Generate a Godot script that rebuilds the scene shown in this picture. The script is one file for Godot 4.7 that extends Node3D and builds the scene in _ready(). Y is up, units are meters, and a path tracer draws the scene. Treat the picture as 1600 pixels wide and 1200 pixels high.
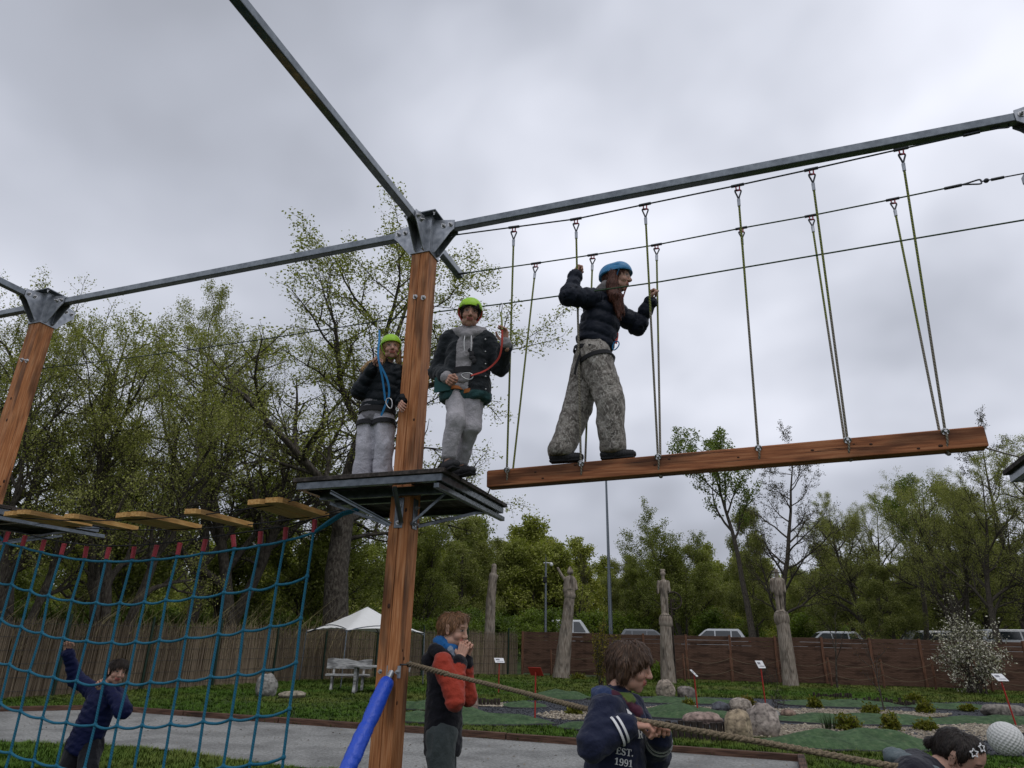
extends Node3D

const EYE := Vector3(0, 1.5, 0)
const K := 0.88                                   # metres per unit of the course's own measure
const YAW := -0.3449                              # the row of posts runs 19.8 degrees off the picture plane
const P1 := Vector3(-0.84, 0, -5.48)              # foot of the middle post
var M := {}
var rng := RandomNumberGenerator.new()
var noise := FastNoiseLite.new()
var taken := {}


# ---------------------------------------------------------------- mesh builder
class MB:
	var v := PackedVector3Array()
	var n := PackedVector3Array()
	var uv := PackedVector2Array()
	var c := PackedColorArray()
	var i := PackedInt32Array()
	var tint := Color(1, 1, 1)

	func add(p: Vector3, nn: Vector3, t := Vector2.ZERO) -> int:
		v.append(p); n.append(nn); uv.append(t); c.append(tint)
		return v.size() - 1

	func tri(a: int, b: int, d: int) -> void:      # turned so that the front agrees with the normals
		var g := (v[d] - v[a]).cross(v[b] - v[a])
		i.append(a)
		if g.dot(n[a] + n[b] + n[d]) >= 0.0:
			i.append(b); i.append(d)
		else:
			i.append(d); i.append(b)

	func quad(a: int, b: int, d: int, e: int) -> void:
		tri(a, b, d); tri(a, d, e)

	func flat(pts: Array, nn: Vector3) -> void:
		var k := v.size()
		for p in pts:
			add(p, nn, Vector2(p.x, p.z))
		for j in range(1, pts.size() - 1):
			tri(k, k + j, k + j + 1)

	func box(t: Transform3D, s: Vector3, bev := 0.004) -> void:
		var h := s * 0.5
		bev = minf(bev, minf(h.x, minf(h.y, h.z)) * 0.45)
		var id := {}
		for sx in [-1, 1]:
			for sy in [-1, 1]:
				for sz in [-1, 1]:
					for ax in 3:
						var p := Vector3(sx * (h.x - bev), sy * (h.y - bev), sz * (h.z - bev))
						var nn := Vector3.ZERO
						var sg: float = [sx, sy, sz][ax]
						p[ax] = sg * h[ax]
						nn[ax] = sg
						id[[sx, sy, sz, ax]] = add(t * p, (t.basis * nn).normalized(), Vector2(p.x + p.z, p.y))
		for ax in 3:
			var q := (ax + 1) % 3
			var r := (ax + 2) % 3
			for s0 in [-1, 1]:
				var f := []
				for st in [[-1, -1], [1, -1], [1, 1], [-1, 1]]:
					var w := [0, 0, 0]
					w[ax] = s0; w[q] = st[0]; w[r] = st[1]
					f.append(id[[w[0], w[1], w[2], ax]])
				quad(f[0], f[1], f[2], f[3])
				for s1 in [-1, 1]:                 # the chamfer along axis r between faces ax and q
					var w0 := [0, 0, 0]
					w0[ax] = s0; w0[q] = s1; w0[r] = -1
					var w1 := w0.duplicate()
					w1[r] = 1
					quad(id[[w0[0], w0[1], w0[2], ax]], id[[w0[0], w0[1], w0[2], q]], id[[w1[0], w1[1], w1[2], q]], id[[w1[0], w1[1], w1[2], ax]])
		for sx in [-1, 1]:
			for sy in [-1, 1]:
				for sz in [-1, 1]:
					tri(id[[sx, sy, sz, 0]], id[[sx, sy, sz, 1]], id[[sx, sy, sz, 2]])

	func bar(a: Vector3, b: Vector3, w: float, h: float, bev := 0.004, up := Vector3.UP) -> void:   # a straight bar from a to b, w across, h along up
		var z := (b - a).normalized()
		var x := up.cross(z).normalized()
		if x.length() < 0.5:
			x = Vector3.RIGHT
		box(Transform3D(Basis(x, z.cross(x), z), (a + b) * 0.5), Vector3(w, h, a.distance_to(b)), bev)

	func tube(p: PackedVector3Array, r: Variant, sides := 8, caps := true, ripple := 0.0) -> void:
		var m := p.size()
		if m < 2:
			return
		var dir := (p[1] - p[0]).normalized()
		var x := dir.cross(Vector3(0.31, 0.93, 0.17)).normalized()
		var k := v.size()
		var along := 0.0
		for a in m:
			var d := (p[mini(a + 1, m - 1)] - p[maxi(a - 1, 0)]).normalized()
			x = (x - d * x.dot(d)).normalized()
			var y := d.cross(x)
			var rad: float = r if r is float else r[a]
			if a > 0:
				along += p[a].distance_to(p[a - 1])
			for s in sides + 1:
				var th := TAU * s / sides
				var o := x * cos(th) + y * sin(th)
				add(p[a] + o * rad * (1.0 + ripple * sin(th * 3.0 + along * 60.0)), o, Vector2(float(s) / sides, along))
		for a in m - 1:
			for s in sides:
				var q := k + a * (sides + 1) + s
				i.append_array(PackedInt32Array([q, q + sides + 2, q + 1, q, q + sides + 1, q + sides + 2]))
		if caps:
			for e in [0, m - 1]:
				var d2 := (p[0] - p[1]).normalized() if e == 0 else (p[m - 1] - p[m - 2]).normalized()
				var ctr := add(p[e], d2)
				var b := v.size()
				for s in sides:
					add(v[k + e * (sides + 1) + s], d2)
				for s in sides:
					tri(ctr, b + s, b + (s + 1) % sides)

	func rod(a: Vector3, b: Vector3, r0: float, r1 := -1.0, sides := 8) -> void:
		tube(PackedVector3Array([a, b]), [r0, r0 if r1 < 0.0 else r1], sides)

	func ring(ctr: Vector3, x: Vector3, y: Vector3, r: float, thick: float, from := 0.0, to := TAU, seg := 16, sides := 6) -> void:
		var p := PackedVector3Array()
		for a in seg + 1:
			var th := lerpf(from, to, float(a) / seg)
			p.append(ctr + x * cos(th) * r + y * sin(th) * r)
		tube(p, thick, sides)

	func lathe(prof: Array, t: Transform3D, sides := 24, squash := Vector2.ONE) -> void:     # prof: Vector2(radius, height)
		var k := v.size()
		var m := prof.size()
		for a in m:
			var d: Vector2 = (prof[mini(a + 1, m - 1)] - prof[maxi(a - 1, 0)])
			for s in sides + 1:
				var th := TAU * s / sides
				var nn := Vector3(d.y * cos(th), -d.x, d.y * sin(th)).normalized()
				add(t * Vector3(prof[a].x * cos(th) * squash.x, prof[a].y, prof[a].x * sin(th) * squash.y), (t.basis * nn).normalized(), Vector2(float(s) / sides, prof[a].y))
		for a in m - 1:
			for s in sides:
				var q := k + a * (sides + 1) + s
				quad(q, q + 1, q + sides + 2, q + sides + 1)

	func ball(ctr: Vector3, r: Vector3, seg := 16, rings := 10, basis := Basis.IDENTITY) -> void:
		var k := v.size()
		for a in rings + 1:
			var ph := PI * a / rings
			for s in seg + 1:
				var th := TAU * s / seg
				var u := Vector3(sin(ph) * cos(th), cos(ph), sin(ph) * sin(th))
				add(ctr + basis * (u * r), (basis * (u / r)).normalized(), Vector2(float(s) / seg, float(a) / rings))
		for a in rings:
			for s in seg:
				var q := k + a * (seg + 1) + s
				quad(q, q + 1, q + seg + 2, q + seg + 1)

	func plate(pts: Array, t: Transform3D, thick: float) -> void:      # an outline of Vector2 in t's xy plane, with thickness along z
		var poly := PackedVector2Array(pts)
		var ix := Geometry2D.triangulate_polygon(poly)
		for s in [-1.0, 1.0]:
			var k := v.size()
			for q in poly:
				add(t * Vector3(q.x, q.y, s * thick * 0.5), (t.basis * Vector3(0, 0, s)).normalized(), q)
			for a in range(0, ix.size(), 3):
				tri(k + ix[a], k + ix[a + 1], k + ix[a + 2])
		for a in poly.size():
			var p := poly[a]
			var q := poly[(a + 1) % poly.size()]
			var e := (q - p).orthogonal().normalized()
			if Geometry2D.is_point_in_polygon((p + q) * 0.5 + e * 0.0005, poly):
				e = -e
			var nn := (t.basis * Vector3(e.x, e.y, 0)).normalized()
			var k2 := add(t * Vector3(p.x, p.y, -thick * 0.5), nn)
			add(t * Vector3(q.x, q.y, -thick * 0.5), nn)
			add(t * Vector3(q.x, q.y, thick * 0.5), nn)
			add(t * Vector3(p.x, p.y, thick * 0.5), nn)
			quad(k2, k2 + 1, k2 + 2, k2 + 3)

	func take(o: MB, t: Transform3D) -> void:
		var k := v.size()
		for a in o.v.size():
			v.append(t * o.v[a]); n.append((t.basis * o.n[a]).normalized())
		uv.append_array(o.uv); c.append_array(o.c)
		for a in o.i:
			i.append(a + k)

	func into(am: ArrayMesh, mat: Material) -> ArrayMesh:
		var s := []
		s.resize(Mesh.ARRAY_MAX)
		s[Mesh.ARRAY_VERTEX] = v; s[Mesh.ARRAY_NORMAL] = n; s[Mesh.ARRAY_TEX_UV] = uv; s[Mesh.ARRAY_COLOR] = c; s[Mesh.ARRAY_INDEX] = i
		am.add_surface_from_arrays(Mesh.PRIMITIVE_TRIANGLES, s)
		am.surface_set_material(am.get_surface_count() - 1, mat)
		return am

	func mesh(mat: Material) -> ArrayMesh:
		return into(ArrayMesh.new(), mat)


# ---------------------------------------------------------------- scene helpers
func numbered(called: String) -> String:
	var k: int = taken.get(called, 0)
	taken[called] = k + 1
	return called if k == 0 else "%s_%03d" % [called, k]


func thing(called: String, label: String, category: String, at := Vector3.ZERO, turn := 0.0, group := "") -> Node3D:
	var o := Node3D.new()
	o.name = numbered(called)
	add_child(o)
	o.position = at
	o.rotation.y = turn
	return tag(o, label, category, group)


func tag(o: Node3D, label: String, category: String, group := "") -> Node3D:
	if label:
		o.set_meta("label", label)
	if category:
		o.set_meta("category", category)
	if group:
		o.set_meta("group", group)
	return o


func put(mb: MB, called: String, mat: Material, parent: Node, label := "") -> MeshInstance3D:
	return place(mb.mesh(mat), called, parent, label)


func place(mesh: Mesh, called: String, parent: Node, label := "") -> MeshInstance3D:
	var o := MeshInstance3D.new()
	o.mesh = mesh
	o.name = numbered(called) if parent == self else called
	parent.add_child(o, true)
	if label:
		o.set_meta("label", label)
	return o


func structure(mb: MB, called: String, mat: Material, label := "", parent: Node = null) -> MeshInstance3D:
	var o := put(mb, called, mat, parent if parent else self, label)
	o.set_meta("kind", "structure")
	return o


func scatter(mesh: Mesh, where: Array, called: String, parent: Node, tints := []) -> MultiMeshInstance3D:
	var mm := MultiMesh.new()
	mm.transform_format = MultiMesh.TRANSFORM_3D
	mm.use_colors = tints.size() > 0
	mm.mesh = mesh
	mm.instance_count = where.size()
	for k in where.size():
		mm.set_instance_transform(k, where[k])
		if tints.size():
			mm.set_instance_color(k, tints[k])
	var o := MultiMeshInstance3D.new()
	o.multimesh = mm
	o.name = numbered(called) if parent == self else called
	parent.add_child(o, true)
	o.set_meta("kind", "stuff")
	return o


func dup(o: Node3D, called: String, label: String, at: Vector3, turn: float, size := Vector3.ONE) -> Node3D:
	var r: Node3D = o.duplicate()
	r.name = numbered(called)
	add_child(r)
	r.position = at
	r.rotation = Vector3(0, turn, 0)
	r.scale = size
	r.set_meta("label", label)
	return r


func lin(r: float, g: float, b: float) -> Color:       # a real base colour
	return Color(r, g, b).linear_to_srgb()


func mat(col: Color, rough := 0.8, o := {}) -> StandardMaterial3D:
	var m := StandardMaterial3D.new()
	m.albedo_color = col
	m.roughness = rough
	m.metallic_specular = o.get("spec", 0.4)
	m.metallic = o.get("metal", 0.0)
	if o.has("tex"):
		m.albedo_texture = o.tex
	if o.has("nrm"):
		m.normal_enabled = true
		m.normal_texture = o.nrm
		m.normal_scale = o.get("bump", 0.6)
	if o.has("rtex"):
		m.roughness_texture = o.rtex
	if o.has("scale"):
		m.uv1_triplanar = o.get("tri", true)
		m.uv1_world_triplanar = o.get("world", false)
		m.uv1_scale = o.scale
		m.uv1_triplanar_sharpness = o.get("sharp", 4.0)
	if o.get("vc", false):
		m.vertex_color_use_as_albedo = true
	if o.has("back"):
		m.backlight_enabled = true
		m.backlight = o.back
	if o.has("rim"):
		m.rim_enabled = true
		m.rim = o.rim
		m.rim_tint = 0.6
	return m


func image_tex(w: int, h: int, f: Callable) -> ImageTexture:
	var im := Image.create(w, h, false, Image.FORMAT_RGB8)
	for y in h:
		for x in w:
			im.set_pixel(x, y, f.call(float(x) / w, float(y) / h))
	return ImageTexture.create_from_image(im)


func noise_tex(freq: float, size := 512, nrm := 0.0, ramp: Array = [], octaves := 4, sd := 1, kind := FastNoiseLite.TYPE_SIMPLEX_SMOOTH) -> NoiseTexture2D:
	var t := NoiseTexture2D.new()
	var f := FastNoiseLite.new()
	f.noise_type = kind
	f.frequency = freq
	f.seed = sd
	f.fractal_octaves = octaves
	t.width = size
	t.height = size
	t.seamless = true
	t.noise = f
	if nrm > 0.0:
		t.as_normal_map = true
		t.bump_strength = nrm
	if ramp.size():
		var g := Gradient.new()
		var off := PackedFloat32Array()
		var cols := PackedColorArray()
		for k in ramp:
			off.append(k[0])
			cols.append(k[1])
		g.offsets = off
		g.colors = cols
		t.color_ramp = g
	return t


func grey(a: float) -> Color:
	return Color(a, a, a)


func ground(x: float, z: float) -> float:               # the lawn rises gently away from the camera
	return 0.02 * maxf(0.0, -z - 8.0)


func hgt(y: float) -> float:
	return EYE.y + K * (y - 1.55)


func loc(s: float, o: float, y: float) -> Vector3:      # along the row of posts, away from the camera, up
	return Vector3(K * s, hgt(y), -K * o)


func rig(called: String, label: String, category: String, at: Vector3, group := "") -> Node3D:   # a thing of the rope course, at a local point
	return thing(called, label, category, P1 + Basis(Vector3.UP, YAW) * at, YAW, group)


func world(p: Vector3) -> Vector3:
	return P1 + Basis(Vector3.UP, YAW) * p


func sag(a: Vector3, b: Vector3, drop: float, seg := 16) -> PackedVector3Array:
	var p := PackedVector3Array()
	for k in seg + 1:
		var t := float(k) / seg
		p.append(a.lerp(b, t) - Vector3(0, drop * 4.0 * t * (1.0 - t), 0))
	return p


func minus(p: PackedVector3Array, o: Vector3) -> PackedVector3Array:
	var r := PackedVector3Array()
	for q in p:
		r.append(q - o)
	return r


# ---------------------------------------------------------------- materials
func wood(scale: Vector3, dark: Color, mid: Color, pale: Color, rough := 0.6, sd := 3) -> StandardMaterial3D:
	var t := noise_tex(0.012, 512, 0.0, [[0.0, dark], [0.3, dark.lerp(mid, 0.65)], [0.5, mid], [0.75, pale], [1.0, mid]], 5, sd)
	var m := mat(Color.WHITE, rough, {"tex": t, "scale": scale, "nrm": noise_tex(0.02, 512, 4.0, [], 5, sd), "bump": 0.5, "sharp": 8.0})
	m.detail_enabled = true
	m.detail_blend_mode = BaseMaterial3D.BLEND_MODE_MUL
	m.detail_uv_layer = BaseMaterial3D.DETAIL_UV_2
	m.detail_albedo = noise_tex(0.009, 512, 0.0, [[0.0, grey(0.5)], [0.3, grey(0.75)], [0.45, grey(0.97)], [1.0, Color.WHITE]], 4, sd + 9)
	m.uv2_triplanar = true
	m.uv2_scale = Vector3(0.45, 0.45, 0.45) * (Vector3.ONE * 0.35 + scale / maxf(scale.x, maxf(scale.y, scale.z)) * 1.4)
	return m


func materials() -> void:
	M.post = wood(Vector3(7, 0.35, 7), lin(0.26, 0.09, 0.032), lin(0.49, 0.195, 0.07), lin(0.57, 0.27, 0.125), 0.68, 3)
	M.beam = wood(Vector3(0.35, 7, 7), lin(0.2, 0.07, 0.028), lin(0.38, 0.138, 0.054), lin(0.46, 0.2, 0.09), 0.7, 5)
	M.step = wood(Vector3(6, 6, 0.5), lin(0.4, 0.2, 0.06), lin(0.6, 0.33, 0.1), lin(0.68, 0.42, 0.16), 0.7, 8)
	M.edging = wood(Vector3(0.3, 6, 6), lin(0.04, 0.022, 0.015), lin(0.1, 0.052, 0.034), lin(0.16, 0.09, 0.06), 0.85, 11)
	M.edging.uv2_world_triplanar = true
	M.slat = wood(Vector3(0.7, 9, 9), lin(0.09, 0.048, 0.031), lin(0.135, 0.075, 0.05), lin(0.185, 0.11, 0.078), 0.88, 13)
	M.slat.uv1_world_triplanar = true
	M.slat.uv2_world_triplanar = true
	M.fencepost = wood(Vector3(5, 0.4, 5), lin(0.08, 0.036, 0.021), lin(0.17, 0.08, 0.047), lin(0.23, 0.12, 0.075), 0.88, 15)
	M.oldwood = wood(Vector3(4, 0.4, 4), lin(0.1, 0.075, 0.055), lin(0.3, 0.25, 0.2), lin(0.43, 0.38, 0.32), 0.9, 17)
	M.benchwood = wood(Vector3(0.5, 4, 4), lin(0.2, 0.2, 0.2), lin(0.4, 0.4, 0.39), lin(0.52, 0.52, 0.5), 0.9, 19)
	M.deck = wood(Vector3(3, 3, 0.4), lin(0.02, 0.017, 0.015), lin(0.06, 0.05, 0.044), lin(0.1, 0.085, 0.075), 0.85, 21)
	M.darkpost = wood(Vector3(5, 0.5, 5), lin(0.02, 0.015, 0.012), lin(0.05, 0.038, 0.03), lin(0.09, 0.07, 0.055), 0.9, 23)
	var zinc := noise_tex(0.02, 256, 0.0, [[0.0, lin(0.11, 0.125, 0.14)], [0.5, lin(0.17, 0.19, 0.21)], [1.0, lin(0.24, 0.265, 0.285)]], 4, 31, FastNoiseLite.TYPE_CELLULAR)
	M.zinc = mat(Color.WHITE, 0.42, {"tex": zinc, "scale": Vector3.ONE * 3.0, "metal": 0.55, "rtex": noise_tex(0.02, 256, 0.0, [[0.0, grey(0.32)], [1.0, grey(0.62)]], 4, 33)})
	M.zincbright = mat(Color.WHITE, 0.35, {"tex": noise_tex(0.015, 256, 0.0, [[0.0, lin(0.2, 0.22, 0.245)], [0.5, lin(0.33, 0.35, 0.38)], [1.0, lin(0.48, 0.5, 0.53)]], 4, 35), "scale": Vector3.ONE * 2.5, "metal": 0.6})
	M.bolt = mat(lin(0.5, 0.5, 0.5), 0.3, {"metal": 0.9})
	M.darksteel = mat(lin(0.06, 0.065, 0.07), 0.45, {"metal": 0.6})
	M.cable = mat(lin(0.03, 0.045, 0.04), 0.5, {"metal": 0.3})
	M.greencable = mat(lin(0.035, 0.075, 0.03), 0.6)
	M.redlink = mat(lin(0.3, 0.03, 0.05), 0.4, {"metal": 0.3})
	M.redsleeve = mat(lin(0.3, 0.03, 0.042), 0.55, {"nrm": noise_tex(0.05, 128, 3.0), "scale": Vector3.ONE * 6.0})
	M.rope = mat(Color.WHITE, 0.85, {"tex": image_tex(32, 64, func(u, w):
		var q := fposmod(u * 2.0 + w * 2.0, 1.0)
		var r := fposmod(u * 8.0 - w * 8.0, 1.0)
		var col := lin(0.34, 0.36, 0.08) if q < 0.55 else lin(0.07, 0.10, 0.045)
		return col.darkened(0.25) if r < 0.3 else col)})
	M.rope.uv1_scale = Vector3(1, 22, 1)
	M.ropepale = mat(Color.WHITE, 0.85, {"tex": image_tex(32, 64, func(u, w):
		var q := fposmod(u * 2.0 + w * 2.0, 1.0)
		var r := fposmod(u * 8.0 - w * 8.0, 1.0)
		var col := lin(0.36, 0.33, 0.26) if q < 0.55 else lin(0.13, 0.115, 0.085)
		return col.darkened(0.25) if r < 0.3 else col)})
	M.ropepale.uv1_scale = Vector3(1, 22, 1)
	M.hemp = mat(lin(0.36, 0.28, 0.18), 0.95, {"tex": noise_tex(0.04, 256, 0.0, [[0.0, grey(0.5)], [1.0, Color.WHITE]], 4, 41), "nrm": noise_tex(0.05, 256, 6.0), "bump": 0.9, "scale": Vector3.ONE * 9.0})
	M.net = mat(Color.WHITE, 0.75, {"tex": image_tex(32, 32, func(u, w):
		var r := fposmod(u * 2.0 + w * 2.0, 1.0)
		return lin(0.01, 0.085, 0.14) if r < 0.25 else lin(0.016, 0.155, 0.25))})
	M.net.uv1_scale = Vector3(1, 26, 1)
	M.bluepad = mat(lin(0.014, 0.075, 0.55), 0.4, {"nrm": noise_tex(0.02, 256, 5.0, [], 3, 43), "scale": Vector3(5, 5, 5), "bump": 0.7, "spec": 0.5})
	M.knot = mat(lin(0.05, 0.02, 0.01), 0.7)
	M.black = mat(lin(0.012, 0.012, 0.014), 0.7)
	M.rubber = mat(lin(0.02, 0.02, 0.022), 0.6)
	M.white = mat(lin(0.72, 0.72, 0.72), 0.5)
	M.lime = mat(lin(0.36, 0.66, 0.035), 0.32)
	M.skyblue = mat(lin(0.045, 0.235, 0.47), 0.34)
	M.webblue = mat(lin(0.02, 0.19, 0.42), 0.7)
	M.webred = mat(lin(0.45, 0.05, 0.035), 0.7)
	M.weborange = mat(lin(0.4, 0.13, 0.03), 0.7)
	M.redpaint = mat(lin(0.36, 0.03, 0.02), 0.45)
	M.tyre = mat(lin(0.02, 0.02, 0.02), 0.8)
	M.glass = mat(lin(0.02, 0.026, 0.03), 0.08, {"spec": 0.6})
	var cloth := noise_tex(0.12, 256, 3.0, [], 2, 51)
	var crease := noise_tex(0.012, 512, 7.0, [], 4, 53)
	M.skin = mat(Color.WHITE, 0.5, {"vc": true, "spec": 0.35})
	M.skin.subsurf_scatter_enabled = true
	M.skin.subsurf_scatter_strength = 0.08
	M.cloth = mat(Color.WHITE, 0.9, {"vc": true, "nrm": crease, "scale": Vector3.ONE * 2.2, "bump": 1.2, "rim": 0.25})
	M.puffer = mat(Color.WHITE, 0.55, {"vc": true, "nrm": crease, "scale": Vector3.ONE * 4.0, "bump": 0.6, "spec": 0.3})
	M.fleece = mat(Color.WHITE, 0.95, {"vc": true, "tex": noise_tex(0.15, 256, 0.0, [[0.0, grey(0.82)], [1.0, Color.WHITE]], 3, 55), "nrm": crease, "scale": Vector3.ONE * 2.2, "bump": 1.3, "rim": 0.2})
	M.hair = mat(Color.WHITE, 0.55, {"vc": true, "tex": noise_tex(0.03, 256, 0.0, [[0.0, grey(0.6)], [0.5, grey(0.9)], [1.0, Color.WHITE]], 4, 57), "nrm": noise_tex(0.03, 256, 8.0, [], 4, 57), "scale": Vector3(26, 2.2, 26), "bump": 0.8})
	M.strand = mat(Color.WHITE, 0.5, {"vc": true})
	var camo := FastNoiseLite.new()
	camo.frequency = 1.0
	camo.fractal_octaves = 4
	camo.seed = 61
	var camo2: FastNoiseLite = camo.duplicate()
	camo2.fractal_type = FastNoiseLite.FRACTAL_RIDGED
	camo2.fractal_octaves = 2
	M.camo = mat(Color.WHITE, 0.92, {"tex": image_tex(256, 256, func(u, w):
		var p := Vector3(cos(u * TAU), sin(u * TAU), cos(w * TAU)) * 1.1
		var q := sin(w * TAU) * 1.1
		var a := camo.get_noise_3d(p.x * 1.6 + q, p.y * 1.6 - q * 0.7, p.z * 1.6)
		var b := camo2.get_noise_3d(p.x * 2.2 - q, p.y * 2.2 + q, p.z * 2.2 + 5.0)
		var f := camo.get_noise_3d(p.x * 7.0 + q * 4.0, p.y * 7.0, p.z * 7.0)
		var col := lin(0.25, 0.225, 0.195)
		if a < -0.12: col = lin(0.145, 0.13, 0.112)
		elif a > 0.2: col = lin(0.33, 0.305, 0.27)
		if b > 0.62: col = lin(0.42, 0.395, 0.355)
		return col.lightened(0.12) if f > 0.15 else (col.darkened(0.25) if f < -0.2 else col)), "nrm": crease, "scale": Vector3.ONE * 1.3, "bump": 0.8})
	var bark := noise_tex(0.015, 512, 0.0, [[0.0, lin(0.02, 0.016, 0.012)], [0.45, lin(0.06, 0.05, 0.04)], [0.75, lin(0.1, 0.088, 0.07)], [1.0, lin(0.15, 0.14, 0.1)]], 5, 71)
	M.bark = mat(Color.WHITE, 0.95, {"tex": bark, "nrm": noise_tex(0.015, 512, 10.0, [], 5, 71), "scale": Vector3(2.2, 0.6, 2.2), "bump": 1.0})
	M.leaf = mat(Color.WHITE, 0.65, {"vc": true, "back": Color(0.85, 0.9, 0.6), "spec": 0.25})
	M.blossom = mat(Color.WHITE, 0.8, {"vc": true, "back": grey(0.4)})
	M.lawn = mat(Color.WHITE, 0.95, {"tex": noise_tex(0.01, 1024, 0.0, [[0.0, lin(0.032, 0.035, 0.014)], [0.4, lin(0.038, 0.06, 0.017)], [0.7, lin(0.055, 0.085, 0.022)], [1.0, lin(0.085, 0.09, 0.032)]], 6, 81), "nrm": noise_tex(0.06, 512, 8.0, [], 3, 83), "scale": Vector3(0.22, 0.22, 0.22), "world": true})
	M.sand = mat(Color.WHITE, 0.95, {"tex": noise_tex(0.02, 1024, 0.0, [[0.0, lin(0.15, 0.15, 0.14)], [0.35, lin(0.24, 0.24, 0.228)], [0.6, lin(0.28, 0.28, 0.268)], [1.0, lin(0.38, 0.38, 0.365)]], 6, 85), "nrm": noise_tex(0.08, 512, 8.0, [], 4, 87), "scale": Vector3(0.7, 0.7, 0.7), "world": true})
	M.slate = mat(Color.WHITE, 0.9, {"tex": noise_tex(0.05, 512, 0.0, [[0.0, lin(0.018, 0.02, 0.024)], [0.5, lin(0.05, 0.053, 0.062)], [1.0, lin(0.13, 0.135, 0.15)]], 4, 89, FastNoiseLite.TYPE_CELLULAR), "nrm": noise_tex(0.05, 512, 12.0, [], 3, 89, FastNoiseLite.TYPE_CELLULAR), "scale": Vector3.ONE * 0.9, "world": true, "bump": 1.0})
	M.pebble = mat(Color.WHITE, 0.85, {"tex": noise_tex(0.04, 512, 0.0, [[0.0, lin(0.06, 0.05, 0.035)], [0.4, lin(0.2, 0.165, 0.115)], [0.7, lin(0.36, 0.31, 0.24)], [1.0, lin(0.5, 0.46, 0.4)]], 3, 91, FastNoiseLite.TYPE_CELLULAR), "nrm": noise_tex(0.04, 512, 12.0, [], 3, 91, FastNoiseLite.TYPE_CELLULAR), "scale": Vector3.ONE * 0.8, "world": true, "bump": 1.0})
	M.turf = mat(Color.WHITE, 0.95, {"tex": noise_tex(0.03, 512, 0.0, [[0.0, lin(0.032, 0.066, 0.028)], [0.45, lin(0.058, 0.11, 0.044)], [0.7, lin(0.075, 0.13, 0.055)], [1.0, lin(0.15, 0.175, 0.095)]], 6, 93), "nrm": noise_tex(0.15, 512, 5.0, [], 2, 95), "scale": Vector3.ONE * 0.5, "world": true})
	for m in [M.sand, M.turf, M.lawn]:                  # broad damp and worn patches
		m.detail_enabled = true
		m.detail_blend_mode = BaseMaterial3D.BLEND_MODE_MUL
		m.detail_uv_layer = BaseMaterial3D.DETAIL_UV_2
		m.uv2_triplanar = true
		m.uv2_world_triplanar = true
		m.uv2_scale = Vector3.ONE * (0.13 if m != M.turf else 0.31)
		m.detail_albedo = noise_tex(0.014, 512, 0.0, [[0.0, grey(0.78)], [0.4, grey(0.92)], [0.58, Color.WHITE], [1.0, Color.WHITE]], 6, 141)
	M.asphalt = mat(lin(0.06, 0.06, 0.062), 0.9)
	M.stone = mat(Color.WHITE, 0.85, {"vc": true, "tex": noise_tex(0.014, 512, 0.0, [[0.0, grey(0.42)], [0.4, grey(0.78)], [1.0, Color.WHITE]], 6, 97), "nrm": noise_tex(0.02, 512, 8.0, [], 5, 97), "scale": Vector3.ONE * 1.1, "bump": 0.9})
	M.reed = mat(Color.WHITE, 0.85, {"vc": true})
	M.canvas = mat(lin(0.82, 0.82, 0.8), 0.8, {"back": grey(0.35)})
	M.plant = mat(Color.WHITE, 0.7, {"vc": true, "back": lin(0.08, 0.1, 0.02)})
	M.golf = mat(lin(0.6, 0.6, 0.58), 0.5)


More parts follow.
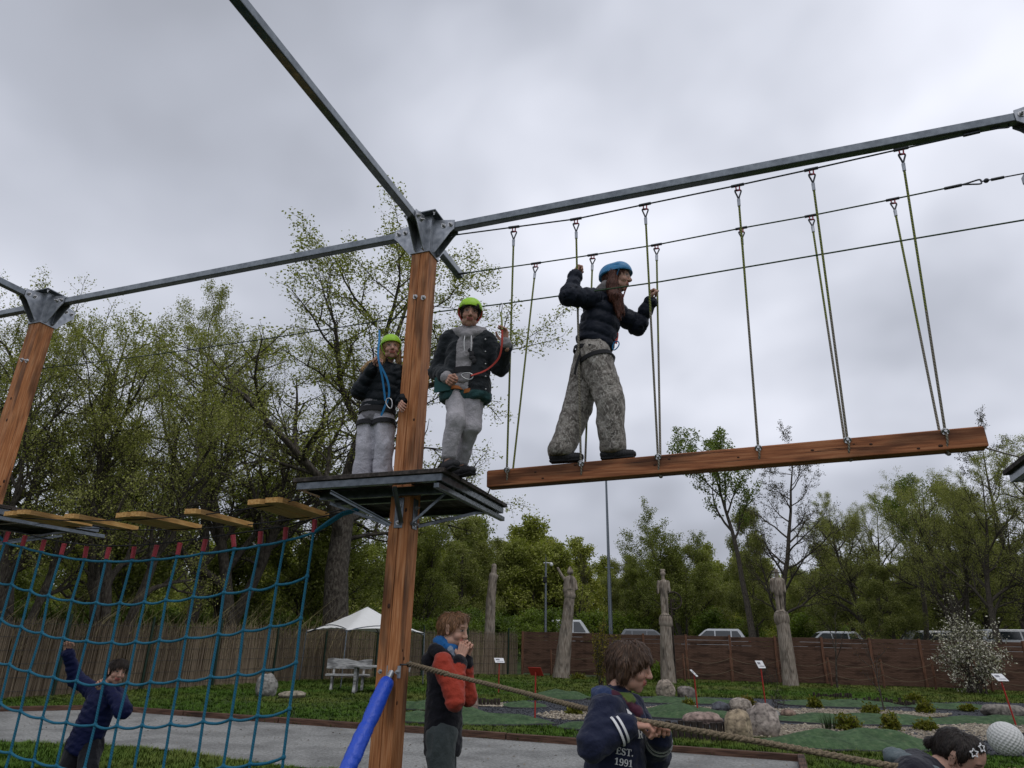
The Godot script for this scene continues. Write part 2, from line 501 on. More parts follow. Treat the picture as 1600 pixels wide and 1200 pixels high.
# ---------------------------------------------------------------- camera, sky, sun
func camera_and_sky() -> void:
	var cam := Camera3D.new()
	cam.name = "camera"
	add_child(cam)
	cam.transform = Transform3D(Basis(Vector3.RIGHT, deg_to_rad(21.4)) * Basis(Vector3.BACK, deg_to_rad(1.2)), EYE)
	cam.fov = 58.87
	cam.near = 0.05
	cam.far = 600.0
	var f := FastNoiseLite.new()
	f.seed = 12
	f.frequency = 1.0
	f.fractal_octaves = 5
	f.fractal_gain = 0.5
	var banks := []
	for b in [[-0.53, 0.71, -0.47, 0.12, 0.3], [-0.42, 0.58, -0.7, -0.17, 0.17], [-0.11, 0.72, -0.68, 0.16, 0.25], [0.13, 0.36, -0.92, 0.2, 0.12], [0.5, 0.34, -0.79, -0.1, 0.22], [-0.55, 0.63, -0.55, 0.12, 0.12], [0.17, 0.74, -0.65, -0.08, 0.2], [0.02, 0.59, -0.81, 0.12, 0.18], [0.6, 0.75, 0.3, 0.1, 0.5], [-0.5, 0.6, 0.6, -0.1, 0.4], [0.4, 0.4, 0.8, 0.08, 0.4]]:
		banks.append([Vector3(b[0], b[1], b[2]).normalized(), b[3], b[4]])
	var w := 768
	var h := 384
	var im := Image.create(w, h, false, Image.FORMAT_RGBF)
	for y in h:
		var el := PI * (0.5 - (y + 0.5) / h)
		for x in w:
			var az := TAU * (x + 0.5) / w
			var d := Vector3(sin(az) * cos(el), sin(el), cos(az) * cos(el))
			var up := maxf(d.y, 0.0)
			var q := d / (up + 0.38)                      # a layer of cloud seen in perspective
			var big := f.get_noise_3d(q.x * 0.62 + 3.0, q.z * 0.62 + 1.7, 4.2)
			var mid := f.get_noise_3d(q.x * 1.7, q.z * 1.7, 9.1 + big)
			var v := 1.02 + 0.6 * big + 0.28 * mid
			v *= lerpf(0.86, 1.0, smoothstep(0.0, 0.5, up))
			for b in banks:                               # brighter and darker banks of the layer
				v += 1.35 * b[1] * exp(-pow(d.distance_to(b[0]) / b[2], 2.0)) * (1.0 + 0.9 * mid)
			v = clampf(v, 0.6, 1.4)
			var warm := clampf((v - 0.8) * 1.2, 0.0, 1.0)
			var col := Color(0.61, 0.645, 0.745).lerp(Color(0.725, 0.735, 0.80), warm) * v
			if d.y < 0.0:
				col = col.lerp(Color(0.10, 0.11, 0.09), smoothstep(0.0, 0.12, -d.y))
			im.set_pixel(x, y, col)
	var pan := PanoramaSkyMaterial.new()
	pan.panorama = ImageTexture.create_from_image(im)
	var sky := Sky.new()
	sky.sky_material = pan
	var env := Environment.new()
	env.background_mode = Environment.BG_SKY
	env.sky = sky
	env.tonemap_mode = Environment.TONE_MAPPER_LINEAR
	env.tonemap_exposure = 1.0
	env.sdfgi_enabled = true
	env.ssao_enabled = true
	env.ssil_enabled = true
	var we := WorldEnvironment.new()
	we.name = "environment"
	we.environment = env
	add_child(we)
	var sun := DirectionalLight3D.new()
	sun.name = "sun"
	sun.light_energy = 0.2
	sun.light_angular_distance = 40.0
	sun.light_color = Color(1.0, 0.98, 0.95)
	sun.shadow_enabled = true
	add_child(sun)
	sun.rotation_degrees = Vector3(-62, 35, 0)


# ---------------------------------------------------------------- ground
func sheet(pts: Array, lift: float, edge := 0.0) -> MB:       # a flat patch of ground with an uneven or straight outline, lying on the lawn
	var mb := MB.new()
	var poly := PackedVector2Array(pts)
	var ix := Geometry2D.triangulate_polygon(poly)
	for q in poly:
		mb.add(Vector3(q.x, ground(q.x, q.y) + lift, q.y), Vector3.UP, q)
	for a in range(0, ix.size(), 3):
		mb.tri(ix[a], ix[a + 1], ix[a + 2])
	if edge > 0.0:
		for a in poly.size():
			var p := mb.v[a]
			var r := mb.v[(a + 1) % poly.size()]
			var nn := (r - p).cross(Vector3.UP).normalized()
			if Geometry2D.is_point_in_polygon(Vector2((p.x + r.x) * 0.5 + nn.x * 0.002, (p.z + r.z) * 0.5 + nn.z * 0.002), poly):
				nn = -nn
			var k := mb.add(p, nn)
			mb.add(r, nn)
			mb.add(r - Vector3(0, edge, 0), nn)
			mb.add(p - Vector3(0, edge, 0), nn)
			mb.quad(k, k + 1, k + 2, k + 3)
	return mb


func blob(cx: float, cz: float, rx: float, rz: float, turn := 0.0, sd := 0, rough := 0.18, seg := 40) -> Array:
	var out := []
	for k in seg:
		var th := TAU * k / seg
		var r := 1.0 + rough * noise.get_noise_2d(cos(th) * 60.0 + sd * 37.0, sin(th) * 60.0)
		out.append(Vector2(cx, cz) + Vector2(cos(th) * rx, sin(th) * rz).rotated(turn) * r)
	return out


func mound(pts: Array, high: float, called: String, label: String) -> void:      # a putting green: a smooth low mound with a dark rim
	var ctr := Vector2.ZERO
	for p in pts:
		ctr += p
	ctr /= pts.size()
	var o := thing(called, label, "putting green", Vector3(ctr.x, ground(ctr.x, ctr.y), ctr.y), 0, "putting greens of the mini golf course")
	var mb := MB.new()
	var rings := 8
	var m := pts.size()
	for a in rings + 1:
		var t := float(a) / rings
		for k in m:
			var d: Vector2 = (pts[k] - ctr) * t
			var lump := 0.35 + 0.65 * absf(noise.get_noise_2d((ctr.x + d.x) * 22.0, (ctr.y + d.y) * 22.0)) * 1.8
			var y := 0.03 + 1.35 * high * lump * (1.0 - pow(t, 2.6)) + ground(0, ctr.y + d.y) - ground(0, ctr.y)
			mb.add(Vector3(d.x, y, d.y), Vector3.UP)
	for a in rings:
		for k in m:
			mb.quad(a * m + k, a * m + (k + 1) % m, (a + 1) * m + (k + 1) % m, (a + 1) * m + k)
	smooth(mb)
	put(mb, "turf_surface", M.turf, o)
	var rim := PackedVector3Array()
	for k in m + 1:
		var d: Vector2 = pts[k % m] - ctr
		rim.append(Vector3(d.x, 0.012 + ground(0, ctr.y + d.y) - ground(0, ctr.y), d.y))
	var rb := MB.new()
	rb.tube(rim, 0.028, 5, false)
	put(rb, "border", M.rubber, o)


func smooth(mb: MB) -> void:                    # normals from the faces
	for a in mb.n.size():
		mb.n[a] = Vector3.ZERO
	for a in range(0, mb.i.size(), 3):
		var g := (mb.v[mb.i[a + 2]] - mb.v[mb.i[a]]).cross(mb.v[mb.i[a + 1]] - mb.v[mb.i[a]])
		for b in 3:
			mb.n[mb.i[a + b]] += g
	for a in mb.n.size():
		mb.n[a] = mb.n[a].normalized()


func tuft_mesh(sd: int, blades: int, tall: float, wide: float, spread: float) -> MB:
	var r := RandomNumberGenerator.new()
	r.seed = sd
	var mb := MB.new()
	for k in blades:
		var a := r.randf() * TAU
		var at := Vector3(cos(a), 0, sin(a)) * spread * sqrt(r.randf())
		var lean := Vector3(cos(a + r.randf_range(-1, 1)), 0, sin(a + r.randf_range(-1, 1))) * r.randf_range(0.1, 0.6)
		var side := Vector3(-sin(a), 0, cos(a)).rotated(Vector3.UP, r.randf_range(-1, 1)) * wide
		var hh := tall * r.randf_range(0.55, 1.1)
		var s := r.randf_range(0.75, 1.2)
		mb.tint = Color(s * r.randf_range(0.9, 1.15), s, s * 0.9)
		var nn := (Vector3.UP + lean * 0.5).normalized()
		var q := mb.add(at - side, nn)
		mb.add(at + side, nn)
		mb.add(at + side * 0.6 + Vector3(0, hh * 0.6, 0) + lean * hh * 0.35, nn)
		mb.add(at + Vector3(0, hh, 0) + lean * hh, nn)
		mb.add(at - side * 0.6 + Vector3(0, hh * 0.6, 0) + lean * hh * 0.35, nn)
		mb.tri(q, q + 1, q + 2)
		mb.tri(q, q + 2, q + 4)
		mb.tri(q + 4, q + 2, q + 3)
	return mb


var bare := []                                   # outlines on which no grass grows


func land() -> void:
	var mb := MB.new()
	var nx := 130
	var zs := [40.0, 0.0, -8.0, -16.0, -24.0, -27.0, -29.0, -31.0, -33.0, -35.0, -36.0, -38.0, -40.0, -42.0, -44.0, -47.0, -52.0, -60.0, -75.0, -85.0, -95.0, -110.0, -130.0, -160.0, -200.0, -320.0]
	for z in zs:
		for k in nx + 1:
			var x := lerpf(-260.0, 260.0, float(k) / nx)
			mb.add(Vector3(x, terrain(x, z), z), Vector3.UP)
	for a in zs.size() - 1:
		for k in nx:
			var q := a * (nx + 1) + k
			mb.quad(q, q + 1, q + nx + 2, q + nx + 1)
	smooth(mb)
	structure(mb, "ground", M.lawn, "lawn and rough ground rising gently to the trees")

	# the boules court and its timber edging
	var corner := Vector2(-8.6, -16.0)
	var right := Vector2(4.35, -11.25)
	var court := [Vector2(-14.5, -13.4), corner, right, Vector2(3.2, -8.2), Vector2(-3.0, -10.1), Vector2(-5.3, -11.3), Vector2(-8.2, -11.6), Vector2(-14.0, -11.2)]
	structure(sheet(court, 0.012), "sand_court", M.sand, "pale grey sand court inside timber edging")
	bare.append(court)
	var edge := thing("timber_edging", "low brown timber edging along the far side of the pale sand court", "edging", Vector3(corner.x, ground(0, corner.y), corner.y))
	var runs := [[corner, right, 6], [right, Vector2(3.3, -8.4), 1], [Vector2(-14.5, -13.4), corner, 2]]
	for rn in runs:
		var n: int = rn[2]
		for k in n:
			var a: Vector2 = rn[0].lerp(rn[1], (k + 0.004) / n)
			var b: Vector2 = rn[0].lerp(rn[1], (k + 0.996) / n)
			var pa := Vector3(a.x, ground(0, a.y) + 0.045, a.y) - edge.position
			var pb := Vector3(b.x, ground(0, b.y) + 0.045, b.y) - edge.position
			var pl := MB.new()
			var dx := pa.distance_to(pb)
			pl.box(Transform3D.IDENTITY, Vector3(dx, 0.13, 0.1), 0.012)
			var o := put(pl, "plank", M.edging, edge)
			var xx := (pb - pa).normalized()
			var zz := xx.cross(Vector3.UP).normalized()
			o.transform = Transform3D(Basis(xx, zz.cross(xx), zz), (pa + pb) * 0.5 + Vector3(0, rng.randf_range(-0.01, 0.01), 0))
	# strip of dark gravel behind the edging
	var strip := []
	var n2 := Vector2(right.y - corner.y, corner.x - right.x).normalized()
	if n2.y > 0:
		n2 = -n2
	for k in 13:
		strip.append(corner.lerp(right, k / 12.0) + n2 * 0.06)
	for k in 13:
		strip.append(right.lerp(corner, k / 12.0) + n2 * (0.62 + 0.22 * noise.get_noise_1d(k * 40.0)))
	structure(sheet(strip, 0.008), "gravel_strip", M.slate, "narrow strip of dark gravel behind the timber edging")
	bare.append(strip)


func terrain(x: float, z: float) -> float:         # the lawn, then a bank up to the car park, then a wooded rise
	var y := ground(x, maxf(z, -36.0))
	var line := -33.6 + 0.27 * (clampf(x, -20.0, 30.0) - 0.75)
	y = lerpf(y, 1.56, smoothstep(2.0, 8.0, line - z))
	y += maxf(0.0, -z - 60.0) * 0.012
	y += smoothstep(-85.0, -200.0, z) * 9.0 * smoothstep(60.0, -40.0, x)
	return y


func on_bare(x: float, z: float) -> bool:
	for p in bare:
		if Geometry2D.is_point_in_polygon(Vector2(x, z), PackedVector2Array(p)):
			return true
	return false


func grass() -> void:
	var mesh := tuft_mesh(4, 12, 0.058, 0.0045, 0.065).mesh(mat(Color.WHITE, 0.8, {"vc": true, "back": lin(0.06, 0.1, 0.02), "spec": 0.2}))
	var where := []
	var tints := []
	rng.seed = 77
	while where.size() < 62000:
		var z := -9.5 - 23.0 * pow(rng.randf(), 1.3)
		var x := rng.randf_range(-0.86, 0.86) * (-z + 1.0)
		if on_bare(x, z):
			continue
		var s := rng.randf_range(0.6, 1.25) * (1.0 + 0.35 * noise.get_noise_2d(x * 30.0, z * 30.0))
		if z < -20.0:
			s *= 1.25
		where.append(Transform3D(Basis(Vector3.UP, rng.randf() * TAU).scaled(Vector3(s, s, s)), Vector3(x, ground(x, z), z)))
		var dry := clampf(0.3 + 0.9 * noise.get_noise_2d(x * 9.0 + 50.0, z * 14.0) + 0.35 * smoothstep(-22.0, -30.0, z), 0.0, 1.0)
		tints.append(Color(0.11, 0.21, 0.036).lerp(Color(0.26, 0.26, 0.085), dry * 0.7) * rng.randf_range(0.75, 1.2))
	var o := scatter(mesh, where, "grass", self, tints)
	o.set_meta("label", "short green grass of the lawn")
	o.set_meta("category", "grass")


func litter() -> void:                              # dry leaves and bits blown onto the sand
	var mb := MB.new()
	var k := mb.add(Vector3(-0.5, 0, 0), Vector3.UP)
	mb.add(Vector3(0, 0.16, 0.3), Vector3.UP)
	mb.add(Vector3(0.55, 0.05, 0), Vector3.UP)
	mb.add(Vector3(0, 0.2, -0.28), Vector3.UP)
	mb.tri(k, k + 1, k + 2)
	mb.tri(k, k + 2, k + 3)
	rng.seed = 91
	var where := []
	var tints := []
	var court := PackedVector2Array(bare[0])
	while where.size() < 520:
		var q := Vector2(rng.randf_range(-14.0, 4.4), rng.randf_range(-16.0, -8.5))
		if not Geometry2D.is_point_in_polygon(q, court):
			continue
		var s := rng.randf_range(0.015, 0.05)
		where.append(Transform3D((Basis(Vector3.UP, rng.randf() * TAU) * Basis(Vector3.RIGHT, rng.randf_range(-0.4, 0.4))).scaled(Vector3(s, s, s)), Vector3(q.x, ground(q.x, q.y) + 0.018, q.y)))
		tints.append(Color(0.09, 0.06, 0.035).lerp(Color(0.3, 0.24, 0.15), rng.randf()))
	tag(scatter(mb.mesh(M.reed), where, "leaf_litter", self, tints), "dry leaf bits blown onto the pale sand court", "leaf litter")


# ---------------------------------------------------------------- the rope course
func bolt(o: Node3D, at: Vector3, dir: Vector3, r := 0.016) -> void:
	var mb := MB.new()
	mb.rod(at, at + dir * 0.006, r * 1.5, r * 1.5, 12)
	mb.rod(at + dir * 0.006, at + dir * 0.02, r, r * 0.9, 6)
	mb.rod(at + dir * 0.02, at + dir * 0.034, r * 0.5, r * 0.45, 8)
	put(mb, "bolt", M.bolt, o)


func post(s: float, label: String, arms: Array, washers: bool) -> Node3D:
	var o := rig("wooden_post", label, "post", Vector3(K * s, 0, 0), "posts of the rope course")
	var top := hgt(5.45)
	for k in [-1, 1]:                               # two laminated timbers
		var t := MB.new()
		t.box(Transform3D(Basis.IDENTITY, Vector3(k * 0.0445, top * 0.5 - 0.1, 0)), Vector3(0.0885, top + 0.2, 0.178), 0.007)
		put(t, "timber", M.post, o)
	var rk := RandomNumberGenerator.new()
	rk.seed = int(s * 100.0) + 900
	for k in 16:                                    # knots and drying cracks in the visible faces
		var face := Basis(Vector3.UP, [0.0, PI / 2][k % 2])
		var at := face * Vector3(rk.randf_range(-0.07, 0.07), rk.randf_range(0.9, top - 0.3), 0.089)
		var m := MB.new()
		if k < 9:
			m.ball(at, Vector3(0.011, 0.016, 0.0035) * rk.randf_range(0.5, 1.2), 10, 6, face)
			put(m, "knot", M.knot, o)
		else:
			var h := rk.randf_range(0.18, 0.6)
			m.tube(PackedVector3Array([at - Vector3(0, h * 0.5, 0), at + face.x * 0.003, at + Vector3(0, h * 0.5, 0) - face.x * 0.002]), [0.0004, 0.0022, 0.0003], 4, false)
			put(m, "crack", M.black, o)
	var br := MB.new()
	var y0 := hgt(5.40)
	var y1 := hgt(5.84)
	for k in 4:                                     # four sides of the steel sleeve, each with a folded flange
		var b := Basis(Vector3.UP, k * PI / 2)
		br.box(Transform3D(b, b * Vector3(0, (y0 + y1) * 0.5, 0.096)), Vector3(0.2, y1 - y0, 0.01), 0.003)
		br.box(Transform3D(b, b * Vector3(0.03, (y0 + y1) * 0.5, 0.11)), Vector3(0.012, y1 - y0 - 0.05, 0.03), 0.003)
	put(br, "bracket_sleeve", M.zincbright, o)
	var cp := MB.new()
	cp.box(Transform3D(Basis.IDENTITY, Vector3(0, y1 + 0.008, 0)), Vector3(0.33, 0.014, 0.33), 0.004)
	put(cp, "cap_plate", M.zinc, o)
	for sx in [-1, 1]:
		for sz in [-1, 1]:
			bolt(o, Vector3(sx * 0.14, y1 + 0.001, sz * 0.14), Vector3.DOWN, 0.011)
	for a in arms:                                  # turn of the arm about the post
		var b := Basis(Vector3.UP, a)
		for sz in [-0.043, 0.043]:
			var g := MB.new()
			var out := [Vector2(0.1, y0 + 0.01), Vector2(0.13, y0 + 0.02), Vector2(0.27, y0 + 0.2), Vector2(0.31, y0 + 0.235), Vector2(0.31, y1 - 0.06), Vector2(0.1, y1 - 0.02)]
			g.plate(out, Transform3D(b, b * Vector3(0, 0, sz)), 0.008)
			put(g, "gusset", M.zincbright, o)
			for q in [Vector2(0.27, y1 - 0.105), Vector2(0.2, y1 - 0.105)]:
				bolt(o, b * Vector3(q.x, q.y, sz + signf(sz) * 0.004), b * Vector3(0, 0, signf(sz)))
	if washers:
		for sx in [-0.012, 0.07]:
			bolt(o, Vector3(sx, hgt(4.88 - sx * 0.3), 0.0895), Vector3.BACK, 0.015)
			bolt(o, Vector3(sx, hgt(4.88 - sx * 0.3), -0.0895), Vector3.FORWARD, 0.015)
	return o


func steel_beam(a: Vector3, b: Vector3, label: String) -> void:
	var o := rig("steel_beam", label, "steel beam", a, "galvanised beams of the rope course")
	var d := b - a
	var m := MB.new()
	m.bar(Vector3.ZERO, d, 0.074, 0.076, 0.01)
	put(m, "square_tube", M.zinc, o)
	var u := d.normalized()
	var e := MB.new()                              # the open ends
	for t in [0.0, 1.0]:
		e.bar(d * t - u * 0.002, d * t + u * 0.003, 0.058, 0.06, 0.001)
	put(e, "tube_opening", M.black, o)


func cable(pts: PackedVector3Array, r: float, called: String, label: String, m: Material, clamps := []) -> Node3D:
	var o := rig(called, label, "cable", pts[0], "steel cables of the rope course")
	var p := minus(pts, pts[0])
	var mb := MB.new()
	mb.tube(p, r, 6)
	put(mb, "wire", m, o)
	for c in clamps:
		var s := MB.new()
		var d: Vector3 = c[1]
		s.rod(c[0] - pts[0] - d * 0.05, c[0] - pts[0] + d * 0.05, r * 2.0, r * 2.0, 8)
		put(s, "clamp", M.darksteel, o)
	return o


func on_curve(pts: Array, x: float) -> float:
	for k in pts.size() - 1:
		if x <= pts[k + 1].x:
			var t: float = (x - pts[k].x) / (pts[k + 1].x - pts[k].x)
			return lerpf(pts[k].y, pts[k + 1].y, smoothstep(0, 1, t) * 0.3 + t * 0.7)
	return pts[-1].y


func eye(mb: MB, a: Vector3, b: Vector3, wide: float, r: float) -> void:       # a teardrop thimble from its round end a to its point b
	var u := (b - a)
	var x := u.normalized().cross(Vector3(0.3, 0.1, 0.95)).normalized()
	var p := PackedVector3Array()
	for k in 17:
		var t := float(k) / 16.0
		var s := sin(t * PI)
		p.append(b - u * (1.0 - pow(1.0 - s, 1.6)) + x * wide * sin(t * TAU) * (0.55 + 0.45 * s))
	mb.tube(p, r, 6, false)


func hanger(top: Vector3, foot: Vector3, split: float, label: String) -> void:
	var o := rig("hanging_rope", label, "rope", top, "rope hangers of the swinging beam")
	var d := (foot - top)
	var u := d.normalized()
	var l := d.length()
	var x := u.cross(Vector3.BACK).normalized()
	var sh := MB.new()
	sh.ring(u * 0.012, x, u, 0.014, 0.0055, PI, TAU, 8)
	sh.rod(u * 0.012 + x * 0.014, u * 0.05 + x * 0.012, 0.0055)
	sh.rod(u * 0.012 - x * 0.014, u * 0.05 - x * 0.012, 0.0055)
	sh.rod(u * 0.046 - x * 0.022, u * 0.046 + x * 0.022, 0.007)
	put(sh, "shackle", M.redlink, o)
	var th := MB.new()
	eye(th, u * 0.042, u * 0.128, 0.028, 0.0068)
	put(th, "thimble", M.darksteel, o)
	var fe := MB.new()
	fe.rod(u * 0.124, u * 0.185, 0.0135, 0.0125, 10)
	put(fe, "ferrule", M.zincbright, o)
	var a := MB.new()
	var p := PackedVector3Array()
	for k in 9:
		p.append(u * lerpf(0.18, l * split, k / 8.0))
	a.tube(p, 0.0088, 7)
	put(a, "rope", M.rope, o)
	if split < 0.999:
		var b := MB.new()
		b.tube(PackedVector3Array([u * l * split, d]), 0.0092, 7)
		put(b, "worn_rope", M.ropepale, o, "faded lower length of the rope")


func platform(s: float, label: String, e0: float, e1: float, far := 1.05) -> void:
	var top := hgt(2.97)
	var o := rig("platform", label, "platform", Vector3(K * s, top, 0), "platforms of the rope course")
	var x0 := K * e0
	var x1 := K * e1
	var z0 := -K * far
	var z1 := K * 0.46
	var n := 9
	for k in n:
		var za := lerpf(z0 - 0.03, z1 + 0.03, (k + 0.03) / n)
		var zb := lerpf(z0 - 0.03, z1 + 0.03, (k + 0.97) / n)
		for side in [-1, 1]:                       # boards stop short of the post
			var xa := x0 - 0.03
			var xb := x1 + 0.03
			if zb > -0.1 and za < 0.1:
				if side < 0: xb = -0.1
				else: xa = 0.1
			elif side > 0:
				continue
			var b := MB.new()
			b.box(Transform3D(Basis(Vector3.RIGHT, rng.randf_range(-0.008, 0.008)), Vector3((xa + xb) * 0.5, -0.018, (za + zb) * 0.5)), Vector3(xb - xa, 0.034, zb - za), 0.004)
			put(b, "board", M.deck, o)
	var y := -0.037
	for r in [[x0, z1, x1, z1], [x1, z1, x1, z0], [x1, z0, x0, z0], [x0, z0, x0, z1]]:
		var a := Vector3(r[0], y - 0.027, r[1])
		var b := Vector3(r[2], y - 0.027, r[3])
		var u := (b - a).normalized()
		var inn := Vector3.UP.cross(u)
		if inn.dot(Vector3((x0 + x1) * 0.5, 0, (z0 + z1) * 0.5) - a) < 0:
			inn = -inn
		var m := MB.new()
		m.bar(a + u * 0.002, b - u * 0.002, 0.006, 0.054, 0.002)
		m.bar(a + inn * 0.026 + Vector3(0, -0.024, 0) + u * 0.01, b + inn * 0.026 + Vector3(0, -0.024, 0) - u * 0.01, 0.046, 0.006, 0.002)
		put(m, "frame_rail", M.zinc, o)
	var low := MB.new()                            # the second rail slung under the end of the frame
	low.bar(Vector3(x1 - 0.05, y - 0.082, z1 - 0.02), Vector3(x1 - 0.05, y - 0.082, z0 - 0.12), 0.045, 0.04, 0.004)
	put(low, "lower_rail", M.zinc, o)
	for zz in [-0.112, 0.112]:
		var c := MB.new()
		c.bar(Vector3(x0 + 0.03, y - 0.05, zz), Vector3(x1 - 0.03, y - 0.05, zz), 0.04, 0.07, 0.004)
		put(c, "cross_rail", M.zinc, o)
	for q in [[x0 + 0.3, z1 - 0.03, -0.06, 0.095], [0.1, z1 - 0.03, 0.03, 0.097], [x1 - 0.05, z1 - 0.25, 0.095, 0.05], [x1 - 0.05, z0 + 0.3, 0.095, -0.05], [0.0, z0 + 0.03, 0.0, -0.097], [x0 + 0.04, 0.0, -0.097, 0.0]]:
		var m := MB.new()
		var a := Vector3(q[0], y - 0.07, q[1])
		var b := Vector3(q[2], -0.33, q[3])
		m.bar(a, b, 0.03, 0.006, 0.001)
		var u := (b - a).normalized()
		var sd := Vector3.UP.cross(u).normalized()
		m.bar(a + sd * 0.014 - Vector3(0, 0.011, 0), b + sd * 0.014 - Vector3(0, 0.011, 0), 0.005, 0.024, 0.001)
		put(m, "brace", M.zinc, o)
	for k in 4:
		var b := Basis(Vector3.UP, k * PI / 2)
		var m := MB.new()
		m.box(Transform3D(b, b * Vector3(0, -0.25, 0.094)), Vector3(0.075, 0.24, 0.008), 0.002)
		put(m, "post_plate", M.zinc, o)
		bolt(o, b * Vector3(0, -0.33, 0.098), b * Vector3(0, 0, 1), 0.012)
		bolt(o, b * Vector3(0, -0.2, 0.098), b * Vector3(0, 0, 1), 0.012)


func course() -> void:
	post(0.0, "tall orange-brown wooden post carrying the platform with the two standing children", [0.0, PI, PI / 2, -PI / 2], true)
	post(-5.58, "orange-brown wooden post at the far end of the net, leaning plates on its top", [0.0, PI, PI / 2, -PI / 2], true)
	post(5.72, "wooden post at the outer end of the swinging beam", [0.0, PI, PI / 2, -PI / 2], true)
	var by := 5.72
	steel_beam(loc(0.13, 0, by), loc(5.59, 0, by), "grey steel beam above the girl in the blue helmet")
	steel_beam(loc(-0.13, 0, by), loc(-5.45, 0, by), "grey steel beam between the middle post and the post beyond the net")
	steel_beam(loc(0, -0.13, by), loc(0, -4.6, by), "grey steel beam running overhead from the middle post towards the viewer")
	steel_beam(loc(0, 0.13, by - 0.02), loc(0, 0.92, by - 0.02), "short dark steel arm sticking out behind the middle post")
	steel_beam(loc(-5.58, -0.13, by), loc(-5.58, -4.6, by), "steel beam running towards the viewer from the post beyond the net")
	steel_beam(loc(-5.71, 0, by), loc(-9.5, 0, by), "steel beam continuing outward from the post beyond the net")
	steel_beam(loc(5.85, 0, by), loc(9.0, 0, by), "steel beam continuing past the outer end of the swinging beam")
	steel_beam(loc(5.72, 0.13, by - 0.02), loc(5.72, 0.92, by - 0.02), "short steel arm behind the post past the swinging beam")

	# the two carrying cables and the ropes that hang from them
	var ca := [Vector2(0.16, 5.63), Vector2(1.0, 5.58), Vector2(1.65, 5.54), Vector2(2.33, 5.56), Vector2(3.18, 5.58), Vector2(3.81, 5.605), Vector2(4.53, 5.64), Vector2(5.12, 5.665)]
	var cb := [Vector2(0.03, 5.64), Vector2(0.99, 5.61), Vector2(1.64, 5.597), Vector2(2.33, 5.59), Vector2(3.19, 5.62), Vector2(3.85, 5.63), Vector2(4.58, 5.66), Vector2(5.2, 5.69)]
	var feet := [0.87, 1.58, 2.27, 3.1, 3.78, 4.47]
	var ord := ["first", "second", "third", "fourth", "fifth", "sixth"]
	for side in 2:
		var cur: Array = cb if side else ca
		var off := 0.78 if side else 0.0
		var pts := PackedVector3Array()
		var clamps := []
		for k in cur.size():
			pts.append(loc(cur[k].x, off, cur[k].y))
		for k in 6:
			var s: float = cur[k + 1].x
			clamps.append([loc(s, off, cur[k + 1].y), (pts[k + 2] - pts[k]).normalized()])
		var o := cable(pts, 0.0065, "steel_cable", ["nearer upper cable with red shackles, just under the steel beam", "second cable with red shackles, hung from the short dark arm"][side], M.greencable if side else M.cable, clamps)
		var m: MB
		if side == 0:
			m = MB.new()
			eye(m, loc(5.33, 0, 5.672) - pts[0], loc(5.2, 0, 5.668) - pts[0], 0.02, 0.006)
			put(m, "thimble", M.darksteel, o)
			m = MB.new()
			m.rod(loc(5.0, 0, 5.657) - pts[0], loc(5.12, 0, 5.664) - pts[0], 0.013, 0.013)
			put(m, "fitting", M.darksteel, o)
			m = MB.new()
			eye(m, loc(0.03, 0, 5.66) - pts[0], loc(0.16, 0, 5.635) - pts[0], 0.02, 0.006)
			put(m, "thimble", M.darksteel, o)
			m = MB.new()
			m.rod(loc(0.16, 0, 5.633) - pts[0], loc(0.3, 0, 5.62) - pts[0], 0.014, 0.014)
			put(m, "fitting", M.darksteel, o)
		else:
			m = MB.new()
			eye(m, loc(5.32, off, 5.69) - pts[0], loc(5.16, off, 5.69) - pts[0], 0.026, 0.007)
			put(m, "thimble", M.darksteel, o)
			m = MB.new()
			m.rod(loc(5.02, off, 5.68) - pts[0], loc(5.16, off, 5.688) - pts[0], 0.014, 0.014)
			put(m, "fitting", M.darksteel, o)
			m = MB.new()
			m.ball(loc(5.36, off, 5.69) - pts[0], Vector3.ONE * 0.02, 10, 8)
			put(m, "ball_joint", M.darksteel, o)
			m = MB.new()
			m.rod(loc(5.32, off, 5.69) - pts[0], loc(5.72, off, 5.70) - pts[0], 0.006, 0.006)
			put(m, "fitting", M.darksteel, o)
			m = MB.new()
			m.rod(loc(5.4, off, 5.69) - pts[0], loc(5.5, off, 5.695) - pts[0], 0.013, 0.013)
			put(m, "fitting", M.darksteel, o)
			m = MB.new()
			m.rod(loc(0.03, off, 5.64) - pts[0], loc(0.15, off, 5.635) - pts[0], 0.012, 0.012)
			put(m, "fitting", M.darksteel, o)
		for k in 6:
			var fy: float = 3.115 + 0.019 * feet[k]
			var foot := loc(feet[k], 0.31 if side == 0 else 0.47, fy)
			hanger(loc(cur[k + 1].x, off, cur[k + 1].y), foot, [0.98, 0.36, 0.45, 0.5, 0.55, 0.6][k] if side == 0 else [0.98, 0.9, 0.5, 0.5, 0.5, 0.6][k],
				"%s rope from the left on the %s cable, holding up the swinging beam" % [ord[k], ["nearer", "farther"][side]])
	var pc := PackedVector3Array()
	for q in [Vector2(0.02, 4.80), Vector2(0.86, 4.775), Vector2(2.4, 4.76), Vector2(5.4, 4.83), Vector2(8.5, 4.8)]:
		pc.append(loc(q.x, 0.11, q.y))
	cable(pc, 0.0062, "steel_cable", "dark green safety cable passing behind the girl in the blue helmet", M.greencable)
	cable(sag(loc(-0.02, 0.11, 4.80), loc(-5.5, 0.11, 4.84), 0.03), 0.0055, "steel_cable", "thin safety cable from the middle post across the trees to the left", M.cable)

	# the swinging beam
	var a := loc(0.66, 0.39, 3.055)
	var b := loc(4.74, 0.39, 3.14)
	var mid := (a + b) * 0.5
	var o := rig("swinging_beam", "long brown wooden beam hanging on ropes, a girl walking on it", "wooden beam", mid)
	var bm := MB.new()
	var u := (b - a).normalized()
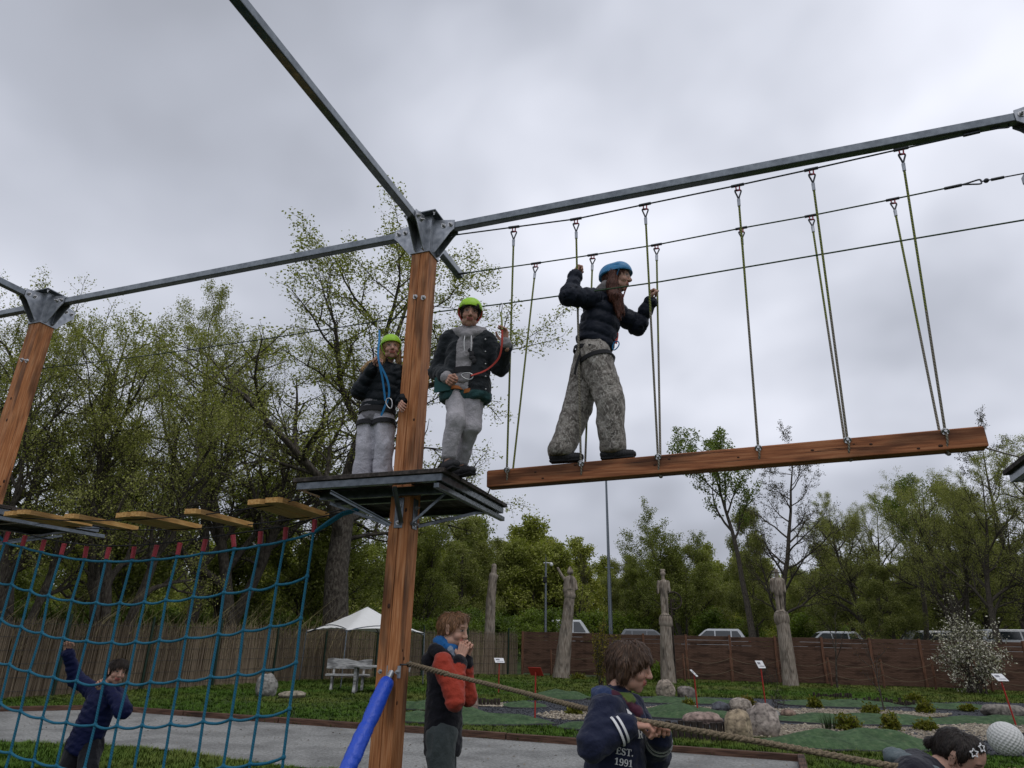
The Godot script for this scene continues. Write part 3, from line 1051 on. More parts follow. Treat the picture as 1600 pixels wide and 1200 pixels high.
	var t := Transform3D(Basis(u, Vector3.BACK.cross(u), Vector3.BACK), Vector3.ZERO)
	bm.box(t, Vector3(a.distance_to(b), 0.146, 0.116), 0.011)
	put(bm, "timber", M.beam, o)
	var rk := RandomNumberGenerator.new()
	rk.seed = 66
	for k in 20:
		var m := MB.new()
		var x := rk.randf_range(-1.7, 1.7)
		var at := t * Vector3(x, rk.randf_range(-0.055, 0.055), 0.058)
		if k < 11:
			m.ball(at, Vector3(0.014, 0.009, 0.0035) * rk.randf_range(0.5, 1.2), 10, 6, t.basis)
			put(m, "knot", M.knot, o)
		else:
			var h := rk.randf_range(0.15, 0.5)
			m.tube(PackedVector3Array([at - u * h * 0.5, at + Vector3(0, 0.003, 0), at + u * h * 0.5]), [0.0004, 0.002, 0.0003], 4, false)
			put(m, "crack", M.black, o)
	for k in 6:
		var f := loc(feet[k], 0.39, 3.115 + 0.019 * feet[k]) - mid
		var e := MB.new()
		for sz in [1.0, -1.0]:
			var at := f + Vector3(0, -0.004, sz * 0.058)
			e.rod(at, at + Vector3(0, 0, sz * 0.008), 0.026, 0.024, 14)
			e.ring(at + Vector3(0, -0.004, sz * 0.014), Vector3.RIGHT, Vector3(0, 0.8, sz * 0.6), 0.021, 0.006, -0.3, PI + 0.3, 12)
			e.rod(at + Vector3(0, 0, sz * 0.008), at + Vector3(0, 0, sz * 0.03), 0.011, 0.009, 8)
		put(e, "eye_bolt", M.bolt, o)
		var r := MB.new()
		var p := PackedVector3Array()
		for q in 13:
			var th := lerpf(-0.15, PI + 0.15, q / 12.0)
			p.append(f + Vector3(sin(q * 1.3) * 0.004, -0.02 - sin(th) * (0.1 + 0.012 * (k % 3)), cos(th) * 0.072))
		r.tube(p, 0.0075, 6)
		r.ball(f + Vector3(0.006, -0.125 - 0.012 * (k % 3), 0.012), Vector3(0.016, 0.012, 0.02), 8, 6)
		put(r, "rope_loop", M.ropepale, o)
	for q in [[loc(0.68, 0.39, 2.99), loc(0.36, 0.9, 2.86), "thin tie rope between the left end of the swinging beam and the platform"], [loc(4.72, 0.39, 3.07), loc(5.3, 0.5, 2.9), "thin tie rope at the outer end of the swinging beam"]]:
		var tr := rig("tie_rope", q[2], "rope", q[0])
		var m := MB.new()
		m.tube(minus(sag(q[0], q[1], 0.015, 8), q[0]), 0.006, 6)
		put(m, "cord", M.ropepale, tr)

	platform(0.0, "square steel-framed platform round the middle post, two children standing on it", -0.87, 0.57)
	platform(-5.58, "steel-framed platform at the far end of the plank steps", -0.6, 0.6)
	platform(5.72, "steel-framed platform past the outer end of the swinging beam", -0.765, 0.87, 0.76)

	# the bridge of plank steps
	var spots := [[-1.46, 2.755, 2], [-2.19, 2.705, 1], [-3.06, 2.70, 2], [-3.77, 2.728, 1], [-4.68, 2.79, 2]]
	for sd in 2:
		var pts := PackedVector3Array()
		var off := -0.3 if sd == 0 else 0.3
		for q in [Vector2(-0.8, 2.84), Vector2(-1.26, 2.77), Vector2(-2.1, 2.715), Vector2(-2.9, 2.705), Vector2(-3.7, 2.728), Vector2(-4.5, 2.79), Vector2(-5.05, 2.86)]:
			pts.append(loc(q.x, off, q.y))
		cable(pts, 0.0055, "steel_cable", ["nearer cable under the yellow plank steps", "farther cable under the yellow plank steps"][sd], M.black)
	var names := ["first yellow plank step beside the middle platform, two planks wide", "single yellow plank step next to the double one by the platform", "middle yellow plank step of the bridge, two planks wide", "single yellow plank step, last but one from the left edge", "leftmost yellow plank step of the bridge, two planks wide"]
	for k in 5:
		var q: Array = spots[k]
		var st := rig("plank_step", names[k], "plank step", loc(q[0], 0.0, q[1]), "yellow plank steps of the hanging bridge")
		for w in q[2]:
			var m := MB.new()
			m.plate([Vector2(0.0, -0.33), Vector2(0.025, -0.36), Vector2(0.145, -0.36), Vector2(0.172, -0.33), Vector2(0.172, 0.33), Vector2(0.145, 0.36), Vector2(0.025, 0.36), Vector2(0.0, 0.33)], Transform3D(Basis(Vector3.RIGHT, -PI / 2).rotated(Vector3.BACK, rng.randf_range(-0.05, 0.05)), Vector3(w * 0.182, 0.03 + 0.006 * w, 0.012 * w)), 0.042)
			put(m, "plank", M.step, st)
	net()

	# padded brace
	var top := Vector3(-0.83, 1.34, -5.37)
	var dir := (Vector3(-1.22, 0, -4.3) - top)
	var len := dir.length()
	dir = dir.normalized()
	var pb := thing("padded_brace", "slanting steel brace wrapped in bright blue padding against the middle post", "padded brace", top)
	var pm := MB.new()
	var pp := PackedVector3Array()
	var rr := []
	for k in 121:
		var tt := k / 120.0
		pp.append(dir * lerpf(0.07, len - 0.05, tt))
		var cell := fposmod(tt * 4.6, 1.0)
		rr.append(0.043 + 0.014 * pow(maxf(0.0, sin(cell * PI)), 0.35) + 0.004 * noise.get_noise_1d(k * 25.0))
	pm.tube(pp, rr, 24)
	for k in pm.v.size():
		var q := pm.v[k]
		pm.v[k] += pm.n[k] * (0.005 * noise.get_noise_3d(q.x * 200.0, q.y * 200.0, q.z * 200.0) + 0.0035 * noise.get_noise_3d(q.x * 900.0, q.y * 700.0, q.z * 900.0))
	smooth(pm)
	put(pm, "padding", M.bluepad, pb)
	var ptop := MB.new()
	ptop.rod(Vector3.ZERO, dir * 0.1, 0.021, 0.021, 12)
	put(ptop, "tube_end", M.zincbright, pb)
	var pl := MB.new()
	var bt := Transform3D(Basis(Vector3.UP, YAW), Basis(Vector3.UP, YAW) * Vector3(-0.03, 0.0, -0.018))
	pl.box(bt, Vector3(0.19, 0.085, 0.008), 0.002)
	put(pl, "wall_plate", M.zincbright, pb)
	for sx in [-0.07, 0.07]:
		bolt(pb, bt * Vector3(sx, 0.0, 0.004), bt.basis * Vector3.BACK, 0.011)

	# the thick handline
	var hp := PackedVector3Array([Vector3(-0.725, 1.39, -5.43), Vector3(-0.66, 1.388, -5.31), Vector3(-0.38, 1.345, -4.9), Vector3(0.04, 1.28, -4.5), Vector3(0.36, 1.235, -3.98), Vector3(0.6, 1.21, -3.58), Vector3(0.73, 1.195, -3.5), Vector3(1.13, 1.15, -3.3), Vector3(1.5, 1.105, -3.12), Vector3(1.78, 1.08, -3.02), Vector3(1.93, 1.085, -3.0), Vector3(2.02, 1.105, -2.99), Vector3(2.16, 1.145, -2.98), Vector3(2.6, 1.26, -2.95), Vector3(3.6, 1.4, -2.9)])
	var cv := Curve3D.new()
	for k in hp.size():
		var tg := (hp[mini(k + 1, hp.size() - 1)] - hp[maxi(k - 1, 0)]) / 6.0
		cv.add_point(hp[k], -tg, tg)
	cv.bake_interval = 0.03
	var bp := cv.get_baked_points()
	var hl := thing("thick_rope", "long thick hemp rope tied to the middle post and held by the children", "rope", hp[0])
	for strand in 3:
		var sp := PackedVector3Array()
		var along := 0.0
		for k in bp.size():
			if k > 0:
				along += bp[k].distance_to(bp[k - 1])
			var d := (bp[mini(k + 1, bp.size() - 1)] - bp[maxi(k - 1, 0)]).normalized()
			var x := d.cross(Vector3.UP).normalized()
			var y := x.cross(d)
			var fat := 1.6 if along < 0.62 else 1.0
			var th := along * 75.0 / fat + strand * TAU / 3.0
			sp.append(bp[k] - hp[0] + (x * cos(th) + y * sin(th)) * 0.0068 * fat)
		var fine := PackedVector3Array()
		for k in sp.size():
			fine.append(sp[k])
		var sm := MB.new()
		sm.tube(fine, 0.0092, 6)
		put(sm, "strand", M.hemp, hl)
	var ee := MB.new()
	ee.ring(Vector3(-0.02, 0.0, 0.03), Vector3.RIGHT, Vector3.BACK, 0.03, 0.006)
	put(ee, "eye_bolt", M.darksteel, hl)


var node_grid := []


func net() -> void:
	var o := rig("cargo_net", "large blue rope climbing net hung under the plank steps", "climbing net", loc(-3.0, 0, 2.5))
	var top := [[-0.96, 2.68], [-1.28, 2.62], [-1.57, 2.59], [-1.9, 2.565], [-2.23, 2.535], [-2.55, 2.51], [-2.85, 2.495], [-3.15, 2.487], [-3.5, 2.49], [-3.83, 2.51], [-4.17, 2.55], [-4.49, 2.6], [-4.81, 2.66], [-5.1, 2.71]]
	var pts := PackedVector3Array([loc(-0.4, 0.02, 2.78)])
	for q in top:
		pts.append(loc(q[0], 0, q[1] + 0.015))
	pts.append(loc(-5.4, 0.0, 2.8))
	cable(pts, 0.006, "steel_cable", "dark cable carrying the blue net, seen through its red sleeves", M.black)
	var base := loc(-3.0, 0, 2.5)
	var cols := []
	for j in top.size():
		var col := []
		var y0: float = top[j][1] - 0.15
		for r in 8:
			var y := y0 - 0.372 * r - 0.04 * sin(PI * j / 13.0) * (1.0 if r > 0 else 0.6)
			if r == 0:
				y += 0.03
			var s: float = top[j][0] + 0.012 * noise.get_noise_2d(j * 50.0, r * 70.0) + (-0.02 if r else 0.0) + (0.035 if j == 3 and r < 6 else 0.0)
			var off := 0.03 * noise.get_noise_2d(j * 30.0 + 9.0, r * 40.0)
			col.append(loc(s, off, y))
		cols.append(col)
	node_grid = cols
	for j in top.size():
		var hang := loc(top[j][0], 0, top[j][1])
		var p := PackedVector3Array([hang - base])
		for r in 8:
			p.append(cols[j][r] - base)
		var m := MB.new()
		m.tube(p, 0.0108, 9, true, 0.12)
		put(m, "upright_rope", M.net, o)
		var k := MB.new()
		var d: Vector3 = (cols[j][0] - hang).normalized()
		k.ring(hang - base + d * 0.012, Vector3.BACK.cross(d).normalized(), Vector3.BACK, 0.012, 0.011, 0, TAU, 10, 6)
		k.rod(hang - base + d * 0.0, hang - base + d * 0.105, 0.0215, 0.0195, 10)
		put(k, "red_sleeve", M.redsleeve, o)
		var kn := MB.new()
		for r in 8:
			kn.ball(cols[j][r] - base, Vector3(0.018, 0.021, 0.018), 8, 6)
		put(kn, "knots", M.net, o).set_meta("kind", "stuff")
	for r in 8:
		var p := PackedVector3Array()
		for j in top.size() - 1:
			for q in 6:
				var t := q / 6.0
				var dip := 0.028 * 4.0 * t * (1.0 - t) * (0.6 + 0.6 * absf(noise.get_noise_2d(j * 33.0, r * 57.0))) if r else 0.008 * 4.0 * t * (1.0 - t)
				p.append(cols[j][r].lerp(cols[j + 1][r], t) - Vector3(0, dip, 0) - base)
		p.append(cols[-1][r] - base)
		var m := MB.new()
		m.tube(p, 0.0108, 9, true, 0.12)
		put(m, "cross_rope", M.net, o)
	var m2 := MB.new()                               # the lashing up to the platform
	m2.tube(PackedVector3Array([cols[0][0] - base, loc(-0.8, 0.0, 2.66) - base, loc(-0.66, 0.0, 2.735) - base, loc(-0.5, 0.01, 2.765) - base]), 0.014, 7)
	m2.tube(PackedVector3Array([cols[0][0] - base, loc(-0.81, 0.02, 2.64) - base, loc(-0.67, 0.02, 2.72) - base, loc(-0.5, 0.02, 2.755) - base]), 0.013, 7)
	m2.tube(PackedVector3Array([cols[-1][0] - base, loc(-5.3, 0.0, 2.7) - base, loc(-5.45, 0.0, 2.75) - base]), 0.014, 7)
	put(m2, "lashing", M.net, o)


# ---------------------------------------------------------------- rounded bodies: smooth union of tapered capsules, meshed as surface nets
func cap(a: Vector3, b: Vector3, ra: float, rb: float, col := Color.WHITE, side := Vector3.ZERO, s := 1.0) -> Array:
	return [0, a, b, ra, rb, side.normalized(), s, col]


func blob3(a: Vector3, r: float, col := Color.WHITE, side := Vector3.ZERO, s := 1.0) -> Array:
	return cap(a, a, r, r, col, side, s)


func carve(a: Vector3, b: Vector3, ra: float, rb: float, side := Vector3.ZERO, s := 1.0) -> Array:
	return [1, a, b, ra, rb, side.normalized(), s, Color.WHITE]


func cut(p: Vector3, n: Vector3) -> Array:
	return [2, p, n.normalized(), 0.0, 0.0, Vector3.ZERO, 1.0, Color.WHITE]


func sdf(mb: MB, prims: Array, cell: float, k: float, shape: Variant = null, paint: Variant = null) -> void:
	var lo := Vector3.ONE * 1e6
	var hi := -lo
	for q in prims:
		if q[0] == 0:
			var e: float = maxf(q[3], q[4]) * maxf(1.0, q[6]) + cell * 3.0
			for w in [q[1], q[2]]:
				lo = lo.min(w - Vector3.ONE * e)
				hi = hi.max(w + Vector3.ONE * e)
	var nx := int(ceil((hi.x - lo.x) / cell)) + 1
	var ny := int(ceil((hi.y - lo.y) / cell)) + 1
	var nz := int(ceil((hi.z - lo.z) / cell)) + 1
	var nxy := nx * ny
	var f := PackedFloat32Array()
	f.resize(nxy * nz)
	f.fill(1.0)
	var best := f.duplicate()
	var id := PackedInt32Array()
	id.resize(nxy * nz)
	for pi in prims.size():
		var q: Array = prims[pi]
		var op: int = q[0]
		var a: Vector3 = q[1]
		var b: Vector3 = q[2]
		if op == 2:
			for z in nz:
				for y in ny:
					var p := lo + Vector3(0, y, z) * cell
					var at := z * nxy + y * nx
					var d0 := (p - a).dot(b)
					var dx := b.x * cell
					for x in nx:
						var d1 := d0 + dx * x
						if d1 > f[at + x]:
							f[at + x] = d1
			continue
		var ra: float = q[3]
		var rb: float = q[4]
		var side: Vector3 = q[5]
		var sq: float = 1.0 / q[6]
		var flat := side != Vector3.ZERO
		var ab := b - a
		var l2 := maxf(ab.length_squared(), 1e-9)
		var ext := Vector3.ONE * (maxf(ra, rb) * (maxf(1.0, q[6]) if flat else 1.0) + k + cell * 2.0)
		var p0 := ((a.min(b) - ext - lo) / cell).floor().max(Vector3.ZERO)
		var p1 := ((a.max(b) + ext - lo) / cell).ceil().min(Vector3(nx - 1, ny - 1, nz - 1))
		for z in range(int(p0.z), int(p1.z) + 1):
			for y in range(int(p0.y), int(p1.y) + 1):
				var at := z * nxy + y * nx
				for x in range(int(p0.x), int(p1.x) + 1):
					var w := lo + Vector3(x, y, z) * cell - a
					var t := clampf(w.dot(ab) / l2, 0.0, 1.0)
					w -= ab * t
					if flat:
						w -= side * (w.dot(side) * (1.0 - sq))
					var d := w.length() - ra - (rb - ra) * t
					var i := at + x
					var g := f[i]
					if op == 0:
						var h := maxf(k - absf(g - d), 0.0)
						f[i] = minf(g, d) - h * h / (4.0 * k)
						if d < best[i]:
							best[i] = d
							id[i] = pi
					else:
						var h := maxf(k - absf(g + d), 0.0)
						f[i] = maxf(g, -d) + h * h / (4.0 * k)
	var o := MB.new()
	var own := PackedInt32Array()
	var at_cell := {}
	var lim := cell * 2.0
	var off := [0, 1, nx, nx + 1, nxy, nxy + 1, nxy + nx, nxy + nx + 1]
	for z in nz - 1:
		for y in ny - 1:
			var row := z * nxy + y * nx
			for x in nx - 1:
				var i := row + x
				var f0 := f[i]
				if f0 > lim or f0 < -lim:
					continue
				var f1 := f[i + 1]
				var f2 := f[i + nx]
				var f3 := f[i + nx + 1]
				var f4 := f[i + nxy]
				var f5 := f[i + nxy + 1]
				var f6 := f[i + nxy + nx]
				var f7 := f[i + nxy + nx + 1]
				var neg := int(f0 < 0) + int(f1 < 0) + int(f2 < 0) + int(f3 < 0) + int(f4 < 0) + int(f5 < 0) + int(f6 < 0) + int(f7 < 0)
				if neg == 0 or neg == 8:
					continue
				var s := Vector3.ZERO
				var m := 0
				if (f0 < 0) != (f1 < 0): s += Vector3(f0 / (f0 - f1), 0, 0); m += 1
				if (f2 < 0) != (f3 < 0): s += Vector3(f2 / (f2 - f3), 1, 0); m += 1
				if (f4 < 0) != (f5 < 0): s += Vector3(f4 / (f4 - f5), 0, 1); m += 1
				if (f6 < 0) != (f7 < 0): s += Vector3(f6 / (f6 - f7), 1, 1); m += 1
				if (f0 < 0) != (f2 < 0): s += Vector3(0, f0 / (f0 - f2), 0); m += 1
				if (f1 < 0) != (f3 < 0): s += Vector3(1, f1 / (f1 - f3), 0); m += 1
				if (f4 < 0) != (f6 < 0): s += Vector3(0, f4 / (f4 - f6), 1); m += 1
				if (f5 < 0) != (f7 < 0): s += Vector3(1, f5 / (f5 - f7), 1); m += 1
				if (f0 < 0) != (f4 < 0): s += Vector3(0, 0, f0 / (f0 - f4)); m += 1
				if (f1 < 0) != (f5 < 0): s += Vector3(1, 0, f1 / (f1 - f5)); m += 1
				if (f2 < 0) != (f6 < 0): s += Vector3(0, 1, f2 / (f2 - f6)); m += 1
				if (f3 < 0) != (f7 < 0): s += Vector3(1, 1, f3 / (f3 - f7)); m += 1
				var nn := Vector3(f1 + f3 + f5 + f7 - f0 - f2 - f4 - f6, f2 + f3 + f6 + f7 - f0 - f1 - f4 - f5, f4 + f5 + f6 + f7 - f0 - f1 - f2 - f3).normalized()
				var who := id[i]
				o.tint = prims[who][7]
				at_cell[i] = o.add(lo + (Vector3(x, y, z) + s / m) * cell, nn)
				own.append(who)
	for i in at_cell:
		var in0 := f[i] < 0
		for e in [[1, nx, nxy], [nx, 1, nxy], [nxy, 1, nx]]:
			if (f[i + e[0]] < 0) != in0:
				var c0: int = i - e[1] - e[2]
				if at_cell.has(c0) and at_cell.has(i - e[1]) and at_cell.has(i - e[2]):
					o.quad(at_cell[c0], at_cell[i - e[1]], at_cell[i], at_cell[i - e[2]])
	if shape != null:
		for i in o.v.size():
			var d: float = shape.call(o.v[i], o.n[i], prims[own[i]])
			o.v[i] += o.n[i] * d
		smooth(o)
	if paint != null:
		for i in o.v.size():
			o.c[i] = paint.call(o.v[i], o.n[i], prims[own[i]], o.c[i])
	mb.take(o, Transform3D.IDENTITY)


func along(p: Vector3, q: Array) -> float:               # distance along a capsule's own axis
	return (p - q[1]).dot((q[2] - q[1]).normalized())


# ---------------------------------------------------------------- trees and plants
class Grower:
	var bark := MB.new()
	var leaf := MB.new()
	var r := RandomNumberGenerator.new()
	var P := {}
	var last := 3

	func rnd() -> Vector3:
		return Vector3(r.randf_range(-1, 1), r.randf_range(-1, 1), r.randf_range(-1, 1))

	func leaf_at(p: Vector3, s: float) -> void:
		var a := rnd().normalized()
		var b := a.cross(rnd()).normalized()
		var nn := (Vector3(0, 0.8, 0) + a.cross(b) * signf(a.cross(b).y + 0.001) + rnd() * 0.3).normalized()
		var t := r.randf()
		var w := r.randf_range(0.72, 1.25)
		var ca: Color = P.col_a
		leaf.tint = ca.lerp(P.col_b, t) * w
		leaf.tint.a = 1.0
		var k := leaf.add(p, nn)
		leaf.add(p + a * s * 0.5 + b * s * 0.3, nn)
		leaf.add(p + a * s, nn)
		leaf.add(p + a * s * 0.5 - b * s * 0.3, nn)
		leaf.tri(k, k + 1, k + 2)
		leaf.tri(k, k + 2, k + 3)

	func limb(p: Vector3, d: Vector3, l: float, rad: float, lvl: int) -> void:
		var seg: int = [9, 6, 4, 3][lvl + 3 - last]
		var pts := PackedVector3Array([p])
		var rr := [rad]
		var dir := d
		var wob: float = P.wobble * (0.45 if lvl == 0 else 1.0)
		for k in seg:
			dir = (dir + rnd() * wob + Vector3(0, P.up * (0.35 if lvl == 0 else 1.0), 0) + (Vector3(0, -P.droop, 0) if lvl >= 2 else Vector3.ZERO)).normalized()
			pts.append(pts[k] + dir * l / seg)
			var t := float(k + 1) / seg
			rr.append(rad * lerpf(1.0, 0.06 if lvl < 2 else 0.2, pow(t, 1.15)))
		if lvl == 0:
			rr[0] = rad * 1.35
		bark.tube(pts, rr, [8, 5, 4, 3][lvl + 3 - last], false)
		if lvl >= last - 1:
			var n: int = P.leaves if lvl == last else int(P.leaves * 0.5)
			for k in n:
				var t := r.randf() * seg
				var i := mini(int(t), seg - 1)
				leaf_at(pts[i].lerp(pts[i + 1], t - i) + rnd() * P.puff, P.size * r.randf_range(0.6, 1.25))
			if lvl == last:
				return
		var kids: int = P.kids[lvl]
		var from: float = P.from if lvl == 0 else 0.22
		var az := r.randf() * TAU
		for k in kids:
			var t := lerpf(from, 0.98, (k + r.randf() * 0.8) / kids) * seg
			var i := mini(int(t), seg - 1)
			var at := pts[i].lerp(pts[i + 1], t - i)
			var axis := (pts[i + 1] - pts[i]).normalized()
			az += 2.4 + r.randf_range(-0.5, 0.5)
			var x := axis.cross(Vector3(0.2, 0.1, 0.97)).normalized()
			var out := (x * cos(az) + axis.cross(x) * sin(az))
			var ang: float = P.angle[mini(lvl, P.angle.size() - 1)] * r.randf_range(0.75, 1.25)
			var tt := t / seg
			var shrink := lerpf(1.0, P.taper, tt) if lvl == 0 else lerpf(1.0, 0.6, tt)
			limb(at, axis * cos(ang) + out * sin(ang), l * P.ratio[lvl] * shrink * r.randf_range(0.7, 1.2), maxf(rr[i] * P.thin, 0.006), lvl + 1)

	static func make(sd: int, p: Dictionary) -> Grower:
		var g := Grower.new()
		g.r.seed = sd
		g.P = p
		g.last = p.kids.size()
		var trunks: int = p.get("trunks", 1)
		for k in trunks:
			var lean := Vector3(p.get("lean", 0.0), 1, 0).normalized()
			if trunks > 1:
				var a := TAU * k / trunks + 0.6
				lean = Vector3(cos(a) * 0.22, 1, sin(a) * 0.22).normalized()
			g.limb(Vector3(0.12 * k, -0.2, 0.08 * k), lean, p.high * (0.86 if k == 0 else 0.7), p.trunk * (1.0 if k == 0 else 0.75), 0)
		return g


var kinds := {}


func tree_kinds() -> void:
	var olive := Color(0.25, 0.25, 0.095)
	var fresh := Color(0.4, 0.41, 0.14)
	kinds.broad = Grower.make(3, {"high": 15.0, "trunk": 0.27, "kids": [14, 10, 9], "ratio": [0.55, 0.48, 0.42], "angle": [0.75, 0.8, 0.9], "from": 0.2, "taper": 0.5, "thin": 0.6, "wobble": 0.28, "up": 0.07, "droop": 0.0, "leaves": 29, "size": 0.072, "puff": 0.16, "col_a": olive, "col_b": fresh})
	kinds.forked = Grower.make(11, {"high": 14.0, "trunk": 0.24, "trunks": 3, "kids": [10, 9, 8], "ratio": [0.5, 0.5, 0.42], "angle": [0.65, 0.8, 0.9], "from": 0.24, "taper": 0.55, "thin": 0.62, "wobble": 0.3, "up": 0.06, "droop": 0.0, "leaves": 20, "size": 0.072, "puff": 0.16, "col_a": olive, "col_b": fresh})
	kinds.leaning = Grower.make(24, {"high": 13.5, "trunk": 0.26, "lean": 0.35, "kids": [13, 10, 9], "ratio": [0.55, 0.5, 0.42], "angle": [0.8, 0.8, 0.9], "from": 0.25, "taper": 0.6, "thin": 0.62, "wobble": 0.3, "up": 0.08, "droop": 0.0, "leaves": 20, "size": 0.072, "puff": 0.16, "col_a": olive, "col_b": Color(0.36, 0.37, 0.12)})
	kinds.slender = Grower.make(31, {"high": 17.0, "trunk": 0.24, "kids": [10, 7, 5], "ratio": [0.36, 0.45, 0.45], "angle": [0.6, 0.75, 0.9], "from": 0.5, "taper": 0.6, "thin": 0.6, "wobble": 0.25, "up": 0.09, "droop": 0.0, "leaves": 22, "size": 0.17, "puff": 0.25, "col_a": Color(0.13, 0.17, 0.05), "col_b": Color(0.22, 0.27, 0.08)})
	kinds.bare = Grower.make(42, {"high": 17.0, "trunk": 0.22, "kids": [22, 9, 7], "ratio": [0.33, 0.45, 0.5], "angle": [1.05, 0.7, 0.7], "from": 0.14, "taper": 0.45, "thin": 0.5, "wobble": 0.22, "up": 0.09, "droop": 0.0, "leaves": 6, "size": 0.1, "puff": 0.12, "col_a": Color(0.06, 0.05, 0.035), "col_b": Color(0.09, 0.085, 0.045)})
	kinds.willow = Grower.make(53, {"high": 12.0, "trunk": 0.22, "trunks": 2, "kids": [12, 8, 6], "ratio": [0.5, 0.5, 0.55], "angle": [0.6, 0.55, 0.5], "from": 0.08, "taper": 0.7, "thin": 0.5, "wobble": 0.2, "up": 0.12, "droop": 0.1, "leaves": 26, "size": 0.16, "puff": 0.3, "col_a": Color(0.16, 0.18, 0.055), "col_b": Color(0.27, 0.29, 0.09)})
	kinds.leafy = Grower.make(64, {"high": 12.0, "trunk": 0.2, "kids": [17, 8, 5], "ratio": [0.4, 0.5, 0.5], "angle": [0.95, 0.8, 0.8], "from": 0.08, "taper": 0.4, "thin": 0.5, "wobble": 0.25, "up": 0.05, "droop": 0.02, "leaves": 62, "size": 0.13, "puff": 0.34, "col_a": Color(0.18, 0.19, 0.07), "col_b": Color(0.33, 0.34, 0.125)})
	kinds.wood = Grower.make(75, {"high": 12.0, "trunk": 0.18, "kids": [15, 7], "ratio": [0.42, 0.5], "angle": [0.9, 0.8], "from": 0.06, "taper": 0.4, "thin": 0.5, "wobble": 0.25, "up": 0.06, "droop": 0.0, "leaves": 120, "size": 0.23, "puff": 0.5, "col_a": Color(0.17, 0.185, 0.065), "col_b": Color(0.29, 0.31, 0.11)})
	kinds.bush = Grower.make(86, {"high": 2.2, "trunk": 0.03, "trunks": 4, "kids": [7, 5], "ratio": [0.55, 0.5], "angle": [0.8, 0.8], "from": 0.05, "taper": 0.6, "thin": 0.6, "wobble": 0.25, "up": 0.05, "droop": 0.0, "leaves": 26, "size": 0.1, "puff": 0.14, "col_a": Color(0.11, 0.14, 0.04), "col_b": Color(0.19, 0.235, 0.065)})
	for k in kinds:
		var g: Grower = kinds[k]
		var lm := g.leaf.mesh(M.leaf)
		kinds[k] = [g.bark.mesh(M.bark), lm, lm.get_aabb().end.y, g.bark, g.leaf]


func tree(kind: String, label: String, x: float, z: float, high: float, turn: float, wide := 1.0, called := "tree", group := "") -> Node3D:
	var k: Array = kinds[kind]
	var s: float = high / k[2]
	var mid := (k[1] as ArrayMesh).get_aabb().get_center() * s * wide
	var off := Basis(Vector3.UP, turn) * Vector3(mid.x, 0, mid.z)
	var view := Vector3(x, 0, z).normalized()
	off -= view * off.dot(view)
	x -= off.x
	z -= off.z
	var o := thing(called, label, "bush" if called == "bush" else "tree", Vector3(x, terrain(x, z), z), turn, group)
	var t := place(k[0], "stems" if called == "bush" else "trunk", o)
	var c := place(k[1], "crown", o)
	t.scale = Vector3(s * wide, s, s * wide)
	c.scale = t.scale
	return o


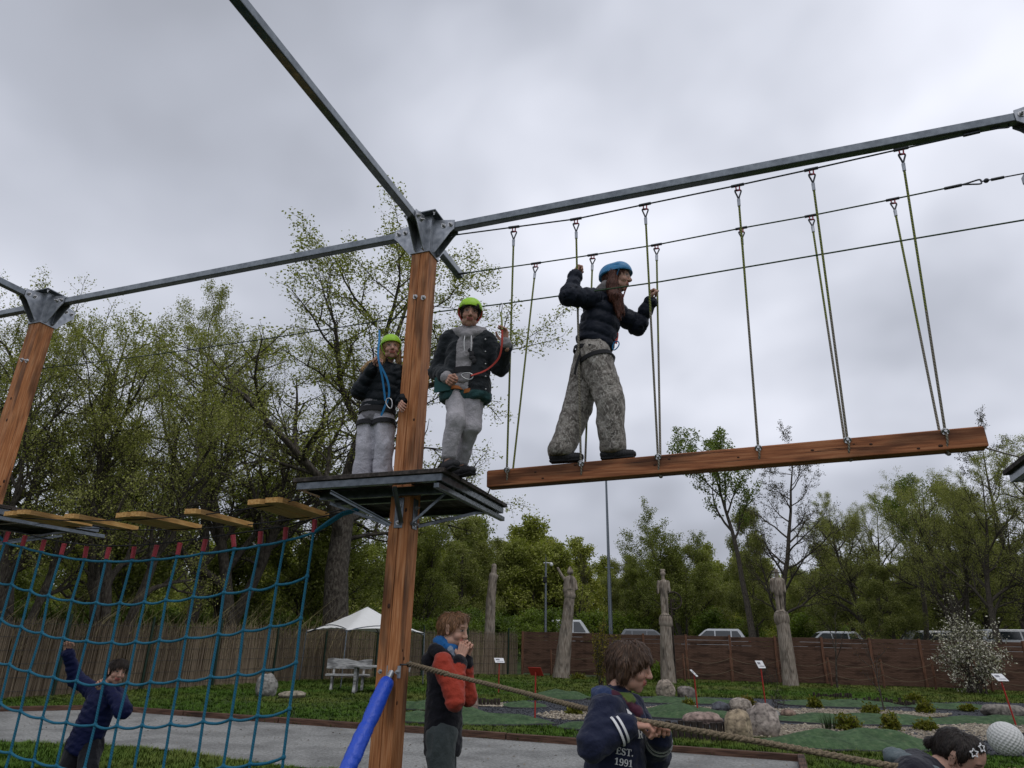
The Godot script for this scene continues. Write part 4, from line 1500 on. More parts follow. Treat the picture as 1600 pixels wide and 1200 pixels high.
func trees() -> void:
	tree_kinds()
	var t := [
		["broad", "tallest tree, its open crown rising behind the top of the middle post", -6.3, -29.3, 22.2, 1.49, 1.40],
		["forked", "dark forked tree with thin green leaves behind the left post's right side", -11.4, -21.1, 13.3, 3.42, 1.00],
		["leaning", "thick-trunked leaning tree behind the middle of the blue net", -11.3, -27.2, 16.5, 2.32, 1.00],
		["forked", "tree with several dark stems at the left edge behind the leaning post", -12.9, -19.1, 11.7, 3.79, 0.90],
		["broad", "tree with a straight dark trunk between the left post and the tallest tree", -13.3, -28.0, 16.9, 3.93, 0.85],
		["leaning", "tree whose long limbs reach left behind the girl in the lime helmet", -9.6, -29.5, 17.3, 0.41, 0.90],
		["broad", "tree cut off by the left edge behind the reed fence", -14.9, -20.1, 11.3, 0.08, 1.00],
		["willow", "bushy willow low behind the forked tree at the left", -18.4, -30.9, 12.2, 5.26, 1.20],
		["willow", "bushy willow low behind the plank steps", -12.3, -35.9, 13.0, 1.63, 1.30],
		["willow", "willow with light green shoots left of the middle post", -9.3, -38.9, 12.2, 1.47, 1.20],
		["willow", "pale willow just right of the middle post, below the platform", -5.0, -43.7, 9.3, 6.25, 1.10],
		["leafy", "round light green tree right of the boy's platform, far behind", -3.8, -59.9, 11.2, 2.95, 1.20],
		["leafy", "fresh green tree at the end of the falling tree line", -0.1, -68.0, 10.3, 5.25, 1.20],
		["bare", "dark thin tree behind the leaning carved trunk", 4.5, -71.9, 10.5, 2.99, 0.90],
		["bare", "small dark fir-shaped tree left of the tall lamp mast", 6.7, -65.7, 8.7, 4.01, 0.80],
		["leafy", "pale green tree right of the tall lamp mast", 12.8, -76.9, 9.9, 0.95, 1.20],
		["willow", "grey-green willow left of the tall slender tree", 12.6, -56.6, 12.1, 3.99, 1.00],
		["slender", "tall slender tree with a light leafy top seen under the swinging beam", 14.4, -47.9, 16.1, 5.45, 1.00],
		["leafy", "bright green full tree between the slender tree and the dark bare one", 19.7, -56.7, 12.0, 3.29, 0.75],
		["bare", "dark tree with hardly any leaves rising behind the standing carved figure", 19.0, -46.2, 15.8, 4.66, 1.05],
		["leafy", "leafy tree just right of the dark bare tree", 26.8, -55.9, 11.0, 4.22, 1.10],
		["broad", "wide tree with yellowish leaves under the outer end of the swinging beam", 25.4, -47.7, 11.1, 0.40, 0.90],
		["leafy", "low bright yellow-green tree in front of the wide one", 20.7, -38.8, 5.1, 4.76, 1.20],
		["slender", "thin tree with several bare stems left of the blossoming bush", 23.2, -39.7, 10.5, 3.71, 1.00],
		["forked", "many-stemmed tree with fresh leaves behind the blossoming bush", 23.0, -36.3, 10.6, 1.89, 0.90],
		["broad", "tree with fresh leaves at the right edge under the platform corner", 23.4, -33.6, 10.1, 0.19, 0.90],
		["bare", "tall tree with dark twigs at the right edge above the others", 29.4, -40.5, 15.3, 5.44, 0.90],
		["leafy", "dense green tree low at the right edge", 32.6, -48.0, 9.6, 2.97, 1.30],
		["leafy", "dark green tree low behind the standing carved figure", 27.2, -64.5, 7.9, 4.51, 1.20],
		["leafy", "green tree low behind the foot of the slender tree", 17.3, -63.7, 9.4, 5.52, 1.30],
		["forked", "tree outside the right edge, its limbs reaching in", 26.1, -32.9, 11.7, 4.48, 1.00],
		["leafy", "leafy tree in the gap between the thin tree and the wide tree", 32.9, -54.9, 8.4, 5.78, 1.20],
		["broad", "rounded tree with yellowish leaves between the thin tree and the many-stemmed one", 26.0, -42.7, 11.1, 2.48, 1.10],
		["leafy", "dense pale green tree behind the many-stemmed tree at the right", 28.8, -43.3, 10.9, 5.03, 1.10],
		["broad", "open-crowned tree just right of the dark bare tree, thin branches", 24.0, -50.6, 11.8, 2.79, 1.00],
		["willow", "low grey-green willow between the lamp mast and the slender tree", 12.5, -64.8, 10.6, 5.88, 1.10],
	]
	for q in t:
		tree(q[0], q[1], q[2], q[3], q[4], q[5], q[6])
	# the far wood and its undergrowth read as one mass
	rng.seed = 5
	var am := ArrayMesh.new()
	kinds.wood[3].into(am, M.bark)
	kinds.wood[4].into(am, M.leaf)
	var where := []
	var tints := []
	while where.size() < 330:
		var z := -66.0 - 100.0 * pow(rng.randf(), 1.4)
		var x := rng.randf_range(-1.05, 1.15) * -z
		var s := rng.randf_range(0.75, 1.15)
		if x > 0.1 * -z and z > -75.0:
			s *= 0.75
		where.append(Transform3D(Basis(Vector3.UP, rng.randf() * TAU).scaled(Vector3(s * rng.randf_range(0.8, 1.2), s, s)), Vector3(x, terrain(x, z), z)))
		var g := rng.randf()
		tints.append(Color(0.9, 0.95, 0.8).lerp(Color(1.7, 1.6, 1.2), g))
	var f := scatter(am, where, "far_wood", self, tints)
	tag(f, "far wood of fresh green trees behind the parked cars", "wood")
	var bm := ArrayMesh.new()
	kinds.bush[3].into(bm, M.bark)
	kinds.bush[4].into(bm, M.leaf)
	where = []
	tints = []
	while where.size() < 420:
		var z := -60.0 - 18.0 * rng.randf()
		var x := rng.randf_range(-1.0, 1.15) * -z
		if where.size() > 190:
			x = rng.randf_range(-34.0, 2.0)
			z = lerpf(-22.5, -38.0, clampf((x + 16.0) / 17.0, 0.0, 1.0)) - rng.randf_range(1.0, 9.0)
			if x < -14.0:
				z = -20.0 + (x + 14.0) * -0.15 - rng.randf_range(1.5, 12.0)
		var s := rng.randf_range(0.7, 1.35) * (1.5 if z < -55.0 else 1.0)
		where.append(Transform3D(Basis(Vector3.UP, rng.randf() * TAU).scaled(Vector3(s * 1.25, s, s * 1.25)), Vector3(x, terrain(x, z), z)))
		tints.append(Color(0.7, 0.8, 0.7).lerp(Color(1.15, 1.2, 0.9), rng.randf()))
	tag(scatter(bm, where, "undergrowth", self, tints), "green undergrowth beneath the trees behind the fences", "undergrowth")
	# tall dry grass behind the reed fence
	where = []
	tints = []
	var dry := tuft_mesh(9, 7, 1.5, 0.012, 0.25).mesh(M.reed)
	while where.size() < 260:
		var x := rng.randf_range(-15.0, -6.5)
		var z := -18.6 - (x + 12.5) * 1.6 - rng.randf_range(0.2, 1.8)
		var s := rng.randf_range(1.2, 2.0)
		where.append(Transform3D(Basis(Vector3.UP, rng.randf() * TAU).scaled(Vector3(s, s, s)), Vector3(x, ground(x, z), z)))
		tints.append(Color(0.3, 0.25, 0.13) * rng.randf_range(0.6, 1.1))
	tag(scatter(dry, where, "dry_grass", self, tints), "tall straw-coloured grass behind the reed fence", "dry grass")


func boulder(label: String, x: float, z: float, size: Vector3, col: Color, sd: int, turn := 0.0, tilt := 0.0, group := "") -> void:
	var o := tag(put(stone(size, col, sd), "boulder", M.stone, self), label, "boulder", group)
	o.position = Vector3(x, ground(x, z) + size.y * 0.72, z)
	o.rotation = Vector3(0, turn, tilt)


func stone(size: Vector3, col: Color, sd: int) -> MB:
	var mb := MB.new()
	mb.tint = col
	mb.ball(Vector3.ZERO, Vector3.ONE, 28, 18)
	for k in mb.v.size():
		var d := mb.v[k]
		var f := 1.0 + 0.26 * noise.get_noise_3d(d.x * 34.0 + sd * 91.0, d.y * 34.0, d.z * 34.0) + 0.06 * noise.get_noise_3d(d.x * 110.0, d.y * 110.0 + sd * 40.0, d.z * 110.0)
		var e := d.abs()
		f *= 1.0 - 0.16 * (pow(e.x, 4) + pow(e.y, 4) + pow(e.z, 4) - 0.5)
		mb.v[k] = d * f * size
		var w := 1.35 + 0.6 * noise.get_noise_3d(d.x * 60.0, d.y * 60.0 + sd * 17.0, d.z * 60.0)
		mb.c[k] = Color(col.r * w, col.g * w, col.b * w)
	smooth(mb)
	for a in 19:                                     # close the seam's normals
		var p := a * 29
		var m := (mb.n[p] + mb.n[p + 28]).normalized()
		mb.n[p] = m
		mb.n[p + 28] = m
	return mb


func shrub(label: String, category: String, x: float, z: float, r: float, high: float, count: int, size: float, ca: Color, cb: Color, sd: int, group := "", pointy := false) -> Node3D:
	var o := thing("shrub", label, category, Vector3(x, ground(x, z), z), 0, group)
	var g := Grower.new()
	g.r.seed = sd
	g.P = {"col_a": ca, "col_b": cb}
	var st := MB.new()
	for k in 9:
		var a := TAU * k / 9.0
		st.rod(Vector3.ZERO, Vector3(cos(a) * r * 0.6, high * (0.55 + 0.3 * g.r.randf()), sin(a) * r * 0.6), 0.012, 0.005, 5)
	put(st, "stems", M.bark, o)
	for k in count:
		var d := g.rnd().normalized()
		d.y = absf(d.y)
		var lump := 0.75 + 0.5 * noise.get_noise_3d(d.x * 90.0 + sd * 31.0, d.y * 90.0, d.z * 90.0)
		var q := d * lerpf(0.45, 1.0, sqrt(g.r.randf())) * lump
		g.leaf_at(Vector3(q.x * r, q.y * high * (1.15 if pointy else 1.0), q.z * r), size * g.r.randf_range(0.6, 1.2))
	put(g.leaf, "foliage", M.leaf, o)
	return o


func sapling(label: String, category: String, x: float, z: float, p: Dictionary, sd: int, leafmat: Material, called := "sapling") -> Node3D:
	var g := Grower.make(sd, p)
	var o := thing(called, label, category, Vector3(x, ground(x, z), z))
	put(g.bark, "branches", M.bark, o)
	if g.leaf.v.size():
		put(g.leaf, "foliage", leafmat, o)
	return o


# ---------------------------------------------------------------- fences
func reed_fence() -> void:
	var path := [Vector2(-16.5, -11.0), Vector2(-14.2, -14.0), Vector2(-12.0, -17.9), Vector2(-9.4, -22.4), Vector2(-6.76, -27.0), Vector2(-3.2, -30.8), Vector2(0.5, -33.9)]
	var o := thing("reed_fence", "tall fence of brown reeds behind the sand court and benches", "fence", Vector3(path[0].x, ground(0, path[0].y), path[0].y))
	rng.seed = 15
	var stalk := MB.new()
	stalk.tube(PackedVector3Array([Vector3(0, -0.03, 0), Vector3(0.004, 0.9, 0.003), Vector3(-0.004, 1.82, -0.002)]), [0.0072, 0.0066, 0.004], 4, false)
	var where := []
	var tints := []
	var gate := 0.0
	var pm := MB.new()
	pm.box(Transform3D(Basis.IDENTITY, Vector3(0, 0.94, 0)), Vector3(0.06, 1.98, 0.045), 0.006)
	pm.ball(Vector3(0, 1.94, 0), Vector3(0.034, 0.02, 0.028), 8, 6)
	var pmesh := pm.mesh(mat(lin(0.012, 0.03, 0.018), 0.5))
	for k in path.size() - 1:
		var a: Vector2 = path[k]
		var b: Vector2 = path[k + 1]
		var l := a.distance_to(b)
		var u := (b - a) / l
		var nn := Vector2(-u.y, u.x)
		if nn.dot(-a) < 0:
			nn = -nn
		var s := 0.0
		while s < l:
			s += rng.randf_range(0.006, 0.013)
			var q := a + u * s + nn * rng.randf_range(-0.016, 0.016)
			var f := rng.randf_range(0.89, 1.01) + 0.05 * noise.get_noise_2d(q.x * 40.0, q.y * 40.0)
			where.append(Transform3D(Basis(Vector3(rng.randf_range(-1, 1), 0, rng.randf_range(-1, 1)).normalized(), rng.randf_range(0, 0.025)).scaled(Vector3(1, f, 1)), Vector3(q.x, ground(0, q.y), q.y) - o.position))
			var t := rng.randf()
			tints.append(Color(0.16, 0.118, 0.08).lerp(Color(0.42, 0.335, 0.235), t * t) * (0.85 + 0.5 * noise.get_noise_2d(q.x * 12.0, q.y * 12.0)))
		for w in 6:
			var m := MB.new()
			var y := 0.15 + w * 0.31
			m.rod(Vector3(a.x, ground(0, a.y) + y, a.y) + Vector3(nn.x, 0, nn.y) * 0.027 - o.position, Vector3(b.x, ground(0, b.y) + y, b.y) + Vector3(nn.x, 0, nn.y) * 0.027 - o.position, 0.0045, 0.0045, 5)
			put(m, "wire", M.darksteel, o)
		var d := gate
		while d < l:
			var q := a + u * d + nn * 0.065
			var p := place(pmesh, "post", o)
			p.position = Vector3(q.x, ground(0, q.y), q.y) - o.position
			p.rotation.y = -u.angle()
			d += 2.35
		gate = d - l
	scatter(stalk.mesh(M.reed), where, "reeds", o, tints)


func wooden_fence() -> void:
	var a := Vector2(0.75, -33.6)
	var b := Vector2(25.5, -26.9)
	var n := 14
	var o := thing("wooden_fence", "long reddish-brown fence of horizontal boards in front of the parked cars", "fence", Vector3(a.x, ground(0, a.y), a.y))
	var u := (b - a).normalized()
	var step := a.distance_to(b) / n
	var turn := -u.angle()
	rng.seed = 19
	var pm := MB.new()
	pm.box(Transform3D(Basis.IDENTITY, Vector3(0, 0.9, 0.012)), Vector3(0.1, 1.88, 0.1), 0.008)
	var post := pm.mesh(M.fencepost)
	var slats := []
	for k in 4:
		var m := MB.new()
		m.box(Transform3D(Basis(Vector3.RIGHT, 0.17), Vector3.ZERO), Vector3(step - 0.108, 0.166, 0.02), 0.004)
		slats.append(m.mesh(M.slat))
	for k in n + 1:
		var q := a + u * step * k
		var p := place(post, "post", o)
		p.position = Vector3(q.x, ground(0, q.y), q.y) - o.position
		p.rotation.y = turn
		if k == n:
			break
		var c := a + u * step * (k + 0.5)
		var drop := rng.randf_range(-0.025, 0.025)
		for j in 11:
			var y := 0.13 + j * 0.154 + (0.022 if j > 8 else 0.0) * (j - 8)
			var s := place(slats[rng.randi() % 4], "slat", o)
			s.position = Vector3(c.x, ground(0, c.y) + y + drop, c.y) - o.position
			s.rotation = Vector3(0, turn, rng.randf_range(-0.003, 0.003))


func rope_fence() -> void:
	var px := [2.00, -32.78, 4.15, -31.63, 5.84, -31.32, 7.39, -30.56, 9.28, -30.36, 11.19, -29.80, 12.85, -29.20, 14.65, -28.69, 16.36, -28.19, 18.24, -27.77, 19.77, -27.00]
	var at := []
	for k in range(0, px.size(), 2):
		at.append(Vector3(px[k], ground(0, px[k + 1]), px[k + 1]))
	var o := thing("rope_fence", "low fence of brown posts with drooping ropes along the wooden fence", "rope fence", at[0])
	for k in at.size():
		var m := MB.new()
		m.tube(PackedVector3Array([Vector3(0, -0.1, 0), Vector3(0.01, 0.6, 0.01), Vector3(0.0, 1.08, 0.0)]), [0.05, 0.046, 0.043], 9)
		var p := put(m, "post", M.fencepost, o)
		p.position = at[k] - o.position
		p.rotation.z = 0.03 * sin(k * 2.3)
		if k < at.size() - 1:
			for y in [0.95, 0.5]:
				var r := MB.new()
				r.tube(sag(at[k] - o.position + Vector3(0, y, 0.06), at[k + 1] - o.position + Vector3(0, y, 0.06), 0.22, 12), 0.008, 5)
				put(r, "rope", M.hemp, o)


# ---------------------------------------------------------------- furniture of the lawn
func slab(pts: Array, thick: float, t: Transform3D) -> MB:
	var m := MB.new()
	m.plate(pts, t, thick)
	return m


func bench(label: String, x: float, z: float, turn: float) -> void:
	var o := thing("bench", label, "bench", Vector3(x, ground(x, z), z), turn, "weathered grey benches by the table")
	var seat := MB.new()
	seat.box(Transform3D(Basis.IDENTITY, Vector3(0, 0.43, 0.0)), Vector3(1.3, 0.06, 0.36), 0.015)
	put(seat, "seat", M.benchwood, o)
	var wave := [Vector2(-0.67, 0.0)]
	wave.append(Vector2(0.67, 0.0))
	for k in 13:
		var t := 1.0 - k / 12.0
		wave.append(Vector2(lerpf(-0.68, 0.68, t), 0.27 + 0.03 * sin(t * 7.0) + 0.015 * sin(t * 17.0)))
	put(slab(wave, 0.05, Transform3D(Basis(Vector3.RIGHT, -0.14), Vector3(0, 0.6, -0.2))), "backrest", M.benchwood, o)
	for s in [-1, 1]:
		put(slab([Vector2(-0.2, 0.0), Vector2(0.2, 0.0), Vector2(0.12, 0.18), Vector2(0.15, 0.4), Vector2(-0.15, 0.4), Vector2(-0.12, 0.18)], 0.06, Transform3D(Basis(Vector3.UP, PI / 2), Vector3(s * 0.45, 0, 0))), "leg", M.benchwood, o)
		var arm := MB.new()
		arm.bar(Vector3(s * 0.45, 0.4, -0.17), Vector3(s * 0.45, 0.82, -0.26), 0.06, 0.05)
		put(arm, "back_support", M.benchwood, o)


func picnic() -> void:
	bench("weathered grey bench with wavy backrest left of the garden table", -4.78, -22.41, 0.1)
	bench("weathered grey bench half hidden behind the middle post, right of the table", -3.33, -21.83, -1.0)
	var o := thing("table", "weathered grey wooden garden table between two benches", "table", Vector3.ZERO, 0.05)
	var q := Vector2(-3.95, -21.67)
	o.position = Vector3(q.x, ground(0, q.y), q.y)
	for k in 3:
		var m := MB.new()
		m.box(Transform3D(Basis.IDENTITY, Vector3(0, 0.72, (k - 1) * 0.235)), Vector3(1.35, 0.06, 0.228), 0.015)
		put(m, "plank", M.benchwood, o)
	for s in [-1, 1]:
		put(slab([Vector2(-0.3, 0.0), Vector2(0.3, 0.0), Vector2(0.2, 0.3), Vector2(0.26, 0.69), Vector2(-0.26, 0.69), Vector2(-0.2, 0.3)], 0.08, Transform3D(Basis(Vector3.UP, PI / 2), Vector3(s * 0.42, 0, 0))), "leg", M.benchwood, o)
	# the sail roof
	var c := Vector3(-5.0, -0.62, -25.6)
	c.y += ground(0, c.z)
	var t := thing("sun_canopy", "white tent-like sail roof on arched poles over the benches", "canopy", c, 0.7)
	var mb := MB.new()
	var n := 20
	for a in n + 1:
		for b in n + 1:
			var u := a / float(n) * 2.0 - 1.0
			var w := b / float(n) * 2.0 - 1.0
			var pinch := 1.0 - 0.16 * (1.0 - u * u) * w * w
			var pinch2 := 1.0 - 0.16 * (1.0 - w * w) * u * u
			var h := 2.28 + 0.85 * pow(maxf(0.0, 1.0 - maxf(absf(u), absf(w)) * 0.98), 1.35) + 0.1 * (1.0 - u * u) * w * w + 0.1 * (1.0 - w * w) * u * u + 0.012 * sin(u * 21.0) * sin(w * 19.0)
			mb.add(Vector3(u * 1.5 * pinch2, h, w * 1.5 * pinch), Vector3.UP)
	for a in n:
		for b in n:
			var k := a * (n + 1) + b
			mb.quad(k, k + 1, k + n + 2, k + n + 1)
	smooth(mb)
	put(mb, "sail", M.canvas, t)
	for s in [-1, 1]:
		for v in [-1, 1]:
			var p := MB.new()
			p.rod(Vector3(s * 1.55, 0, v * 1.55), Vector3(s * 1.5, 2.3, v * 1.5), 0.02, 0.02, 10)
			put(p, "pole", M.zinc, t)
			var ar := MB.new()
			var pts := PackedVector3Array()
			for k in 13:
				var f := k / 12.0
				pts.append(Vector3(s * 1.5 * (1.0 - f), 2.22 + 0.42 * sin(f * PI * 0.5), v * 1.5 * (1.0 - f)))
			ar.tube(pts, 0.02, 6)
			put(ar, "arch", M.zinc, t)
	for s in [-1, 1]:
		for ax in 2:
			var ar := MB.new()
			var pts := PackedVector3Array()
			for k in 15:
				var f := k / 14.0 * 2.0 - 1.0
				var q3 := Vector3(f * 1.5, 2.25 + 0.22 * (1.0 - f * f), s * 1.38)
				pts.append(q3 if ax == 0 else Vector3(q3.z, q3.y, q3.x))
			ar.tube(pts, 0.016, 6)
			put(ar, "edge_pole", M.zinc, t)


func sign_post(label: String, x: float, z: float, high: float, lean: Vector2, plate_turn: float, tilt: float, dark := false) -> void:
	var o := thing("sign", label, "sign", Vector3(x, ground(x, z), z), 0, "hole signs of the mini golf course")
	var top := Vector3(lean.x, high, lean.y)
	var m := MB.new()
	m.rod(Vector3(0, -0.05, 0), top, 0.017, 0.017, 8)
	put(m, "pole", M.redpaint, o)
	var p := MB.new()
	p.box(Transform3D(Basis(Vector3.UP, plate_turn) * Basis(Vector3.RIGHT, tilt), top + Vector3(0, 0.01, 0)), Vector3(0.3, 0.21, 0.012), 0.003)
	put(p, "plate", M.redpaint if dark else M.white, o)
	if not dark:
		var t := MB.new()
		var b := Basis(Vector3.UP, plate_turn) * Basis(Vector3.RIGHT, tilt)
		for s in [-1.0, 1.0]:
			t.box(Transform3D(b, top + Vector3(0, 0.01, 0) + b * Vector3(-0.05, 0.03, s * 0.0075)), Vector3(0.12, 0.06, 0.002), 0.0)
			t.box(Transform3D(b, top + Vector3(0, 0.01, 0) + b * Vector3(0.02, -0.05, s * 0.0075)), Vector3(0.2, 0.02, 0.002), 0.0)
		put(t, "print", mat(lin(0.2, 0.2, 0.22), 0.6), o)
	else:
		var c := MB.new()
		c.rod(top * 0.44, top * 0.56, 0.03, 0.03, 8)
		put(c, "collar", M.black, o)


func palisade(label: String, x: float, z: float, len: float, turn: float, low: float, high: float, sd: int, step := 0.1) -> void:
	var o := thing("palisade", label, "palisade", Vector3(x, ground(x, z), z), turn, "dark log borders of the mini golf course")
	var r := RandomNumberGenerator.new()
	r.seed = sd
	var n := int(len / step)
	for k in n:
		var h := lerpf(low, high, r.randf())
		var m := MB.new()
		m.tube(PackedVector3Array([Vector3(0, -0.1, 0), Vector3(0, h - 0.01, 0), Vector3(0, h, 0)]), [step * 0.48, step * 0.48, step * 0.4], 8)
		var p := put(m, "log", M.darkpost, o)
		p.position = Vector3((k - n * 0.5) * step, 0, 0.02 * sin(k * 1.7))


func golf_course() -> void:
	var slate := [blob(1.1, -17.6, 2.1, 2.9, 0.3, 1), blob(6.6, -18.6, 6.6, 3.9, -0.12, 2), blob(9.3, -14.3, 3.3, 2.4, 0.1, 3), blob(15.0, -20.5, 3.5, 2.4, 0.1, 4)]
	for k in slate.size():
		structure(sheet(slate[k], 0.006 + 0.002 * k), "slate_gravel", M.slate, "dark slate gravel between the putting greens")
		bare.append(slate[k])
	var beds := [blob(1.55, -16.7, 0.85, 0.8, 0.1, 11), blob(4.7, -18.4, 1.8, 0.95, -0.15, 12), blob(6.9, -14.7, 3.1, 1.15, -0.08, 13), blob(8.6, -18.7, 2.6, 0.8, 0.0, 14), blob(-0.3, -18.7, 0.6, 0.4, 0, 15), blob(10.5, -15.9, 1.6, 0.7, 0, 16)]
	for k in beds.size():
		structure(sheet(beds[k], 0.018 + 0.002 * k), "pebble_bed", M.pebble, "bed of pale brown pebbles among the putting greens")
		bare.append(beds[k])
	var greens := [
		[blob(-1.9, -17.9, 1.25, 0.75, 0.1, 21), 0.14, "mounded putting green behind the boy with red sleeves, farther one"],
		[blob(-0.75, -15.4, 1.75, 0.8, 0.08, 22), 0.17, "mounded putting green at the edge of the grass right behind the boy with red sleeves"],
		[blob(0.45, -18.6, 0.6, 0.6, 0.0, 23), 0.12, "small putting green beside the short dark log border and thin red sign"],
		[blob(1.5, -21.4, 0.95, 0.9, 0.0, 24), 0.16, "putting green left of the dry brushwood post"],
		[blob(1.6, -14.6, 0.6, 0.42, 0.0, 25), 0.1, "small putting green just left of the boy in the navy jacket"],
		[blob(5.0, -20.9, 1.7, 0.75, -0.1, 26), 0.1, "putting green behind the two upright boulders"],
		[blob(4.1, -17.3, 1.45, 0.85, -0.05, 27), 0.16, "putting green right of the boy in navy, a red sign at its edge"],
		[blob(9.3, -20.9, 1.8, 0.9, -0.1, 28), 0.12, "putting green with the dark notched log border on it"],
		[blob(8.1, -16.9, 2.2, 0.95, -0.06, 29), 0.14, "long putting green behind the dwarf pines"],
		[blob(5.9, -13.0, 1.75, 0.72, -0.06, 30), 0.2, "nearest putting green, right of the big boulders"],
		[blob(12.0, -17.2, 2.2, 0.85, -0.05, 31), 0.14, "putting green under the red sign at the right edge"],
		[blob(12.3, -20.8, 1.4, 0.8, -0.1, 32), 0.12, "putting green in front of the blossoming bush"],
	]
	for g in greens:
		mound(g[0], g[1], "putting_green", g[2])
		bare.append(g[0])
	# loose stones
	rng.seed = 31
	var pm := MB.new()
	pm.ball(Vector3.ZERO, Vector3(1.0, 0.62, 0.8), 6, 4)
	var pebble := pm.mesh(mat(Color.WHITE, 0.85, {"vc": true}))
	var where := []
	var tints := []
	for set in [[beds, 5200, 0.014, 0.04, Color(0.12, 0.095, 0.065), Color(0.46, 0.4, 0.31)], [slate, 9000, 0.01, 0.026, Color(0.02, 0.022, 0.028), Color(0.11, 0.115, 0.13)]]:
		where = []
		tints = []
		var tries := 0
		while where.size() < set[1] and tries < 60000:
			tries += 1
			var poly: Array = set[0][rng.randi() % set[0].size()]
			var lo := Vector2(1e6, 1e6)
			var hi := -lo
			for p in poly:
				lo = lo.min(p)
				hi = hi.max(p)
			var q := Vector2(rng.randf_range(lo.x, hi.x), rng.randf_range(lo.y, hi.y))
			if not Geometry2D.is_point_in_polygon(q, PackedVector2Array(poly)):
				continue
			var s := lerpf(set[2], set[3], pow(rng.randf(), 2.0))
			where.append(Transform3D((Basis(Vector3.UP, rng.randf() * TAU) * Basis(Vector3.RIGHT, rng.randf_range(-0.5, 0.5))).scaled(Vector3(s, s, s)), Vector3(q.x, ground(0, q.y) + 0.02 + s * 0.2, q.y)))
			tints.append((set[4] as Color).lerp(set[5], rng.randf()))
		var o := scatter(pebble, where, "pebbles" if set[1] == 5200 else "slate_chips", self, tints)
		tag(o, "loose pale pebbles lying on the beds" if set[1] == 5200 else "loose dark slate chips on the gravel areas", "pebbles" if set[1] == 5200 else "gravel")
	var warm := Color(0.36, 0.3, 0.24)
	var gray := Color(0.3, 0.29, 0.275)
	boulder("rough grey boulder standing on the grass in front of the reed fence", -6.39, -19.97, Vector3(0.3, 0.34, 0.26), Color(0.3, 0.29, 0.265), 1)
	boulder("flat tan stone lying beside the grey boulder on the grass", -5.58, -19.58, Vector3(0.36, 0.11, 0.24), Color(0.33, 0.29, 0.22), 2, 0.2)
	boulder("upright egg-shaped beige boulder left of a darker round one", 4.60, -21.39, Vector3(0.27, 0.34, 0.25), warm, 3, 0.4, 0.35)
	boulder("grey-brown round boulder right of the upright beige one", 5.22, -21.54, Vector3(0.3, 0.23, 0.26), Color(0.22, 0.19, 0.17), 4, 1.4)
	boulder("long flat pinkish stone on top of the dark log wall", 4.13, -15.78, Vector3(0.42, 0.14, 0.26), Color(0.34, 0.25, 0.21), 5, 0.1, 0.05)
	boulder("nearest pointed boulder with rusty stains, beside the log wall", 4.07, -13.16, Vector3(0.235, 0.32, 0.22), Color(0.38, 0.3, 0.2), 6, 0.8)
	boulder("large smooth beige boulder behind the pointed one", 4.80, -14.06, Vector3(0.3, 0.33, 0.27), Color(0.37, 0.315, 0.275), 7, 2.2, -0.3)
	boulder("pale boulder farthest back in the group of three big ones", 5.76, -18.36, Vector3(0.27, 0.2, 0.24), Color(0.36, 0.31, 0.26), 8, 0.3)
	boulder("dark bluish stone on the pebbles left of the three big boulders", 5.28, -18.41, Vector3(0.23, 0.13, 0.18), Color(0.1, 0.105, 0.12), 9)
	boulder("small grey stone right of the three big boulders", 6.12, -17.07, Vector3(0.13, 0.11, 0.12), gray, 10)
	boulder("small reddish stone right of the three big boulders", 6.44, -17.13, Vector3(0.2, 0.13, 0.15), Color(0.26, 0.18, 0.14), 11, 0.5)
	boulder("pink stone at the boy's elbow, beside the dark log border", -0.79, -17.07, Vector3(0.2, 0.25, 0.18), Color(0.36, 0.27, 0.22), 12)
	boulder("weathered grey log-shaped stone at the right edge by the red sign", 12.50, -18.78, Vector3(0.62, 0.17, 0.22), Color(0.24, 0.215, 0.185), 13, 0.1)
	sign_post("thin red sign with a tilted white plate right of the boy with red sleeves", -0.21, -22.41, 0.92, Vector2(0.0, 0.0), 0.3, -0.9)
	sign_post("red sign with a dark red plate and black collar on its pole", 0.61, -15.39, 0.95, Vector2(0.01, 0.0), 2.6, -0.7, true)
	sign_post("red sign with a narrow tilted plate behind the long flat stone", 4.43, -17.27, 0.9, Vector2(-0.03, 0.0), 1.2, -0.8)
	sign_post("red sign with a bent white plate between the round bush and the boulders", 6.78, -19.49, 1.05, Vector2(-0.03, 0.0), 0.6, -0.5)
	sign_post("leaning red sign with a white plate at the right edge above the golf ball", 11.13, -16.41, 0.98, Vector2(-0.13, 0.0), 0.25, -0.8)
	palisade("dark notched border of short logs, like battlements, on a green", 10.58, -20.81, 1.75, -0.05, 0.1, 0.24, 3, 0.075)
	palisade("long low dark log border behind the notched one", 10.30, -23.39, 1.25, -0.05, 0.06, 0.17, 4, 0.075)
	palisade("dark log wall under the long flat pinkish stone", 3.37, -13.29, 1.25, -0.1, 0.26, 0.31, 5, 0.11)
	palisade("short dark log border with a taller end beside the boy with red sleeves", -0.43, -18.47, 0.75, 0.15, 0.14, 0.2, 6, 0.09)
	var dc := [Color(0.08, 0.095, 0.015), Color(0.21, 0.2, 0.035)]
